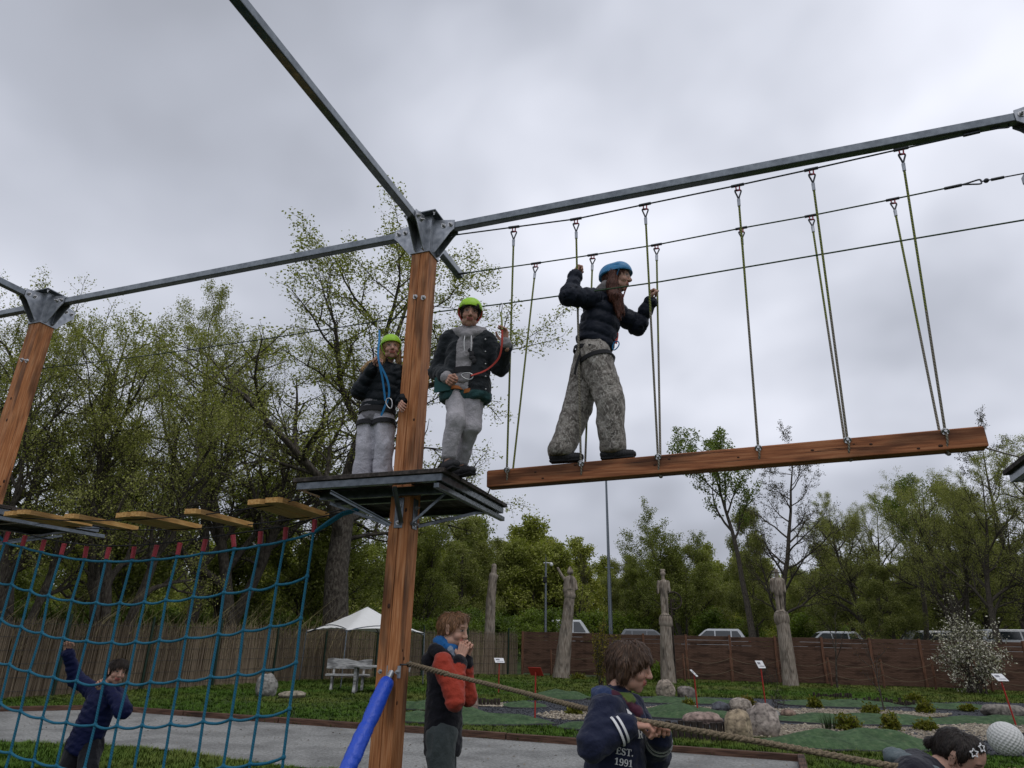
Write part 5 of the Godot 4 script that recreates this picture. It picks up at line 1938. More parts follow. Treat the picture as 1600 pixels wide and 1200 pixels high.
	var sp := [
		[6.83, -15.00, 0.3, 0.36, "dwarf pine with yellow tips, the widest of the row on the pebbles"],
		[7.80, -15.25, 0.23, 0.42, "dwarf pine, dark and upright, right of the widest one"],
		[8.56, -15.37, 0.25, 0.24, "low dwarf pine at the right end of the row on the pebbles"],
		[9.02, -18.55, 0.28, 0.26, "dwarf pine in front of the notched log border"],
		[10.66, -19.02, 0.3, 0.38, "dwarf pine to the right of the notched log border"],
		[8.26, -19.97, 0.22, 0.3, "small dwarf pine left of the long low log border"],
		[12.21, -19.78, 0.22, 0.2, "small green plant left of the leaning red sign"],
		[1.56, -16.99, 0.24, 0.2, "dwarf pine in the oval pebble bed by the handline"],
		[4.77, -19.57, 0.2, 0.2, "small green plant in front of the dark round boulder"],
		[6.47, -20.11, 0.33, 0.26, "low reddish-yellow shrub behind the three big boulders"],
		[12.52, -22.80, 0.4, 0.26, "low dark shrub in front of the blossoming bush"],
		[3.01, -30.36, 0.4, 0.3, "small weedy clump at the foot of the leaning carved trunk"],
	]
	for k in sp.size():
		var q: Array = sp[k]
		shrub(q[4], "dwarf pine" if q[4].begins_with("dwarf") else "shrub", q[0], q[1], q[2], q[3], 620, 0.075, dc[0], dc[1] if k != 9 else Color(0.26, 0.17, 0.04), 40 + k, "low plants of the mini golf course", true)
	shrub("round light green clipped bush beneath the carved trunk with the slim figure", "bush", 6.19, -29.77, 0.62, 0.9, 2600, 0.09, Color(0.1, 0.15, 0.025), Color(0.2, 0.27, 0.05), 61)
	var gc := tuft_mesh(12, 60, 0.36, 0.006, 0.13)
	var q := Vector2(6.54, -15.25)
	var gt := tag(put(gc, "grass_clump", mat(lin(0.06, 0.11, 0.03), 0.8, {"vc": true}), self), "upright clump of green grass left of the dwarf pines", "grass clump")
	gt.position = Vector3(q.x, ground(0, q.y), q.y)
	var twig := {"high": 2.0, "trunk": 0.024, "kids": [9, 5], "ratio": [0.5, 0.5], "angle": [0.8, 0.7], "from": 0.3, "taper": 0.5, "thin": 0.6, "wobble": 0.2, "up": 0.1, "droop": 0.0, "leaves": 0, "size": 0.04, "puff": 0.02, "col_a": Color(0.1, 0.05, 0.03), "col_b": Color(0.16, 0.08, 0.03)}
	sapling("thin bare reddish sapling rising behind the dwarf pines", "sapling", 9.77, -19.30, twig.merged({"high": 2.4, "leaves": 3}, true), 71, M.leaf)
	sapling("small bare bush with reddish twigs at the bent white sign", "bare bush", 6.91, -19.36, twig.merged({"high": 0.8, "trunks": 3, "trunk": 0.012, "from": 0.1}, true), 72, M.leaf, "bare_bush")
	sapling("bare young tree in front of the wooden fence, right of the carved figure", "sapling", 12.72, -28.48, twig.merged({"high": 3.6, "trunk": 0.04, "from": 0.35}, true), 73, M.leaf)
	sapling("leafless shrub of brown twigs against the fence, left of the carved figure", "bare bush", 10.18, -29.49, twig.merged({"high": 1.3, "trunks": 5, "trunk": 0.02, "from": 0.05}, true), 74, M.leaf, "bare_bush")
	sapling("white blossoming bush spreading in front of the wooden fence at the right", "blossoming bush", 16.65, -26.76, {"high": 2.7, "trunk": 0.05, "trunks": 5, "kids": [8, 7, 5], "ratio": [0.75, 0.55, 0.5], "angle": [1.0, 0.8, 0.8], "from": 0.1, "taper": 0.8, "thin": 0.55, "wobble": 0.3, "up": 0.04, "droop": 0.02, "leaves": 4, "size": 0.075, "puff": 0.12, "col_a": Color(0.16, 0.17, 0.06), "col_b": Color(0.66, 0.63, 0.54)}, 75, M.blossom, "blossoming_bush")
	sapling("post of dry brushwood with a few yellow-green shoots behind the navy jacket", "brushwood post", 2.78, -22.47, {"high": 2.35, "trunk": 0.05, "trunks": 5, "kids": [16, 4], "ratio": [0.3, 0.5], "angle": [0.4, 0.6], "from": 0.25, "taper": 1.0, "thin": 0.4, "wobble": 0.12, "up": 0.25, "droop": 0.0, "leaves": 5, "size": 0.06, "puff": 0.04, "col_a": Color(0.14, 0.11, 0.03), "col_b": Color(0.3, 0.25, 0.04)}, 76, M.leaf, "brushwood_post")
	# the giant golf ball
	var gq := Vector2(8.01, -12.14)
	var gb := thing("golf_ball", "giant white golf ball with dimples at the right edge", "golf ball", Vector3(gq.x, ground(0, gq.y), gq.y))
	var bm := MB.new()
	bm.ball(Vector3(0, 0.255, 0), Vector3.ONE * 0.255, 144, 90)
	var dirs := []
	for k in 300:
		var y := 1.0 - 2.0 * (k + 0.5) / 300.0
		var th := k * 2.39996
		dirs.append(Vector3(sqrt(1.0 - y * y) * cos(th), y, sqrt(1.0 - y * y) * sin(th)))
	for k in bm.v.size():
		var d := (bm.v[k] - Vector3(0, 0.255, 0)).normalized()
		var j := int((1.0 - d.y) * 150.0)
		var best := -1.0
		for w in range(maxi(j - 34, 0), mini(j + 35, 300)):
			best = maxf(best, d.dot(dirs[w]))
		var ang := acos(minf(best, 1.0))
		bm.v[k] -= d * 0.016 * pow(maxf(0.0, 1.0 - ang / 0.1), 0.7)
	smooth(bm)
	put(bm, "ball", M.golf, gb)
	var bs := MB.new()
	bs.lathe([Vector2(0.001, 0.06), Vector2(0.09, 0.05), Vector2(0.12, 0.0)], Transform3D(), 20)
	put(bs, "base", M.zinc, gb)


# ---------------------------------------------------------------- carved trunks
func carved(called: String, label: String, base: Vector3, top: Vector3, r0: float, r1: float, figure: Callable, sd: int) -> void:
	var o := thing(called, label, "carved trunk", base, 0, "carved wooden trunks along the fence")
	var p := PackedVector3Array()
	var rr := []
	for k in 25:
		var t := k / 24.0
		p.append(Vector3(top.x * t, top.y * t - 0.1 * (1.0 - t), top.z * t))
		rr.append(0.87 * lerpf(r0, r1, t) * (1.0 + 0.16 * pow(1.0 - t, 3.0) + 0.06 * noise.get_noise_2d(sd * 99.0, k * 14.0)))
	var mb := MB.new()
	mb.tube(p, rr, 18)
	for k in mb.v.size():
		mb.v[k] += mb.n[k] * 0.05 * r0 / 0.3 * noise.get_noise_3d(mb.v[k].x * 70.0 + sd * 50.0, mb.v[k].y * 9.0, mb.v[k].z * 70.0)
	put(mb, "trunk", M.oldwood, o)
	var f := MB.new()
	sdf(f, figure.call(top), 0.024, 0.016, func(v, _n, _q): return 0.012 * noise.get_noise_3d(v.x * 90.0, v.y * 40.0, v.z * 90.0))
	put(f, "carved_figure", M.oldwood, o)


func carvings() -> void:
	var V := func(x, y, z): return Vector3(x, y, z)
	carved("carved_totem", "grey carved trunk with notched sides left of the thin lamp pole", Vector3(-0.81, 0.52, -33.81), Vector3(0.03, 3.35, 0), 0.3, 0.24, func(t):
		return [cap(t + Vector3(0, -0.1, 0), t + Vector3(0.06, 0.95, 0), 0.22, 0.19), cap(t + Vector3(0.08, 1.0, 0), t + Vector3(0.1, 1.3, 0), 0.15, 0.12), cap(t + Vector3(0.16, 0.7, 0.1), t + Vector3(0.26, 0.95, 0.12), 0.08, 0.06), carve(t + Vector3(-0.25, 0.35, 0.1), t + Vector3(-0.2, 0.8, 0.1), 0.1, 0.1), blob3(t + Vector3(0.1, 1.42, 0.0), 0.12), carve(t + Vector3(0.0, 0.3, 0.26), t + Vector3(0.1, 0.32, 0.26), 0.06, 0.06)], 1)
	carved("carved_totem", "leaning carved trunk topped by a crouching figure with one arm raised", Vector3(2.29, 0.46, -30.98), Vector3(0.42, 3.35, 0), 0.36, 0.27, func(t):
		return [cap(t + Vector3(0, 0.0, 0), t + Vector3(0.0, 0.12, 0), 0.26, 0.24), cap(t + Vector3(-0.02, 0.2, 0), t + Vector3(0.02, 0.62, 0), 0.25, 0.22, Color.WHITE, Vector3.RIGHT, 1.15), blob3(t + Vector3(0.03, 0.98, 0.02), 0.14), cap(t + Vector3(-0.2, 0.62, 0), t + Vector3(-0.34, 0.82, 0.05), 0.08, 0.06), cap(t + Vector3(-0.34, 0.82, 0.05), t + Vector3(-0.52, 1.12, 0.05), 0.06, 0.05), cap(t + Vector3(0.24, 0.6, 0), t + Vector3(0.3, 0.25, 0.12), 0.08, 0.06), carve(t + Vector3(-0.1, 0.16, 0.3), t + Vector3(0.12, 0.16, 0.3), 0.1, 0.1), cap(t + Vector3(0.02, 1.1, 0), t + Vector3(0.03, 1.16, 0), 0.1, 0.06)], 2)
	carved("carved_totem", "carved trunk with a slim standing figure above the round bush", Vector3(6.39, 0.42, -29.07), Vector3(0.02, 2.55, 0), 0.31, 0.27, func(t):
		return [cap(t + Vector3(0, -0.3, 0), t + Vector3(0, -0.2, 0), 0.27, 0.27), cap(t + Vector3(-0.07, 0.02, 0), t + Vector3(-0.06, 0.75, 0), 0.075, 0.1), cap(t + Vector3(0.07, 0.02, 0), t + Vector3(0.06, 0.75, 0), 0.075, 0.1), cap(t + Vector3(0.0, 0.8, 0), t + Vector3(0.01, 1.25, 0), 0.13, 0.15, Color.WHITE, Vector3.RIGHT, 1.2), blob3(t + Vector3(0.0, 1.62, 0), 0.11), cap(t + Vector3(0, 1.4, 0), t + Vector3(0, 1.58, 0), 0.07, 0.07), cap(t + Vector3(-0.2, 1.3, 0), t + Vector3(-0.25, 0.85, 0.04), 0.06, 0.05), cap(t + Vector3(0.2, 1.3, 0), t + Vector3(0.22, 0.9, 0.1), 0.06, 0.05), cap(t + Vector3(-0.06, 1.76, 0), t + Vector3(0.06, 1.76, 0), 0.05, 0.05)], 3)
	carved("carved_totem", "carved trunk with a standing man in a long coat and hat on top", Vector3(11.18, 0.42, -29.07), Vector3(-0.05, 2.75, 0), 0.33, 0.3, func(t):
		return [cap(t + Vector3(0, -0.3, 0), t + Vector3(0, -0.2, 0), 0.3, 0.3), cap(t + Vector3(-0.085, 0.02, 0), t + Vector3(-0.09, 0.7, 0), 0.07, 0.085), cap(t + Vector3(0.085, 0.02, 0), t + Vector3(0.09, 0.7, 0), 0.07, 0.085), cap(t + Vector3(0.0, 0.72, 0), t + Vector3(0.0, 1.2, 0), 0.135, 0.14, Color.WHITE, Vector3.RIGHT, 1.4), cap(t + Vector3(-0.17, 1.28, 0), t + Vector3(0.17, 1.28, 0), 0.085, 0.085), cap(t + Vector3(-0.245, 1.25, 0), t + Vector3(-0.27, 0.8, 0.02), 0.07, 0.055), cap(t + Vector3(0.245, 1.25, 0), t + Vector3(0.25, 0.8, 0.04), 0.07, 0.055), carve(t + Vector3(0, 0.72, 0.17), t + Vector3(0, 1.25, 0.19), 0.025, 0.025), carve(t + Vector3(0, 0.05, 0), t + Vector3(0, 0.6, 0), 0.03, 0.02), carve(t + Vector3(0, 0.05, 0.12), t + Vector3(0, 0.62, 0.12), 0.04, 0.03), cap(t + Vector3(0, 1.34, 0), t + Vector3(0, 1.5, 0.01), 0.07, 0.09), cap(t + Vector3(0, 1.57, 0), t + Vector3(0, 1.575, 0), 0.15, 0.15, Color.WHITE, Vector3.UP, 0.2), cap(t + Vector3(0, 1.6, 0), t + Vector3(0, 1.65, 0), 0.085, 0.075)], 4)
	var wl := thing("spoked_wheel", "old spoked wheel leaning behind the carved trunk with the slim figure", "wheel", Vector3(6.74, 0.42, -29.18) + Vector3(0.05, 0, -0.4))
	var wm := MB.new()
	wm.rod(Vector3(0, 0, 0), Vector3(0, 3.2, 0), 0.04, 0.035, 8)
	put(wm, "pole", M.darkpost, wl)
	var rm := MB.new()
	rm.ring(Vector3(0.1, 3.15, 0), Vector3.RIGHT, Vector3.UP, 0.34, 0.035, 0, TAU, 28, 6)
	for k in 8:
		rm.rod(Vector3(0.1, 3.15, 0), Vector3(0.1, 3.15, 0) + Vector3(cos(k * PI / 4), sin(k * PI / 4), 0) * 0.34, 0.014, 0.014, 5)
	put(rm, "wheel", M.darkpost, wl)


func lamps() -> void:
	var o := thing("lamp_pole", "thin grey pole with a camera arm beside the leaning carved trunk", "lamp pole", Vector3(1.92, 0.56, -36.08) )
	var m := MB.new()
	m.rod(Vector3.ZERO, Vector3(0.02, 5.25, 0), 0.075, 0.055, 10)
	m.rod(Vector3(0.02, 5.25, 0), Vector3(0.02, 5.65, 0), 0.015, 0.01, 6)
	put(m, "pole", M.zinc, o)
	var h := MB.new()
	h.bar(Vector3(-0.1, 5.2, 0), Vector3(0.32, 5.2, 0.05), 0.06, 0.05)
	h.ball(Vector3(0.3, 5.12, 0.05), Vector3(0.09, 0.1, 0.09), 10, 8)
	put(h, "camera_arm", M.white, o)
	var b := MB.new()
	b.box(Transform3D(Basis.IDENTITY, Vector3(-0.03, 4.35, 0.09)), Vector3(0.2, 0.28, 0.16), 0.02)
	put(b, "junction_box", M.black, o)
	var t := thing("lamp_mast", "tall grey lamp mast rising beneath the swinging beam", "lamp mast", Vector3(7.69, 1.56, -53.45))
	var p := MB.new()
	p.tube(PackedVector3Array([Vector3.ZERO, Vector3(0, 5.5, 0), Vector3(0, 5.52, 0), Vector3(0, 14.2, 0)]), [0.17, 0.15, 0.12, 0.075], 12)
	put(p, "mast", M.zinc, t)
	var f := MB.new()
	f.bar(Vector3(0, 13.0, 0), Vector3(0.25, 13.0, 0.1), 0.04, 0.04)
	f.box(Transform3D(Basis.IDENTITY, Vector3(0.3, 13.0, 0.12)), Vector3(0.3, 0.14, 0.2), 0.02)
	f.bar(Vector3(-0.3, 6.0, 0), Vector3(0.35, 6.0, 0), 0.06, 0.06)
	put(f, "fitting", M.zinc, t)


# ---------------------------------------------------------------- parked cars
func car(label: String, x: float, y: float, z: float, turn: float, paint: Color, tall: float, style: int) -> void:
	var o := thing("parked_car" if style != 1 else "parked_van", label, "car" if style != 1 else "van", Vector3(x, y, z), turn, "cars parked behind the wooden fence")
	var mt := mat(paint, 0.25, {"spec": 0.6})
	mt.clearcoat_enabled = true
	mt.clearcoat = 0.6
	var L := 4.2
	var lower := [Vector2(-2.1, 0.35), Vector2(-1.55, 0.22), Vector2(2.02, 0.22), Vector2(2.1, 0.4), Vector2(2.06, 0.72), Vector2(1.2, 0.92), Vector2(-1.5, 0.95), Vector2(-2.1, 0.7)]
	if style == 1:
		lower = [Vector2(-1.55, 0.3), Vector2(2.0, 0.24), Vector2(2.1, 0.5), Vector2(2.02, 0.85), Vector2(1.25, 1.08), Vector2(-1.55, 1.08)]
	var m := MB.new()
	m.plate(lower, Transform3D(), 1.74)
	put(m, "body", mt, o)
	var belt := 0.93 if style != 1 else 1.06
	var cab := [[1.15, -1.85, 0.83], [0.5, -1.5, 0.66]] if style != 1 else [[1.3, -2.02, 0.84], [0.55, -1.5, 0.72]]
	var c := MB.new()
	var ring := []
	var N := 8
	for k in N + 1:                                   # from belt line to roof crown
		var t := k / float(N)
		var e := pow(t, 0.9)
		var y2 := lerpf(belt - 0.02, tall, sin(t * PI * 0.5))
		var tt := (y2 - belt) / (tall - belt)
		var xf := lerpf(cab[0][0], cab[1][0], clampf(tt, 0, 1)) - 0.55 * maxf(0, tt - 0.82)
		var xb := lerpf(cab[0][1], cab[1][1], clampf(tt, 0, 1)) + 0.3 * maxf(0, tt - 0.82)
		var w := lerpf(cab[0][2], cab[1][2], clampf(tt, 0, 1)) - 0.25 * maxf(0, tt - 0.9)
		ring.append([Vector3(xf, y2, w), Vector3(xf, y2, -w), Vector3(xb, y2, -w), Vector3(xb, y2, w)])
	for k in N:
		for s in 4:
			var q := [ring[k][s], ring[k][(s + 1) % 4], ring[k + 1][(s + 1) % 4], ring[k + 1][s]]
			var nn: Vector3 = (q[3] - q[0]).cross(q[1] - q[0]).normalized()
			if nn.dot(q[0] - Vector3(-0.3, 0.8, 0)) < 0:
				nn = -nn
			c.flat(q, nn)
	c.flat(ring[N], Vector3.UP)
	put(c, "roof", mt, o)
	var on := func(side: float, xa: float, xb2: float, ya: float, yb: float, called: String):
		var g := MB.new()
		var wa := lerpf(cab[0][2], cab[1][2], (ya - belt) / (tall - belt)) + 0.012
		var wb := lerpf(cab[0][2], cab[1][2], (yb - belt) / (tall - belt)) + 0.012
		var fa: float = (cab[1][0] - cab[0][0]) / (tall - belt)
		var ba: float = (cab[1][1] - cab[0][1]) / (tall - belt)
		var lean0: float = fa * (yb - ya) if xa > 0.55 else 0.0
		var lean1: float = ba * (yb - ya) if xb2 < -1.3 else 0.0
		g.flat([Vector3(xa, ya, side * wa), Vector3(xb2, ya, side * wa), Vector3(xb2 + lean1, yb, side * wb), Vector3(xa + lean0, yb, side * wb)], Vector3(0, 0.3, side).normalized())
		put(g, called, M.glass, o)
	for side in [-1.0, 1.0]:
		on.call(side, 0.98, 0.02, belt + 0.03, tall - 0.12, "window")
		on.call(side, -0.06, -0.95, belt + 0.03, tall - 0.12, "window")
		on.call(side, -1.03, cab[0][1] + 0.22, belt + 0.03, tall - 0.12, "window")
	for e in [0, 1]:
		var g := MB.new()
		var s := 1.0 if e == 0 else -1.0
		var xa: float = cab[0][e] + s * 0.012
		var xb: float = lerpf(cab[0][e], cab[1][e], 0.84) + s * 0.012
		g.flat([Vector3(xa, belt + 0.02, 0.7), Vector3(xa, belt + 0.02, -0.7), Vector3(xb, lerpf(belt, tall, 0.84), -0.6), Vector3(xb, lerpf(belt, tall, 0.84), 0.6)], Vector3(s, 0.5, 0).normalized())
		put(g, "windscreen" if e == 0 else "rear_window", M.glass, o)
	for sx in [-1.3, 1.32]:
		for sz in [-0.86, 0.86]:
			var w := MB.new()
			w.rod(Vector3(sx, 0.31, sz - 0.1), Vector3(sx, 0.31, sz + 0.1), 0.31, 0.31, 20)
			var wo := put(w, "wheel", M.tyre, o)
			var r := MB.new()
			r.rod(Vector3(sx, 0.31, sz + signf(sz) * 0.1), Vector3(sx, 0.31, sz + signf(sz) * 0.106), 0.2, 0.19, 16)
			put(r, "rim", M.zincbright, wo)
	for sz in [-0.65, 0.65]:
		var h := MB.new()
		h.box(Transform3D(Basis(Vector3.BACK, 0.35), Vector3(2.04, 0.66, sz)), Vector3(0.1, 0.14, 0.32), 0.03)
		put(h, "headlight", M.glass, o)
		var tl := MB.new()
		tl.box(Transform3D(Basis.IDENTITY, Vector3(-2.06, 0.8, sz)), Vector3(0.06, 0.2, 0.22), 0.02)
		put(tl, "tail_light", M.redpaint, o)


func cars() -> void:
	car("white van with three side windows, partly behind the leaning carved trunk", 3.25, 1.56, -45.88, -3.29, lin(0.62, 0.64, 0.66), 1.82, 1)
	car("dark car roof between the tall mast and the trunk with the slim figure", 9.49, 1.56, -49.09, -0.15, lin(0.09, 0.1, 0.115), 1.46, 0)
	car("silver hatchback right of the trunk with the slim figure", 13.30, 1.56, -46.12, 2.80, lin(0.45, 0.47, 0.49), 1.48, 2)
	car("silver car right of the trunk with the standing man", 20.32, 1.56, -45.69, -3.30, lin(0.42, 0.45, 0.48), 1.46, 0)
	car("grey car half hidden by the blossoming bush", 24.61, 1.56, -41.21, -0.20, lin(0.3, 0.32, 0.34), 1.46, 2)
	car("white estate car at the right edge behind the fence", 26.51, 1.56, -37.59, -0.25, lin(0.6, 0.62, 0.64), 1.47, 0)


# ---------------------------------------------------------------- people
func facing(f: Vector3, up := Vector3.UP) -> Basis:
	var z := f.normalized()
	var x := up.cross(z).normalized()
	return Basis(x, z.cross(x), z)


func v3(a: Array) -> Vector3:
	return Vector3(a[0], a[1], a[2])


func head(mb: MB, J: Dictionary, S: Dictionary) -> void:
	var hs: float = S.hs
	var b: Basis = S.face
	var c: Vector3 = J.head
	var sk: Color = S.skin
	var lip := Color(sk.r * 0.8, sk.g * 0.48, sk.b * 0.5)
	var g := func(x: float, y: float, z: float) -> Vector3: return c + b * (Vector3(x, y, z) * hs)
	var X := b.x
	var p := [
		cap(g.call(0, 0.03, -0.035), g.call(0, 0.04, 0.018), 0.079 * hs, 0.075 * hs, sk),
		cap(g.call(0, 0.0, 0.028), g.call(0, -0.058, 0.04), 0.064 * hs, 0.046 * hs, sk, X, 1.03),
		cap(g.call(-0.03, -0.066, 0.02), g.call(0.03, -0.066, 0.02), 0.034 * hs, 0.034 * hs, sk),
		blob3(g.call(0, -0.09, 0.058), 0.021 * hs, sk),
		blob3(g.call(0.035, -0.026, 0.058), 0.027 * hs, sk), blob3(g.call(-0.035, -0.026, 0.058), 0.027 * hs, sk),
		cap(g.call(-0.034, 0.036, 0.074), g.call(0.034, 0.036, 0.074), 0.014 * hs, 0.014 * hs, sk),
		carve(g.call(0.031, 0.014, 0.106), g.call(0.031, 0.014, 0.106), 0.014 * hs, 0.014 * hs), carve(g.call(-0.031, 0.014, 0.106), g.call(-0.031, 0.014, 0.106), 0.014 * hs, 0.014 * hs),
		cap(g.call(0, 0.02, 0.088), g.call(0, -0.022, 0.108), 0.0085 * hs, 0.0125 * hs, sk),
		blob3(g.call(0.011, -0.026, 0.097), 0.0085 * hs, sk), blob3(g.call(-0.011, -0.026, 0.097), 0.0085 * hs, sk),
		cap(g.call(-0.018, -0.051, 0.084), g.call(0.018, -0.051, 0.084), 0.0075 * hs, 0.0075 * hs, lip),
		cap(g.call(-0.014, -0.061, 0.083), g.call(0.014, -0.061, 0.083), 0.0085 * hs, 0.0085 * hs, lip),
		cap(g.call(0.078, 0.018, -0.012), g.call(0.073, -0.022, -0.002), 0.021 * hs, 0.013 * hs, sk, X, 0.42),
		cap(g.call(-0.078, 0.018, -0.012), g.call(-0.073, -0.022, -0.002), 0.021 * hs, 0.013 * hs, sk, X, 0.42),
		cap(g.call(0, -0.04, -0.025), (J.neck as Vector3) + Vector3(0, 0.0, 0), 0.053 * hs, 0.06 * hs, sk),
	]
	var brow: Color = (S.hair as Color) * 0.8
	sdf(mb, p, 0.0037 * hs, 0.0105 * hs, null, func(v, _n, q, col):
		var w: Vector3 = (b.inverse() * (v - c)) / hs
		if w.z > 0.055 and w.y > -0.005 and w.y < 0.06:
			var ax := absf(w.x)
			var ex := Vector2(ax - 0.031, w.y - 0.013)
			if absf(ex.y) < 0.0052 and absf(ex.x) < 0.0125:
				return Color(0.34, 0.29, 0.27) if ex.length() > 0.0065 else Color(0.03, 0.022, 0.018)
			if absf(ex.y - 0.0075) < 0.0032 and absf(ex.x) < 0.016:
				return sk * 0.45
			if absf(w.y - 0.037 + 8.0 * pow(ax - 0.03, 2)) < 0.0045 and ax > 0.012 and ax < 0.05:
				return sk.lerp(brow, 0.75)
		if absf(w.y + 0.0558) < 0.0022 and absf(w.x) < 0.022 and w.z > 0.07:
			return Color(0.12, 0.03, 0.025)
		var blush := 0.2 * exp(-(pow((absf(w.x) - 0.04) / 0.02, 2) + pow((w.y + 0.025) / 0.018, 2))) if w.z > 0.03 else 0.0
		return Color(col.r, col.g * (1.0 - 0.45 * blush), col.b * (1.0 - 0.4 * blush)))


func hand(mb: MB, wrist: Vector3, fd: Vector3, nrm: Vector3, ts: float, curl: Array, s: float, sk: Color) -> void:   # fd towards the knuckles, nrm out of the palm, ts: which side the thumb is on
	fd = fd.normalized()
	nrm = (nrm - fd * nrm.dot(fd)).normalized()
	var side := fd.cross(nrm) * ts
	var p := [cap(wrist - fd * 0.05 * s, wrist + fd * 0.01 * s, 0.0235 * s, 0.0235 * s, sk, side, 1.15)]
	var offs := [0.029, 0.0095, -0.0105, -0.0285]
	var lens := [0.071, 0.079, 0.073, 0.058]
	for k in 4:
		var kn: Vector3 = wrist + (fd * (0.088 - 0.004 * absf(k - 1.0)) + side * offs[k] - nrm * 0.004) * s
		p.append(cap(wrist + (fd * 0.012 + side * offs[k] * 0.62) * s, kn, 0.0135 * s, 0.0105 * s, Color(sk.r, sk.g * 0.96, sk.b * 0.95)))
		var at := kn
		var a := 0.0
		for q in 3:
			a += curl[q] * (1.0 + 0.06 * (k - 1))
			var d := (fd * cos(a) + nrm * sin(a) + side * 0.05 * (1.5 - k)).normalized()
			var to: Vector3 = at + d * lens[k] * [0.45, 0.31, 0.24][q] * s
			p.append(cap(at, to, (0.0098 - 0.0009 * q) * s, (0.0092 - 0.0011 * q) * s, Color(sk.r, sk.g * 0.93, sk.b * 0.92)))
			at = to
	var tb := wrist + (fd * 0.024 + side * 0.022 + nrm * 0.006) * s
	var t1 := tb + (fd * 0.55 + side * 0.62 + nrm * 0.45).normalized() * 0.042 * s
	var bend: float = clampf(curl[0] + curl[1], 0.0, 1.6) / 1.6
	var t2 := t1 + (fd * 0.75 + side * lerpf(0.5, -0.25, bend) + nrm * lerpf(0.3, 0.65, bend)).normalized() * 0.032 * s
	var t3 := t2 + (fd * lerpf(0.9, 0.55, bend) + side * lerpf(0.3, -0.75, bend) + nrm * lerpf(0.2, 0.5, bend)).normalized() * 0.025 * s
	p += [cap(tb, t1, 0.0145 * s, 0.0115 * s, sk), cap(t1, t2, 0.0112 * s, 0.01 * s, sk), cap(t2, t3, 0.01 * s, 0.0085 * s, sk)]
	sdf(mb, p, 0.003 * s, 0.005 * s)


func skin(o: Node3D, J: Dictionary, S: Dictionary) -> void:
	var mb := MB.new()
	var sk: Color = S.skin
	var L: Vector3 = (J.sl - J.sr).normalized()
	var hs: float = S.hs
	var ct: Vector3 = J.neck.lerp(J.pel, 0.28)
	var p := [cap(J.pel, ct, 0.1 * hs, 0.105 * hs, sk, L, 1.3), cap(J.sr.lerp(J.sl, 0.12), J.sl.lerp(J.sr, 0.12), 0.05 * hs, 0.05 * hs, sk), cap(ct, J.neck, 0.07 * hs, 0.055 * hs, sk)]
	for s in ["r", "l"]:
		p.append(cap(J["s" + s], J["e" + s], 0.045 * hs, 0.036 * hs, sk))
		p.append(cap(J["e" + s], J["w" + s], 0.037 * hs, 0.025 * hs, sk))
		p.append(cap(J["h" + s], J["k" + s], 0.078 * hs, 0.052 * hs, sk))
		p.append(cap(J["k" + s], J["a" + s], 0.052 * hs, 0.034 * hs, sk))
		p.append(cap(J["a" + s] + Vector3(0, -0.04, 0), J["a" + s] + Vector3(0, -0.05, 0) + (S["toe_" + s] as Vector3) * 0.11 * hs, 0.034 * hs, 0.028 * hs, sk))
	sdf(mb, p, 0.015, 0.03)
	head(mb, J, S)
	for s in ["r", "l"]:
		var h: Array = S["hand_" + s]
		hand(mb, J["w" + s], h[0], h[1], h[2], h[3], hs, sk)
	put(mb, "body", M.skin, o)


func wrinkle(v: Vector3, amp: float, f := 1.0) -> float:
	var a := noise.get_noise_3d(v.x * 260.0 * f, v.y * 420.0 * f, v.z * 260.0 * f)
	var b := noise.get_noise_3d(v.x * 620.0 * f + 90.0, v.y * 500.0 * f, v.z * 620.0 * f)
	return amp * (1.0 - 2.6 * absf(a)) + amp * 0.5 * b


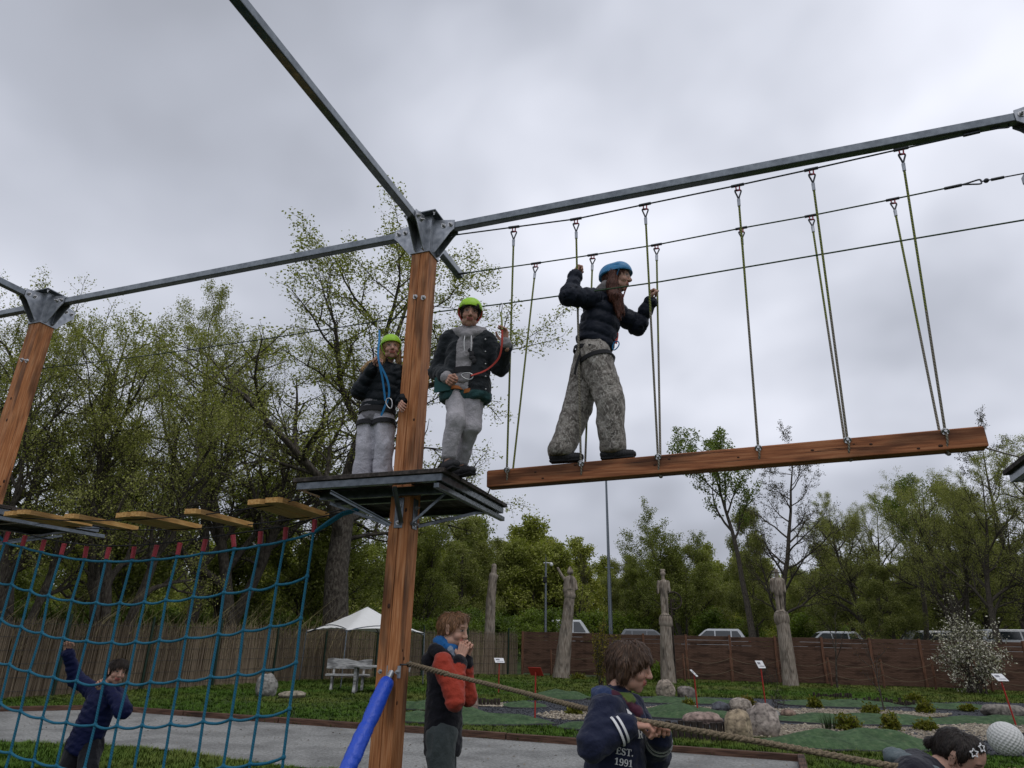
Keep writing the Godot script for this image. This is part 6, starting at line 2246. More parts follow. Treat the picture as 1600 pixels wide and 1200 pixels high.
func jacket(o: Node3D, J: Dictionary, S: Dictionary, called := "jacket") -> MB:
	var c: Color = S.col
	var ac: Color = S.get("arm_col", c)
	var L: Vector3 = (J.sl - J.sr).normalized()
	var F: Vector3 = L.cross(Vector3.UP).normalized()
	var up: Vector3 = (J.neck - J.pel).normalized()
	var ext: float = S.hem
	var r: float = S.r
	var ar: float = S.arm
	var flare: float = S.get("flare", 1.0)
	var low: Vector3 = J.pel - up * (ext - r * 0.4)
	var ct: Vector3 = J.neck.lerp(J.pel, 0.3)
	var p := [
		cap(low, ct, r * flare, r * S.get("chest", 0.98), c, L, S.get("wide", 1.32)),
		cap(J.neck - up * 0.05, J.neck + up * S.get("collar", 0.02) + F * 0.004, r * 0.62, S.get("collar_r", 0.068), S.get("collar_col", c)),
		cut(J.pel - up * ext, -up),
	]
	if S.has("open"):
		var w: float = S.open
		p.append(carve(J.neck + F * (r + 0.03) - up * 0.02, low + F * (r * flare + 0.05) - up * 0.2, w * 0.8, w))
	p.append(cap(J.sr.lerp(J.sl, 0.1), J.sl.lerp(J.sr, 0.1), ar * 1.18, ar * 1.18, S.get("yoke", c)))
	for s in ["r", "l"]:
		var cuff: Vector3 = J["w" + s].lerp(J["e" + s], S.get("cuff", 0.08))
		p.append(cap(J["s" + s], J["e" + s], ar * 1.12, ar, ac))
		p.append(cap(J["e" + s], cuff, ar, ar * S.get("wrist", 0.74), ac))
		p.append(cut(cuff + (cuff - J["e" + s]).normalized() * 0.03, (cuff - J["e" + s])) if false else cap(cuff, cuff, ar * S.get("wrist", 0.74), ar * S.get("wrist", 0.74), S.get("cuff_col", ac)))
	if S.has("extra"):
		p += S.extra
	var q: float = S.get("quilt", 0.0)
	var gap: float = S.get("gap", 0.085)
	var amp: float = S.get("wrinkle", 0.006)
	var mb := MB.new()
	sdf(mb, p, S.get("cell", 0.0105), S.get("k", 0.035), func(v, n, w):
		var d := wrinkle(v, amp)
		if q > 0.0:
			var t := along(v, w) if w[1] != w[2] else 0.0
			if w[3] > 0.1:
				t = (v - low).dot(up)
			d += q * (pow(absf(sin(PI * t / gap)), 0.5) - 0.75)
		return d, S.get("paint", null))
	put(mb, called, S.get("mat", M.cloth), o)
	return mb


func trousers(o: Node3D, J: Dictionary, S: Dictionary) -> void:
	var c: Color = S.col
	var L: Vector3 = (J.hl - J.hr)
	L = (J.sl - J.sr).normalized() if L.length() < 0.01 else L.normalized()
	var r: float = S.r
	var p := [cap(J.hr.lerp(J.hl, 0.2) + Vector3(0, 0.02, 0), J.hl.lerp(J.hr, 0.2) + Vector3(0, 0.02, 0), S.hip, S.hip, c), cap(J.pel, J.pel + Vector3(0, 0.06, 0), S.hip * 0.9, S.hip * 0.85, c, L, 1.2)]
	for s in ["r", "l"]:
		var a: Vector3 = J["a" + s]
		p.append(cap(J["h" + s], J["k" + s], r * 1.12, r * S.get("knee", 0.9), c))
		p.append(cap(J["k" + s], a + Vector3(0, 0.02, 0), r * S.get("knee", 0.9), r * S.get("ankle", 0.9), c))
	var lowest: float = minf(J.ar.y, J.al.y)
	var hem: float = S.get("hem", 0.03)
	for s in ["r", "l"]:
		pass
	p.append(cut(Vector3(0, lowest - hem, 0), Vector3.DOWN))
	var amp: float = S.get("wrinkle", 0.013)
	var mb := MB.new()
	sdf(mb, p, 0.0115, S.get("k", 0.03), func(v, _n, _w): return wrinkle(Vector3(v.x, v.y * 0.3, v.z), amp, 0.75), S.get("paint", null))
	put(mb, "trousers", S.get("mat", M.fleece), o)


func shoes(o: Node3D, J: Dictionary, S: Dictionary, c: Color, size := 1.0) -> void:
	for s in ["r", "l"]:
		var d: Vector3 = S["toe_" + s]
		var a: Vector3 = J["a" + s] + Vector3(0, -0.045, 0)
		var mb := MB.new()
		sdf(mb, [cap(a - d * 0.05 * size, a + d * 0.06 * size, 0.044 * size, 0.043 * size, c), cap(a + d * 0.05 * size + Vector3(0, -0.008, 0), a + d * 0.145 * size + Vector3(0, -0.012, 0), 0.041 * size, 0.033 * size, c, d.cross(Vector3.UP), 1.15), cap(a + Vector3(0, 0.03, 0) - d * 0.02, a + Vector3(0, 0.055, 0) - d * 0.02, 0.042 * size, 0.04 * size, c), cut(a + Vector3(0, -0.036, 0), Vector3.DOWN)], 0.007, 0.02, func(v, _n, _w): return 0.0018 * sin(v.dot(d) * 330.0))
		put(mb, "shoe", M.rubber, o)
		var so := MB.new()
		so.bar(a - d * 0.085 * size + Vector3(0, -0.036, 0), a + d * 0.165 * size + Vector3(0, -0.038, 0), 0.072 * size, 0.02, 0.009)
		put(so, "sole", M.black, o)


func hair(o: Node3D, J: Dictionary, S: Dictionary, extra: Array, full := 1.0, fringe := 0.045, called := "hair") -> void:
	var hs: float = S.hs
	var b: Basis = S.face
	var c: Vector3 = J.head
	var col: Color = S.hair
	var g := func(x: float, y: float, z: float) -> Vector3: return c + b * (Vector3(x, y, z) * hs)
	var p := [
		cap(g.call(0, 0.028, -0.042), g.call(0, 0.046, 0.016), 0.088 * hs * full, 0.083 * hs * full, col),
		cap(g.call(0, 0.0, -0.05), g.call(0, -0.035, -0.052), 0.074 * hs, 0.058 * hs, col),
		carve(g.call(0, fringe - 0.075, 0.11), g.call(0, -0.09, 0.085), S.get("open", 0.079) * hs, 0.07 * hs),
	]
	for s in [-1.0, 1.0]:
		if extra.is_empty() or S.get("ears", true):
			p.append(carve(g.call(s * 0.09, -0.01, 0.0), g.call(s * 0.085, -0.06, 0.02), 0.026 * hs, 0.034 * hs))
	for e in extra:
		p.append(e)
	var mb := MB.new()
	var bi := b.inverse()
	sdf(mb, p, 0.0058 * hs, 0.014 * hs, func(v, n, _w):
		var w: Vector3 = bi * (v - c)
		return hs * (0.007 * noise.get_noise_3d(w.x * 1500.0, w.y * 260.0, w.z * 1500.0) + 0.008 * noise.get_noise_3d(w.x * 500.0, w.y * 160.0 + 70.0, w.z * 500.0)),
		func(v, _n, _q, k):
			var w: Vector3 = bi * (v - c)
			return k * (1.0 + 0.55 * noise.get_noise_3d(w.x * 1300.0, w.y * 170.0, w.z * 1300.0)))
	var h := put(mb, called, M.hair, o)
	var r := RandomNumberGenerator.new()
	r.seed = int(c.x * 1000.0) + 7
	var st := MB.new()
	var crown: Vector3 = g.call(0.0, 0.12, -0.035)
	var drop: Vector3 = (Vector3.DOWN * 0.6 - b.y * 0.4)
	for k in S.get("strands", 2600):
		var q := r.randi() % mb.v.size()
		var p0 := mb.v[q]
		var n := mb.n[q]
		var dir: Vector3 = ((p0 - crown).normalized() * 0.7 + drop + Vector3(r.randf_range(-1, 1), r.randf_range(-1, 1), r.randf_range(-1, 1)) * 0.35)
		dir = (dir - n * dir.dot(n)).normalized()
		var l: float = hs * r.randf_range(0.018, 0.05) * S.get("strand", 1.0)
		var side: Vector3 = dir.cross(n) * hs * r.randf_range(0.0009, 0.002)
		var t := r.randf_range(0.55, 1.75)
		st.tint = Color(col.r * t, col.g * t, col.b * t)
		var lift := hs * r.randf_range(0.001, 0.004)
		var a := st.add(p0 - n * 0.002 - side, n)
		st.add(p0 - n * 0.002 + side, n)
		st.add(p0 + dir * l * 0.5 + n * lift + side, n)
		st.add(p0 + dir * l * 0.5 + n * lift - side, n)
		st.add(p0 + dir * l + n * lift * r.randf_range(-0.8, 1.6), (n + dir * 0.3).normalized())
		st.quad(a, a + 1, a + 2, a + 3)
		st.tri(a + 3, a + 2, a + 4)
	put(st, "strands", M.strand, h).set_meta("kind", "stuff")


func helmet(o: Node3D, J: Dictionary, S: Dictionary, m: Material, strap: Material, tilt: float) -> void:
	var hs: float = S.hs
	var b: Basis = S.face * Basis(Vector3.RIGHT, tilt)
	var c: Vector3 = J.head
	var g := func(x: float, y: float, z: float) -> Vector3: return c + b * (Vector3(x, y, z) * hs)
	var p := [cap(g.call(0, 0.03, -0.042), g.call(0, 0.042, 0.022), 0.106 * hs, 0.101 * hs, Color.WHITE), cut(g.call(0, 0.038, 0.06), b * Vector3(0, -1, 0.1)),
		carve(g.call(0, -0.02, -0.02), g.call(0, 0.0, 0.01), 0.092 * hs, 0.092 * hs)]
	for s in [-1.0, 1.0]:
		for q in [[0.03, 0.135, 0.055, 0.045, 0.142, -0.0], [0.098, 0.075, 0.03, 0.1, 0.082, -0.03], [0.035, 0.13, -0.07, 0.03, 0.09, -0.135], [0.093, 0.09, -0.07, 0.075, 0.07, -0.12]]:
			p.append(carve(g.call(s * q[0], q[1], q[2]), g.call(s * q[3], q[4], q[5]), 0.0095 * hs, 0.0075 * hs))
	var mb := MB.new()
	sdf(mb, p, 0.0048 * hs, 0.007 * hs)
	var h := put(mb, "helmet", m, o)
	var rim := MB.new()
	var pts := PackedVector3Array()
	for k in 33:
		var th := TAU * k / 32.0
		pts.append(g.call(sin(th) * 0.1045, 0.0385 + (cos(th) * 0.117 - 0.07) * 0.1 - 0.001, -0.012 + cos(th) * 0.133))
	rim.tube(pts, 0.0045 * hs, 6, false)
	put(rim, "rim", m, h)
	var st := MB.new()
	var chin: Vector3 = c + (S.face as Basis) * (Vector3(0, -0.112, 0.035) * hs)
	for s in [-1.0, 1.0]:
		var jaw: Vector3 = c + (S.face as Basis) * (Vector3(s * 0.078, -0.035, 0.012) * hs)
		for q in [0.045, -0.05]:
			st.tube(PackedVector3Array([g.call(s * 0.1, 0.035, q), jaw.lerp(g.call(s * 0.1, 0.035, q), 0.4) + b.x * s * 0.006, jaw]), 0.0058 * hs, 6)
		st.tube(PackedVector3Array([jaw, jaw.lerp(chin, 0.5) + b.x * s * 0.012 - b.y * 0.008, chin]), 0.0058 * hs, 6)
	put(st, "chin_strap", strap, h)


func loop(mb: MB, ctr: Vector3, n: Vector3, ax: Vector3, ra: float, rb: float, wide: float) -> void:    # a flat belt round a limb or waist
	n = n.normalized()
	var x := (ax - n * ax.dot(n)).normalized()
	var y := n.cross(x)
	var k := mb.v.size()
	var seg := 28
	for a in seg + 1:
		var th := TAU * a / seg
		var q := ctr + x * cos(th) * ra + y * sin(th) * rb
		var o := (x * cos(th) / ra + y * sin(th) / rb).normalized()
		for w in [[-0.5, -0.003], [-0.5, 0.003], [0.5, 0.003], [0.5, -0.003]]:
			mb.add(q + n * w[0] * wide + o * w[1], (o if w[1] > 0 else -o))
	for a in seg:
		for s in 4:
			mb.quad(k + a * 4 + s, k + a * 4 + (s + 1) % 4, k + (a + 1) * 4 + (s + 1) % 4, k + (a + 1) * 4 + s)


func strip(mb: MB, pts: PackedVector3Array, wide: float, face: Vector3) -> void:       # a webbing strap
	var k := mb.v.size()
	for a in pts.size():
		var d := (pts[mini(a + 1, pts.size() - 1)] - pts[maxi(a - 1, 0)]).normalized()
		var s := d.cross(face).normalized()
		var nn := s.cross(d).normalized()
		if nn.dot(face) < 0:
			nn = -nn
		for w in [[-0.5, -1.0], [-0.5, 1.0], [0.5, 1.0], [0.5, -1.0]]:
			mb.add(pts[a] + s * w[0] * wide + nn * w[1] * 0.002, nn * w[1])
	for a in pts.size() - 1:
		for s in 4:
			mb.quad(k + a * 4 + s, k + a * 4 + (s + 1) % 4, k + (a + 1) * 4 + (s + 1) % 4, k + (a + 1) * 4 + s)


func carabiner(mb: MB, at: Vector3, up: Vector3, side: Vector3, s := 1.0) -> void:
	var p := PackedVector3Array()
	for k in 21:
		var th := TAU * k / 20.0
		p.append(at + up * cos(th) * 0.05 * s + side * sin(th) * (0.026 + 0.006 * cos(th)) * s)
	mb.tube(p, 0.0055 * s, 6)


func smoothed(pts: Array, n := 24) -> PackedVector3Array:
	var cv := Curve3D.new()
	for k in pts.size():
		var t: Vector3 = (pts[mini(k + 1, pts.size() - 1)] - pts[maxi(k - 1, 0)]) / 6.0
		cv.add_point(pts[k], -t, t)
	var l := cv.get_baked_length()
	var out := PackedVector3Array()
	for k in n + 1:
		out.append(cv.sample_baked(l * k / n, true))
	return out


func lettering(o: Node3D, on: MB, text: String, at: Vector3, n: Vector3, up: Vector3, high: float, m: Material, called := "lettering") -> void:
	var tm := TextMesh.new()
	var f := SystemFont.new()
	f.font_names = PackedStringArray(["Droid Serif"])
	f.font_weight = 700
	tm.font = f
	tm.text = text
	tm.font_size = 64
	tm.pixel_size = high / 46.0
	tm.depth = 0.002
	var a := tm.get_mesh_arrays()
	if a.is_empty() or a[Mesh.ARRAY_VERTEX] == null:
		return
	n = n.normalized()
	var y := (up - n * up.dot(n)).normalized()
	var x := y.cross(n)
	var near := []
	for k in on.v.size():
		if on.v[k].distance_squared_to(at) < 0.03 and on.n[k].dot(n) > 0.3:
			near.append(k)
	var v: PackedVector3Array = a[Mesh.ARRAY_VERTEX]
	for k in v.size():
		var p := at + x * v[k].x + y * v[k].y
		var best := 1e9
		var w := 0
		for q in near:
			var d: Vector3 = on.v[q] - p
			var e := (d - n * d.dot(n)).length_squared()
			if e < best:
				best = e
				w = q
		if near.size():
			p += n * ((on.v[w] - p).dot(on.n[w]) / n.dot(on.n[w]))
		v[k] = p + n * (0.003 + v[k].z)
	a[Mesh.ARRAY_VERTEX] = v
	var am := ArrayMesh.new()
	am.add_surface_from_arrays(Mesh.PRIMITIVE_TRIANGLES, a)
	am.surface_set_material(0, m)
	place(am, called, o)


func joints(d: Dictionary) -> Dictionary:
	var J := {}
	for k in d:
		J[k] = v3(d[k])
	return J


func people() -> void:
	girl()
	boy()
	walker()
	climber()
	red_boy()
	jacket_boy()
	stooping_girl()


func girl() -> void:
	var J := joints({"head": [0.05, 1.195, 0.083], "neck": [0.0, 1.055, 0.01], "pel": [-0.034, 0.59, -0.012], "sr": [-0.135, 1.0, -0.04], "sl": [0.115, 0.985, 0.04], "er": [-0.19, 0.8, 0.06], "wr": [-0.07, 0.99, 0.17], "el": [0.19, 0.79, 0.0], "wl": [0.19, 0.67, 0.16], "hr": [-0.095, 0.57, -0.03], "hl": [0.025, 0.57, 0.008], "kr": [-0.1, 0.3, 0.0], "kl": [0.058, 0.3, 0.04], "ar": [-0.11, 0.055, -0.03], "al": [0.062, 0.055, 0.02]})
	var sk := Color(0.52, 0.31, 0.23)
	var S := {"hs": 0.88, "skin": sk, "hair": Color(0.5, 0.32, 0.15), "face": facing(Vector3(0.33, -0.12, 0.94), Vector3(-0.12, 1, 0)), "toe_r": Vector3(-0.15, 0, 0.98), "toe_l": Vector3(0.25, 0, 0.97),
		"hand_r": [Vector3(0.5, 0.62, 0.3), Vector3(0.45, -0.5, 0.75), 1.0, [1.2, 1.2, 0.7]], "hand_l": [Vector3(0.1, -0.35, 0.5), Vector3(0.6, -0.3, -0.3), -1.0, [0.5, 0.4, 0.3]]}
	var o := thing("person", "girl in a lime helmet and black puffer jacket standing left of the middle post", "person", Vector3(-1.12, 2.752, -5.54))
	skin(o, J, S)
	trousers(o, J, {"col": Color(0.56, 0.55, 0.6), "r": 0.08, "hip": 0.1, "knee": 0.98, "ankle": 1.0, "hem": 0.03, "k": 0.013})
	var sh := MB.new()
	sdf(sh, [cap(J.pel + Vector3(0, 0.02, 0), J.pel + Vector3(0, 0.13, 0), 0.118, 0.12, Color(0.3, 0.29, 0.31), J.sl - J.sr, 1.2)], 0.012, 0.02, func(v, _n, _w): return wrinkle(v, 0.006))
	put(sh, "hoodie_hem", M.fleece, o)
	jacket(o, J, {"col": Color(0.011, 0.012, 0.018), "r": 0.122, "wide": 1.3, "hem": -0.07, "arm": 0.064, "collar": 0.035, "quilt": 0.014, "gap": 0.078, "mat": M.puffer, "wrist": 0.62, "wrinkle": 0.004})
	var hb: Basis = S.face
	var g := func(x, y, z): return J.head + hb * (Vector3(x, y, z) * 0.88)
	var hc: Color = S.hair
	S.ears = false
	hair(o, J, S, [cap(g.call(-0.07, 0.0, -0.03), g.call(-0.085, -0.11, -0.03), 0.034, 0.04, hc), cap(g.call(-0.085, -0.1, -0.04), g.call(-0.2, -0.16, -0.07), 0.042, 0.03, hc), cap(g.call(-0.2, -0.16, -0.07), g.call(-0.27, -0.2, -0.08), 0.03, 0.015, hc), cap(g.call(0.075, -0.02, -0.02), g.call(0.08, -0.12, -0.02), 0.03, 0.026, hc)], 1.0, 0.05)
	helmet(o, J, S, M.lime, M.lime, -0.12)
	var hn := MB.new()
	loop(hn, J.pel + Vector3(0, 0.045, 0), Vector3(0.05, 1, 0), J.sl - J.sr, 0.163, 0.132, 0.045)
	loop(hn, (J.hr as Vector3).lerp(J.kr, 0.2), J.hr - J.kr, Vector3.RIGHT, 0.107, 0.107, 0.04)
	loop(hn, (J.hl as Vector3).lerp(J.kl, 0.2), J.hl - J.kl, Vector3.RIGHT, 0.107, 0.107, 0.04)
	put(hn, "harness", M.black, o)
	var ln := thing("lanyard", "blue lanyard held by the girl in the black puffer and clipped to the cable", "lanyard", o.position + Vector3(0.07, 0.62, 0.14))
	var w := MB.new()
	var off := Vector3(0.07, 0.62, 0.14)
	var hook := world(loc(-0.53, 0.11, 4.795)) - o.position
	strip(w, smoothed([hook - Vector3(0, 0.1, 0) - off, hook.lerp(Vector3(-0.02, 1.05, 0.235), 0.55) - off, Vector3(-0.02, 1.05, 0.235) - off, Vector3(0.03, 0.85, 0.2) - off, Vector3(0.06, 0.68, 0.165) - off]), 0.017, Vector3(0.1, 0, 1))
	strip(w, smoothed([Vector3(-0.01, 1.0, 0.228) - off, Vector3(0.07, 0.85, 0.205) - off, Vector3(0.09, 0.72, 0.18) - off, Vector3(0.06, 0.62, 0.17) - off, Vector3(0.035, 0.55, 0.155) - off]), 0.017, Vector3(0.1, 0, 1))
	put(w, "webbing", M.webblue, ln)
	var cb := MB.new()
	carabiner(cb, Vector3(0.1, 0.65, 0.185) - off, Vector3(-0.3, 0.95, 0), Vector3(0.95, 0.3, 0.1), 0.95)
	carabiner(cb, hook - Vector3(0, 0.045, 0) - off, Vector3.UP, Vector3(0.9, 0, 0.4), 0.9)
	put(cb, "carabiner", M.bolt, ln)


func boy() -> void:
	var J := joints({"head": [0.062, 1.31, 0.097], "neck": [0.056, 1.16, 0.04], "pel": [0.05, 0.71, 0.017], "sr": [-0.115, 1.13, -0.01], "sl": [0.215, 1.1, 0.06], "er": [-0.2, 0.875, -0.08], "wr": [-0.09, 0.735, 0.14], "el": [0.325, 0.86, 0.06], "wl": [0.365, 0.985, 0.265], "hr": [-0.03, 0.68, 0.0], "hl": [0.115, 0.67, 0.03], "kr": [-0.005, 0.38, 0.13], "kl": [0.11, 0.36, 0.06], "ar": [-0.05, 0.085, 0.08], "al": [0.03, 0.09, -0.1]})
	var sk := Color(0.46, 0.26, 0.185)
	var S := {"hs": 0.98, "skin": sk, "hair": Color(0.03, 0.02, 0.015), "face": facing(Vector3(0.12, -0.2, 0.97), Vector3(0.05, 1, 0)), "toe_r": Vector3(0.5, 0, 0.86), "toe_l": Vector3(0.72, 0, 0.69),
		"hand_r": [Vector3(0.25, -0.45, 0.6), Vector3(0.75, -0.2, -0.5), 1.0, [0.9, 1.0, 0.7]], "hand_l": [Vector3(-0.1, 0.9, 0.15), Vector3(-0.75, 0.1, 0.5), -1.0, [0.35, 0.55, 0.35]]}
	var o := thing("person", "boy in a lime helmet and open dark parka standing right of the middle post", "person", Vector3(-0.42, 2.752, -5.10))
	skin(o, J, S)
	trousers(o, J, {"col": Color(0.5, 0.48, 0.505), "k": 0.014, "r": 0.074, "hip": 0.092, "knee": 0.92, "ankle": 0.62, "hem": -0.01, "wrinkle": 0.014})
	var hood := Color(0.36, 0.345, 0.35)
	var hm := jacket(o, J, {"col": hood, "r": 0.112, "wide": 1.28, "hem": 0.0, "arm": 0.05, "collar": 0.03, "mat": M.fleece, "cuff": 0.02, "wrist": 0.78, "wrinkle": 0.007,
		"extra": [cap(J.neck + Vector3(-0.07, 0.0, 0.05), J.neck + Vector3(0.0, -0.05, 0.085), 0.036, 0.034, hood), cap(J.neck + Vector3(0.08, 0.0, 0.06), J.neck + Vector3(0.0, -0.05, 0.085), 0.036, 0.034, hood), cap(J.neck + Vector3(-0.09, 0.02, -0.03), J.neck + Vector3(0.1, 0.02, 0.0), 0.05, 0.05, hood)]}, "hoodie")
	var pr := MB.new()
	for q in [[-0.005, 0.27, 0.018, 0.02], [0.01, 0.3, 0.02, 0.03], [0.015, 0.335, 0.028, 0.02], [0.03, 0.36, 0.02, 0.025]]:
		pr.ball(J.neck + Vector3(q[0] + 0.03, -q[1] + 0.07, 0.129), Vector3(q[2], q[3], 0.012), 8, 6)
	put(pr, "chest_print", mat(lin(0.03, 0.03, 0.033), 0.9), o)
	var cd := MB.new()
	for s in [-0.02, 0.028]:
		cd.tube(smoothed([J.neck + Vector3(s, -0.06, 0.115), J.neck + Vector3(s * 1.2, -0.13, 0.145), J.neck + Vector3(s * 1.1 + 0.004, -0.21, 0.142)], 8), 0.0035, 5)
	put(cd, "drawcord", M.white, o)
	var navy := Color(0.012, 0.016, 0.022)
	var green := Color(0.02, 0.07, 0.068)
	var waist: float = J.pel.y + 0.11
	var pk := jacket(o, J, {"col": navy, "arm_col": navy, "r": 0.128, "flare": 1.22, "wide": 1.34, "hem": 0.13, "arm": 0.062, "collar": -0.01, "collar_r": 0.075, "open": 0.115, "wrist": 0.8, "cuff": 0.2, "wrinkle": 0.009, "mat": M.cloth,
		"paint": func(v, _n, q, col): return green if v.y < waist - (0.06 if v.x < 0.05 else 0.19) and q[3] > 0.1 else col}, "parka")
	var bt := MB.new()
	for k in 5:
		var y := 1.06 - k * 0.105
		bt.ball(Vector3(0.2 + 0.004 * k, y, 0.165 - 0.004 * k), Vector3.ONE * 0.0075, 8, 6)
	put(bt, "button", M.bolt, o)
	var pf := MB.new()
	pf.box(Transform3D(Basis(Vector3.UP, -0.45), Vector3(-0.125, 0.69, 0.115)), Vector3(0.15, 0.13, 0.012), 0.005)
	put(pf, "pocket_flap", mat(lin(0.022, 0.078, 0.075), 0.85), o)
	shoes(o, J, S, Color(0.02, 0.02, 0.022), 0.92)
	S.ears = true
	var hb: Basis = S.face
	var g := func(x, y, z): return J.head + hb * (Vector3(x, y, z) * 0.98)
	hair(o, J, S, [cap(g.call(-0.05, 0.062, 0.07), g.call(0.045, 0.058, 0.075), 0.022, 0.024, S.hair)], 0.98, 0.06)
	helmet(o, J, S, M.lime, M.webred, -0.16)
	var hn := MB.new()
	loop(hn, J.pel + Vector3(0, 0.1, 0.0), Vector3(0, 1, 0), J.sl - J.sr, 0.158, 0.124, 0.05)
	put(hn, "harness", M.black, o)
	var lp := MB.new()
	loop(lp, (J.hr as Vector3).lerp(J.kr, 0.18), J.hr - J.kr, Vector3.RIGHT, 0.1, 0.1, 0.035)
	loop(lp, (J.hl as Vector3).lerp(J.kl, 0.14), J.hl - J.kl, Vector3.RIGHT, 0.1, 0.1, 0.035)
	put(lp, "leg_loop", M.weborange, o)
	var off := Vector3(0.12, 0.74, 0.16)
	var ln := thing("lanyard", "red and yellow lanyard hanging from the cable to the boy in the parka", "lanyard", o.position + off)
	var cable_at := world(loc(0.84, 0.11, 4.775)) - o.position
	var w := MB.new()
	strip(w, smoothed([Vector3(0.335, 1.06, 0.345) - off, Vector3(0.335, 0.93, 0.34) - off, Vector3(0.31, 0.83, 0.31) - off, Vector3(0.22, 0.76, 0.25) - off, Vector3(0.1, 0.735, 0.19) - off]), 0.015, Vector3(0.2, 0.3, 1))
	put(w, "red_webbing", M.webred, ln)
	var yw := MB.new()
	yw.tube(smoothed([cable_at + Vector3(0, -0.09, 0.01) - off, cable_at.lerp(Vector3(0.335, 1.06, 0.345), 0.6) - off, Vector3(0.335, 1.06, 0.345) - off], 8), 0.0085, 6)
	put(yw, "yellow_cord", M.rope, ln)
	var cb := MB.new()
	carabiner(cb, Vector3(0.07, 0.735, 0.18) - off, Vector3(0.9, -0.2, 0.1), Vector3(0.2, 0.95, 0.1), 1.0)
	carabiner(cb, cable_at + Vector3(0, -0.04, 0.0) - off, Vector3.UP, Vector3(0.5, 0, 0.85), 0.95)
	put(cb, "carabiner", M.bolt, ln)


func walker() -> void:
	var J := joints({"head": [0.29, 1.62, 0.14], "neck": [0.2, 1.475, 0.08], "pel": [0.07, 0.95, 0.03], "sr": [0.05, 1.39, 0.2], "sl": [0.27, 1.405, -0.02], "er": [-0.15, 1.345, 0.32], "wr": [-0.085, 1.59, 0.235], "el": [0.49, 1.29, -0.1], "wl": [0.6, 1.475, 0.0], "hr": [0.07, 0.9, 0.115], "hl": [0.055, 0.92, -0.06], "kr": [0.185, 0.49, 0.15], "kl": [-0.05, 0.51, -0.06], "ar": [0.2, 0.1, 0.09], "al": [-0.2, 0.1, -0.03]})
	var sk := Color(0.5, 0.3, 0.225)
	var S := {"hs": 1.1, "skin": sk, "hair": Color(0.11, 0.04, 0.025), "face": facing(Vector3(0.9, -0.08, 0.38), Vector3(0.03, 1, 0.0)), "toe_r": Vector3(0.94, 0.0, 0.34), "toe_l": Vector3(0.94, 0.0, 0.34),
		"hand_r": [Vector3(0.22, 0.9, -0.12), Vector3(0.55, 0.1, -0.2), 1.0, [1.25, 1.25, 0.7]], "hand_l": [Vector3(0.1, 0.9, 0.15), Vector3(0.6, -0.2, 0.25), -1.0, [1.2, 1.2, 0.7]]}
	var o := thing("person", "girl in a blue helmet and camouflage trousers walking along the swinging beam", "person", Vector3(0.61, 2.918, -5.33))
	skin(o, J, S)
	trousers(o, J, {"col": Color.WHITE, "mat": M.camo, "r": 0.122, "hip": 0.135, "knee": 0.93, "ankle": 0.86, "hem": 0.035, "wrinkle": 0.012, "k": 0.022})
	jacket(o, J, {"col": Color(0.014, 0.017, 0.029), "r": 0.158, "wide": 1.16, "hem": -0.07, "arm": 0.077, "collar": 0.02, "collar_r": 0.075, "quilt": 0.02, "gap": 0.105, "mat": M.puffer, "wrist": 0.66, "wrinkle": 0.006, "cuff": 0.05})
	var hd := MB.new()
	sdf(hd, [cap(J.neck + Vector3(-0.1, 0.01, -0.02), J.neck + Vector3(-0.02, 0.05, 0.09), 0.05, 0.05, Color(0.27, 0.25, 0.25)), cap(J.neck + Vector3(-0.1, 0.01, -0.02), J.neck + Vector3(-0.05, 0.04, -0.1), 0.05, 0.045, Color(0.27, 0.25, 0.25))], 0.009, 0.03, func(v, _n, _w): return wrinkle(v, 0.006))
	put(hd, "hood", M.fleece, o)
	var hb: Basis = S.face
	var g := func(x, y, z): return J.head + hb * (Vector3(x, y, z) * 1.1)
	var hc: Color = S.hair
	S.ears = false
	hair(o, J, S, [cap(g.call(-0.075, 0.02, -0.02), g.call(-0.082, -0.09, -0.01), 0.036, 0.045, hc), cap(g.call(-0.082, -0.09, -0.02), g.call(-0.085, -0.21, 0.005), 0.05, 0.05, hc), cap(g.call(-0.1, -0.2, 0.01), g.call(-0.075, -0.29, 0.03), 0.045, 0.03, hc), cap(g.call(-0.075, -0.2, 0.04), g.call(-0.07, -0.33, 0.075), 0.04, 0.02, hc), cap(g.call(-0.07, -0.24, 0.02), g.call(-0.075, -0.37, 0.05), 0.03, 0.014, hc), cap(g.call(-0.045, -0.1, 0.01), g.call(-0.055, -0.22, 0.04), 0.03, 0.03, hc)], 1.0, 0.055)
	helmet(o, J, S, M.skyblue, mat(lin(0.02, 0.11, 0.22), 0.6), -0.1)
	var sm := MB.new()
	for a in ["r", "l"]:
		pass
	shoes(o, J, S, Color(0.012, 0.012, 0.013), 1.06)
	var hn := MB.new()
	loop(hn, J.pel + Vector3(0.01, -0.02, 0.03), Vector3(0.25, 1, 0.1), J.sl - J.sr, 0.19, 0.17, 0.035)
	put(hn, "harness", M.black, o)
	var lo := MB.new()
	loop(lo, (J.hr as Vector3).lerp(J.kr, 0.12), J.hr - J.kr, Vector3.RIGHT, 0.148, 0.148, 0.035)
	put(lo, "leg_loop", M.black, o)
	var bk := MB.new()
	bk.box(Transform3D(Basis(Vector3.UP, -0.7), J.pel + Vector3(-0.1, -0.06, 0.16)), Vector3(0.05, 0.045, 0.02), 0.005)
	put(bk, "buckle", M.weborange, o)
	var tail := MB.new()
	strip(tail, smoothed([J.pel + Vector3(-0.11, -0.05, 0.16), J.pel + Vector3(-0.15, -0.16, 0.17), J.pel + Vector3(-0.17, -0.26, 0.16)], 8), 0.02, Vector3(0.3, 0, 1))
	put(tail, "strap_end", M.black, o)
	var off: Vector3 = J.pel + Vector3(0.19, 0.06, 0.07)
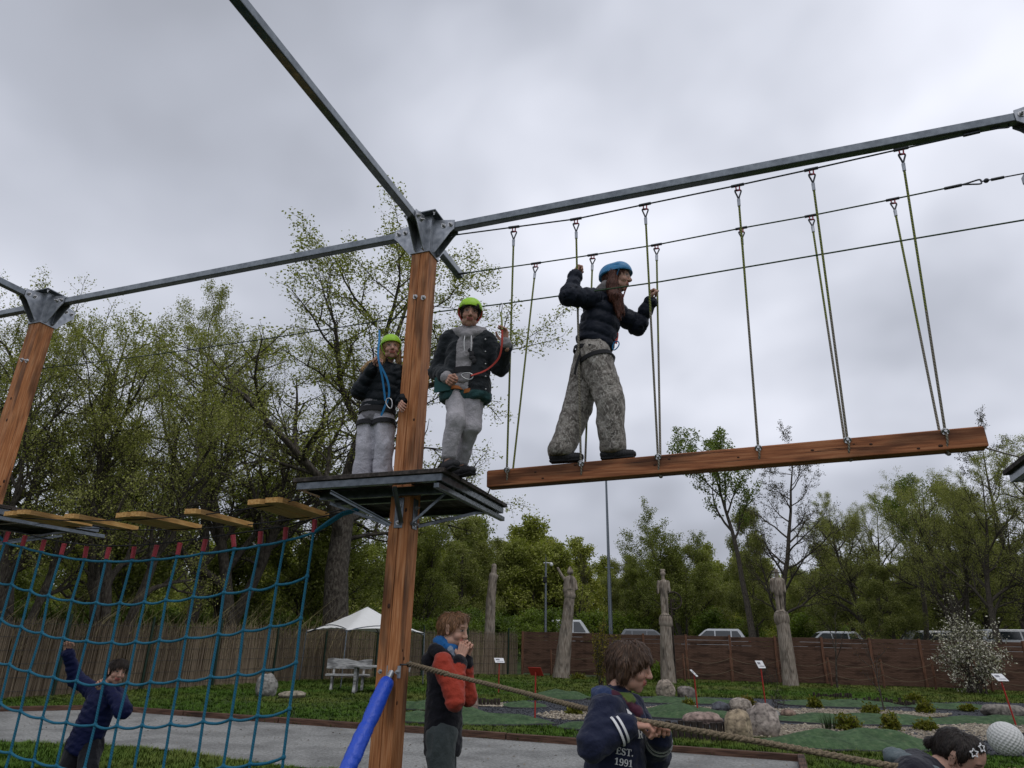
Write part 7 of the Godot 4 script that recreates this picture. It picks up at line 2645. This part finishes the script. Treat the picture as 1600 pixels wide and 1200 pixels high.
	var ln := thing("lanyard", "red lanyard at the waist of the girl in the blue helmet", "lanyard", o.position + off)
	var rw := MB.new()
	strip(rw, smoothed([J.pel + Vector3(0.19, 0.07, 0.07) - off, J.pel + Vector3(0.22, 0.2, 0.0) - off, J.pel + Vector3(0.21, 0.32, -0.1) - off, world(loc(2.1, 0.11, 4.76)) - o.position - off], 20), 0.022, Vector3(0.4, 0, 1))
	put(rw, "red_webbing", M.webred, ln)
	var cb := MB.new()
	carabiner(cb, J.pel + Vector3(0.185, 0.04, 0.09) - off, Vector3(0.4, 0.9, 0), Vector3(0.9, -0.4, 0.2), 0.9)
	put(cb, "carabiner", M.webblue, ln)


func climber() -> void:
	var J := joints({"head": [0.064, 1.255, 0.06], "neck": [-0.02, 1.12, -0.01], "pel": [-0.152, 0.67, -0.054], "sr": [-0.17, 1.07, -0.09], "sl": [0.1, 1.055, 0.05], "er": [-0.40, 1.18, -0.14], "wr": [-0.468, 1.42, -0.01], "el": [0.27, 0.96, 0.22], "wl": [0.06, 1.13, 0.165], "hr": [-0.215, 0.649, -0.077], "hl": [-0.07, 0.658, -0.025], "kr": [-0.2, 0.36, 0.02], "kl": [0.02, 0.37, 0.1], "ar": [-0.2, 0.085, -0.06], "al": [0.06, 0.085, 0.03]})
	var sk := Color(0.5, 0.3, 0.22)
	var S := {"hs": 0.88, "skin": sk, "hair": Color(0.035, 0.024, 0.018), "face": facing(Vector3(0.72, -0.12, 0.68), Vector3(0.22, 1, 0)), "toe_r": Vector3(0.3, 0, 0.95), "toe_l": Vector3(0.5, 0, 0.86),
		"hand_r": [Vector3(-0.05, 0.9, 0.2), Vector3(0.5, 0.1, 0.7), 1.0, [1.2, 1.2, 0.7]], "hand_l": [Vector3(-0.6, 0.55, 0.2), Vector3(-0.1, 0.2, 0.9), -1.0, [1.2, 1.2, 0.7]]}
	var o := thing("person", "boy in a blue quilted jacket clinging to the blue rope net", "person", Vector3(-3.54, -0.0, -6.69))
	skin(o, J, S)
	trousers(o, J, {"col": Color(0.01, 0.01, 0.012), "r": 0.08, "hip": 0.105, "mat": M.cloth, "ankle": 0.8})
	jacket(o, J, {"col": Color(0.009, 0.015, 0.055), "r": 0.122, "wide": 1.25, "hem": 0.07, "arm": 0.062, "collar": 0.03, "quilt": 0.007, "gap": 0.05, "mat": M.puffer, "wrist": 0.66})
	S.ears = true
	hair(o, J, S, [], 1.0, 0.05)
	shoes(o, J, S, Color(0.02, 0.02, 0.022), 0.85)


func red_boy() -> void:
	var J := joints({"head": [0.005, 1.635, 0.0], "neck": [-0.04, 1.485, 0.0], "pel": [-0.03, 0.94, 0.0], "sr": [-0.05, 1.405, 0.155], "sl": [-0.02, 1.4, -0.16], "er": [0.06, 1.17, 0.25], "wr": [0.07, 1.44, 0.085], "el": [0.13, 1.18, -0.1], "wl": [0.1, 1.445, -0.03], "hr": [-0.034, 0.93, 0.085], "hl": [-0.03, 0.93, -0.085], "kr": [-0.02, 0.49, 0.09], "kl": [-0.01, 0.49, -0.09], "ar": [-0.05, 0.09, 0.09], "al": [-0.03, 0.09, -0.09]})
	var sk := Color(0.52, 0.31, 0.23)
	var S := {"hs": 1.07, "skin": sk, "hair": Color(0.21, 0.11, 0.055), "face": facing(Vector3(0.9, -0.22, 0.36), Vector3(0.12, 1, 0.05)), "toe_r": Vector3(0.95, 0, 0.3), "toe_l": Vector3(0.97, 0, 0.1),
		"hand_r": [Vector3(0.25, 0.85, -0.25), Vector3(-0.1, 0.25, -0.9), 1.0, [0.75, 0.8, 0.5]], "hand_l": [Vector3(0.2, 0.85, 0.2), Vector3(-0.1, 0.25, 0.9), -1.0, [0.75, 0.8, 0.5]]}
	var o := thing("person", "boy with red sleeves and black vest front, hands held to his mouth", "person", Vector3(-0.405, 0.0, -5.4))
	skin(o, J, S)
	trousers(o, J, {"col": Color(0.05, 0.06, 0.062), "r": 0.088, "hip": 0.1, "ankle": 0.8, "mat": M.cloth})
	var red := Color(0.34, 0.04, 0.02)
	var blk := Color(0.007, 0.007, 0.009)
	jacket(o, J, {"col": blk, "arm_col": red, "yoke": red, "cuff_col": blk, "r": 0.13, "wide": 1.18, "hem": 0.13, "arm": 0.058, "collar": 0.02, "wrist": 0.78, "wrinkle": 0.008, "k": 0.028,
		"paint": func(v, _n, q, col): return blk if q[3] < 0.09 and (v.distance_to(J.wr) < 0.085 or v.distance_to(J.wl) < 0.085) else col})
	var hd := MB.new()
	sdf(hd, [cap(J.neck + Vector3(-0.085, 0.01, -0.06), J.neck + Vector3(-0.085, 0.01, 0.06), 0.045, 0.045, blk), cap(J.neck + Vector3(-0.12, -0.06, -0.03), J.neck + Vector3(-0.12, -0.06, 0.04), 0.05, 0.05, blk), cap(J.neck + Vector3(-0.05, 0.0, 0.095), J.neck + Vector3(0.05, -0.06, 0.09), 0.04, 0.032, blk)], 0.009, 0.03, func(v, _n, _w): return wrinkle(v, 0.007))
	put(hd, "hood", M.cloth, o)
	var sc := MB.new()
	var blue := Color(0.015, 0.11, 0.32)
	sdf(sc, [cap(J.neck + Vector3(-0.035, 0.045, 0.0), J.neck + Vector3(0.03, 0.01, 0.01), 0.07, 0.066, blue), cap(J.neck + Vector3(0.03, 0.01, 0.04), J.neck + Vector3(0.055, -0.07, 0.05), 0.04, 0.03, Color(0.25, 0.3, 0.38))], 0.008, 0.02, func(v, _n, _w): return wrinkle(v, 0.006, 1.5))
	put(sc, "scarf", M.cloth, o)
	S.open = 0.09
	hair(o, J, S, [cap(J.head + S.face * Vector3(-0.03, 0.095, 0.06), J.head + S.face * Vector3(0.035, 0.1, 0.055), 0.03, 0.032, S.hair)], 0.97, 0.072)
	shoes(o, J, S, Color(0.02, 0.02, 0.022), 1.0)


func jacket_boy() -> void:
	var J := joints({"head": [0.131, 1.436, 0.0], "neck": [0.06, 1.29, -0.01], "pel": [0.03, 0.84, 0.0], "sr": [-0.02, 1.235, 0.125], "sl": [0.15, 1.225, -0.15], "er": [-0.095, 1.105, 0.235], "wr": [0.085, 1.19, 0.215], "el": [0.255, 1.03, -0.09], "wl": [0.245, 1.135, 0.115], "hr": [0.0, 0.83, 0.08], "hl": [0.05, 0.83, -0.08], "kr": [0.0, 0.46, 0.09], "kl": [0.06, 0.46, -0.09], "ar": [-0.03, 0.085, 0.09], "al": [0.04, 0.085, -0.09]})
	var sk := Color(0.5, 0.29, 0.215)
	var S := {"hs": 1.0, "skin": sk, "hair": Color(0.075, 0.042, 0.025), "face": facing(Vector3(0.92, -0.22, 0.34), Vector3(0.1, 1, 0.05)), "toe_r": Vector3(0.95, 0, 0.3), "toe_l": Vector3(0.97, 0, 0.1),
		"hand_r": [Vector3(0.9, 0.0, 0.05), Vector3(0.05, -0.9, -0.3), 1.0, [0.7, 0.9, 0.5]], "hand_l": [Vector3(-0.05, 0.6, 0.75), Vector3(-0.2, -0.7, 0.5), -1.0, [1.15, 1.2, 0.7]]}
	var o := thing("person", "boy with dark bobbed hair in a navy college jacket gripping the thick rope", "person", Vector3(0.50, 0.0, -3.75))
	skin(o, J, S)
	trousers(o, J, {"col": Color(0.02, 0.022, 0.03), "r": 0.088, "hip": 0.115, "ankle": 0.8, "mat": M.cloth})
	var navy := Color(0.009, 0.015, 0.036)
	var white := Color(0.5, 0.5, 0.5)
	var up: Vector3 = (J.neck - J.pel).normalized()
	var jm := jacket(o, J, {"col": navy, "r": 0.138, "wide": 1.22, "hem": 0.06, "arm": 0.066, "collar": 0.005, "collar_r": 0.07, "wrist": 0.72, "wrinkle": 0.008, "cuff": 0.12, "k": 0.03,
		"paint": func(v, _n, q, col):
			var h: float = (v - J.pel).dot(up) + 0.06
			if q[3] > 0.1 and (absf(h - 0.022) < 0.007 or absf(h - 0.045) < 0.007):
				return white
			return col})
	for s in ["r", "l"]:
		var d: Vector3 = (J["w" + s] - J["e" + s]).normalized()
		var st := MB.new()
		for t in [0.045, 0.07]:
			loop(st, J["w" + s] - d * t, d, Vector3.UP, 0.0595 + (t - 0.045) * 0.2, 0.0595 + (t - 0.045) * 0.2, 0.011)
		put(st, "cuff_stripes", M.white, o)
	var col := MB.new()
	sdf(col, [cap(J.neck + Vector3(-0.05, 0.0, 0.03), J.neck + Vector3(0.04, -0.01, 0.05), 0.046, 0.04, Color(0.09, 0.13, 0.03)), cap(J.neck + Vector3(-0.02, 0.005, 0.06), J.neck + Vector3(0.085, -0.06, 0.07), 0.03, 0.026, Color(0.07, 0.018, 0.035)), cap(J.neck + Vector3(0.06, -0.03, 0.04), J.neck + Vector3(0.1, -0.09, 0.06), 0.034, 0.028, Color(0.02, 0.025, 0.06)), cap(J.neck + Vector3(-0.08, 0.01, -0.04), J.neck + Vector3(-0.06, 0.0, 0.04), 0.045, 0.045, Color(0.03, 0.05, 0.12))], 0.008, 0.02, func(v, _n, _w): return wrinkle(v, 0.006, 1.5))
	put(col, "scarf", M.cloth, o)
	var tr := MB.new()
	strip(tr, smoothed([J.neck + Vector3(-0.015, -0.02, 0.105), J.neck + Vector3(0.02, -0.045, 0.115), J.neck + Vector3(0.05, -0.07, 0.11)], 6), 0.022, Vector3(0.3, 0.5, 1))
	put(tr, "collar_stripe", M.white, o)
	var n := Vector3(-0.05, 0.05, 1.0)
	lettering(o, jm, "EST.", Vector3(0.064, 1.07, 0.2), n, Vector3(0.15, 1, 0), 0.029, M.white)
	lettering(o, jm, "1991", Vector3(0.056, 1.027, 0.2), n, Vector3(0.15, 1, 0), 0.029, M.white)
	lettering(o, jm, "R", Vector3(0.19, 1.14, 0.16), Vector3(0.5, 0.0, 0.85), Vector3(0.05, 1, 0), 0.04, M.white, "chest_letter")
	var hb: Basis = S.face
	var g := func(x, y, z): return J.head + hb * Vector3(x, y, z)
	var hc: Color = S.hair
	S.ears = false
	hair(o, J, S, [cap(g.call(-0.075, 0.02, -0.02), g.call(-0.075, -0.05, -0.015), 0.035, 0.03, hc), cap(g.call(0.075, 0.02, -0.02), g.call(0.075, -0.05, -0.015), 0.035, 0.03, hc), cap(g.call(0, 0.0, -0.06), g.call(0, -0.07, -0.06), 0.065, 0.05, hc), cap(g.call(-0.045, 0.055, 0.07), g.call(0.045, 0.055, 0.07), 0.026, 0.026, hc), cap(g.call(-0.065, 0.03, 0.05), g.call(-0.075, -0.01, 0.035), 0.022, 0.016, hc)], 1.04, 0.045)
	shoes(o, J, S, Color(0.02, 0.02, 0.022), 0.95)


func stooping_girl() -> void:
	var J := joints({"head": [0.41, 1.125, 0.02], "neck": [0.28, 1.05, 0.0], "pel": [0.0, 0.78, -0.06], "sr": [0.15, 1.045, 0.13], "sl": [0.31, 1.045, -0.13], "er": [0.17, 0.83, 0.27], "wr": [0.36, 1.01, 0.24], "el": [0.46, 0.84, -0.03], "wl": [0.515, 1.02, 0.17], "hr": [-0.03, 0.76, 0.02], "hl": [0.03, 0.76, -0.14], "kr": [0.04, 0.42, 0.03], "kl": [0.1, 0.42, -0.15], "ar": [-0.06, 0.085, 0.0], "al": [0.0, 0.085, -0.16]})
	var sk := Color(0.5, 0.3, 0.22)
	var S := {"hs": 0.86, "skin": sk, "hair": Color(0.022, 0.016, 0.013), "face": facing(Vector3(0.52, -0.58, 0.63), Vector3(0.32, 0.82, 0.45)), "toe_r": Vector3(0.95, 0, 0.3), "toe_l": Vector3(0.97, 0, 0.1),
		"hand_r": [Vector3(0.7, 0.35, -0.05), Vector3(0.05, 0.1, -0.9), 1.0, [1.15, 1.2, 0.7]], "hand_l": [Vector3(0.05, 0.85, 0.1), Vector3(-0.1, 0.0, 0.9), -1.0, [1.15, 1.2, 0.7]]}
	var o := thing("person", "girl with star hair clips bending down over the rope at the bottom right", "person", Vector3(1.48, 0.0, -3.2))
	skin(o, J, S)
	trousers(o, J, {"col": Color(0.03, 0.033, 0.045), "r": 0.088, "hip": 0.115, "ankle": 0.8, "mat": M.cloth})
	jacket(o, J, {"col": Color(0.012, 0.014, 0.02), "r": 0.128, "wide": 1.22, "hem": 0.06, "arm": 0.07, "collar": 0.0, "collar_r": 0.066, "wrist": 0.74, "wrinkle": 0.008})
	var hd := MB.new()
	var gr := Color(0.14, 0.175, 0.185)
	sdf(hd, [cap(J.neck + Vector3(-0.11, 0.05, 0.06), J.neck + Vector3(-0.04, 0.02, 0.11), 0.024, 0.026, gr), cap(J.neck + Vector3(-0.04, 0.02, 0.12), J.neck + Vector3(0.04, -0.07, 0.12), 0.026, 0.024, gr), cap(J.neck + Vector3(-0.11, 0.06, 0.06), J.neck + Vector3(-0.11, 0.06, -0.05), 0.026, 0.026, gr), cap(J.neck + Vector3(-0.11, 0.07, -0.05), J.neck + Vector3(-0.03, 0.04, -0.12), 0.034, 0.034, gr), cap(J.neck + Vector3(-0.06, -0.01, -0.02), J.neck + Vector3(-0.06, -0.01, 0.05), 0.045, 0.045, gr)], 0.008, 0.025, func(v, _n, _w): return wrinkle(v, 0.006))
	put(hd, "hood", M.fleece, o)
	var hb: Basis = S.face
	var g := func(x, y, z): return J.head + hb * (Vector3(x, y, z) * 0.86)
	S.ears = true
	S.open = 0.097
	S.strand = 0.6
	hair(o, J, S, [cap(g.call(0, 0.0, -0.1), g.call(0, -0.03, -0.13), 0.03, 0.026, S.hair)], 0.97, 0.078)
	for k in 2:
		var m := MB.new()
		var out := []
		for q in 10:
			var th := PI / 2 + TAU * q / 10.0
			out.append(Vector2(cos(th), sin(th)) * (0.0175 if q % 2 == 0 else 0.0085))
		var at: Vector3 = g.call([-0.068, -0.03][k], [0.078, 0.104][k], [0.05, 0.055][k])
		var nn: Vector3 = (at - g.call(0, 0.03, -0.01)).normalized()
		var f := facing(nn)
		for q in 10:
			var a: Vector2 = out[q]
			var b: Vector2 = out[(q + 1) % 10]
			m.rod(at + nn * 0.012 + f.x * a.x + f.y * a.y, at + nn * 0.012 + f.x * b.x + f.y * b.y, 0.0022, 0.0022, 5)
		put(m, "star_clip", M.white, o)
	shoes(o, J, S, Color(0.02, 0.02, 0.022), 0.92)


func stamp(what: String) -> void:
	print("%6d ms  %s" % [Time.get_ticks_msec(), what])


func _ready() -> void:
	noise.seed = 4
	noise.frequency = 0.02
	noise.fractal_octaves = 3
	rng.seed = 1
	camera_and_sky()
	materials()
	land()
	golf_course()
	grass()
	litter()
	reed_fence()
	wooden_fence()
	stamp("land")
	trees()
	stamp("trees")
	course()
	stamp("course")
	rope_fence()
	picnic()
	carvings()
	lamps()
	cars()
	stamp("garden")
	people()
	stamp("people")
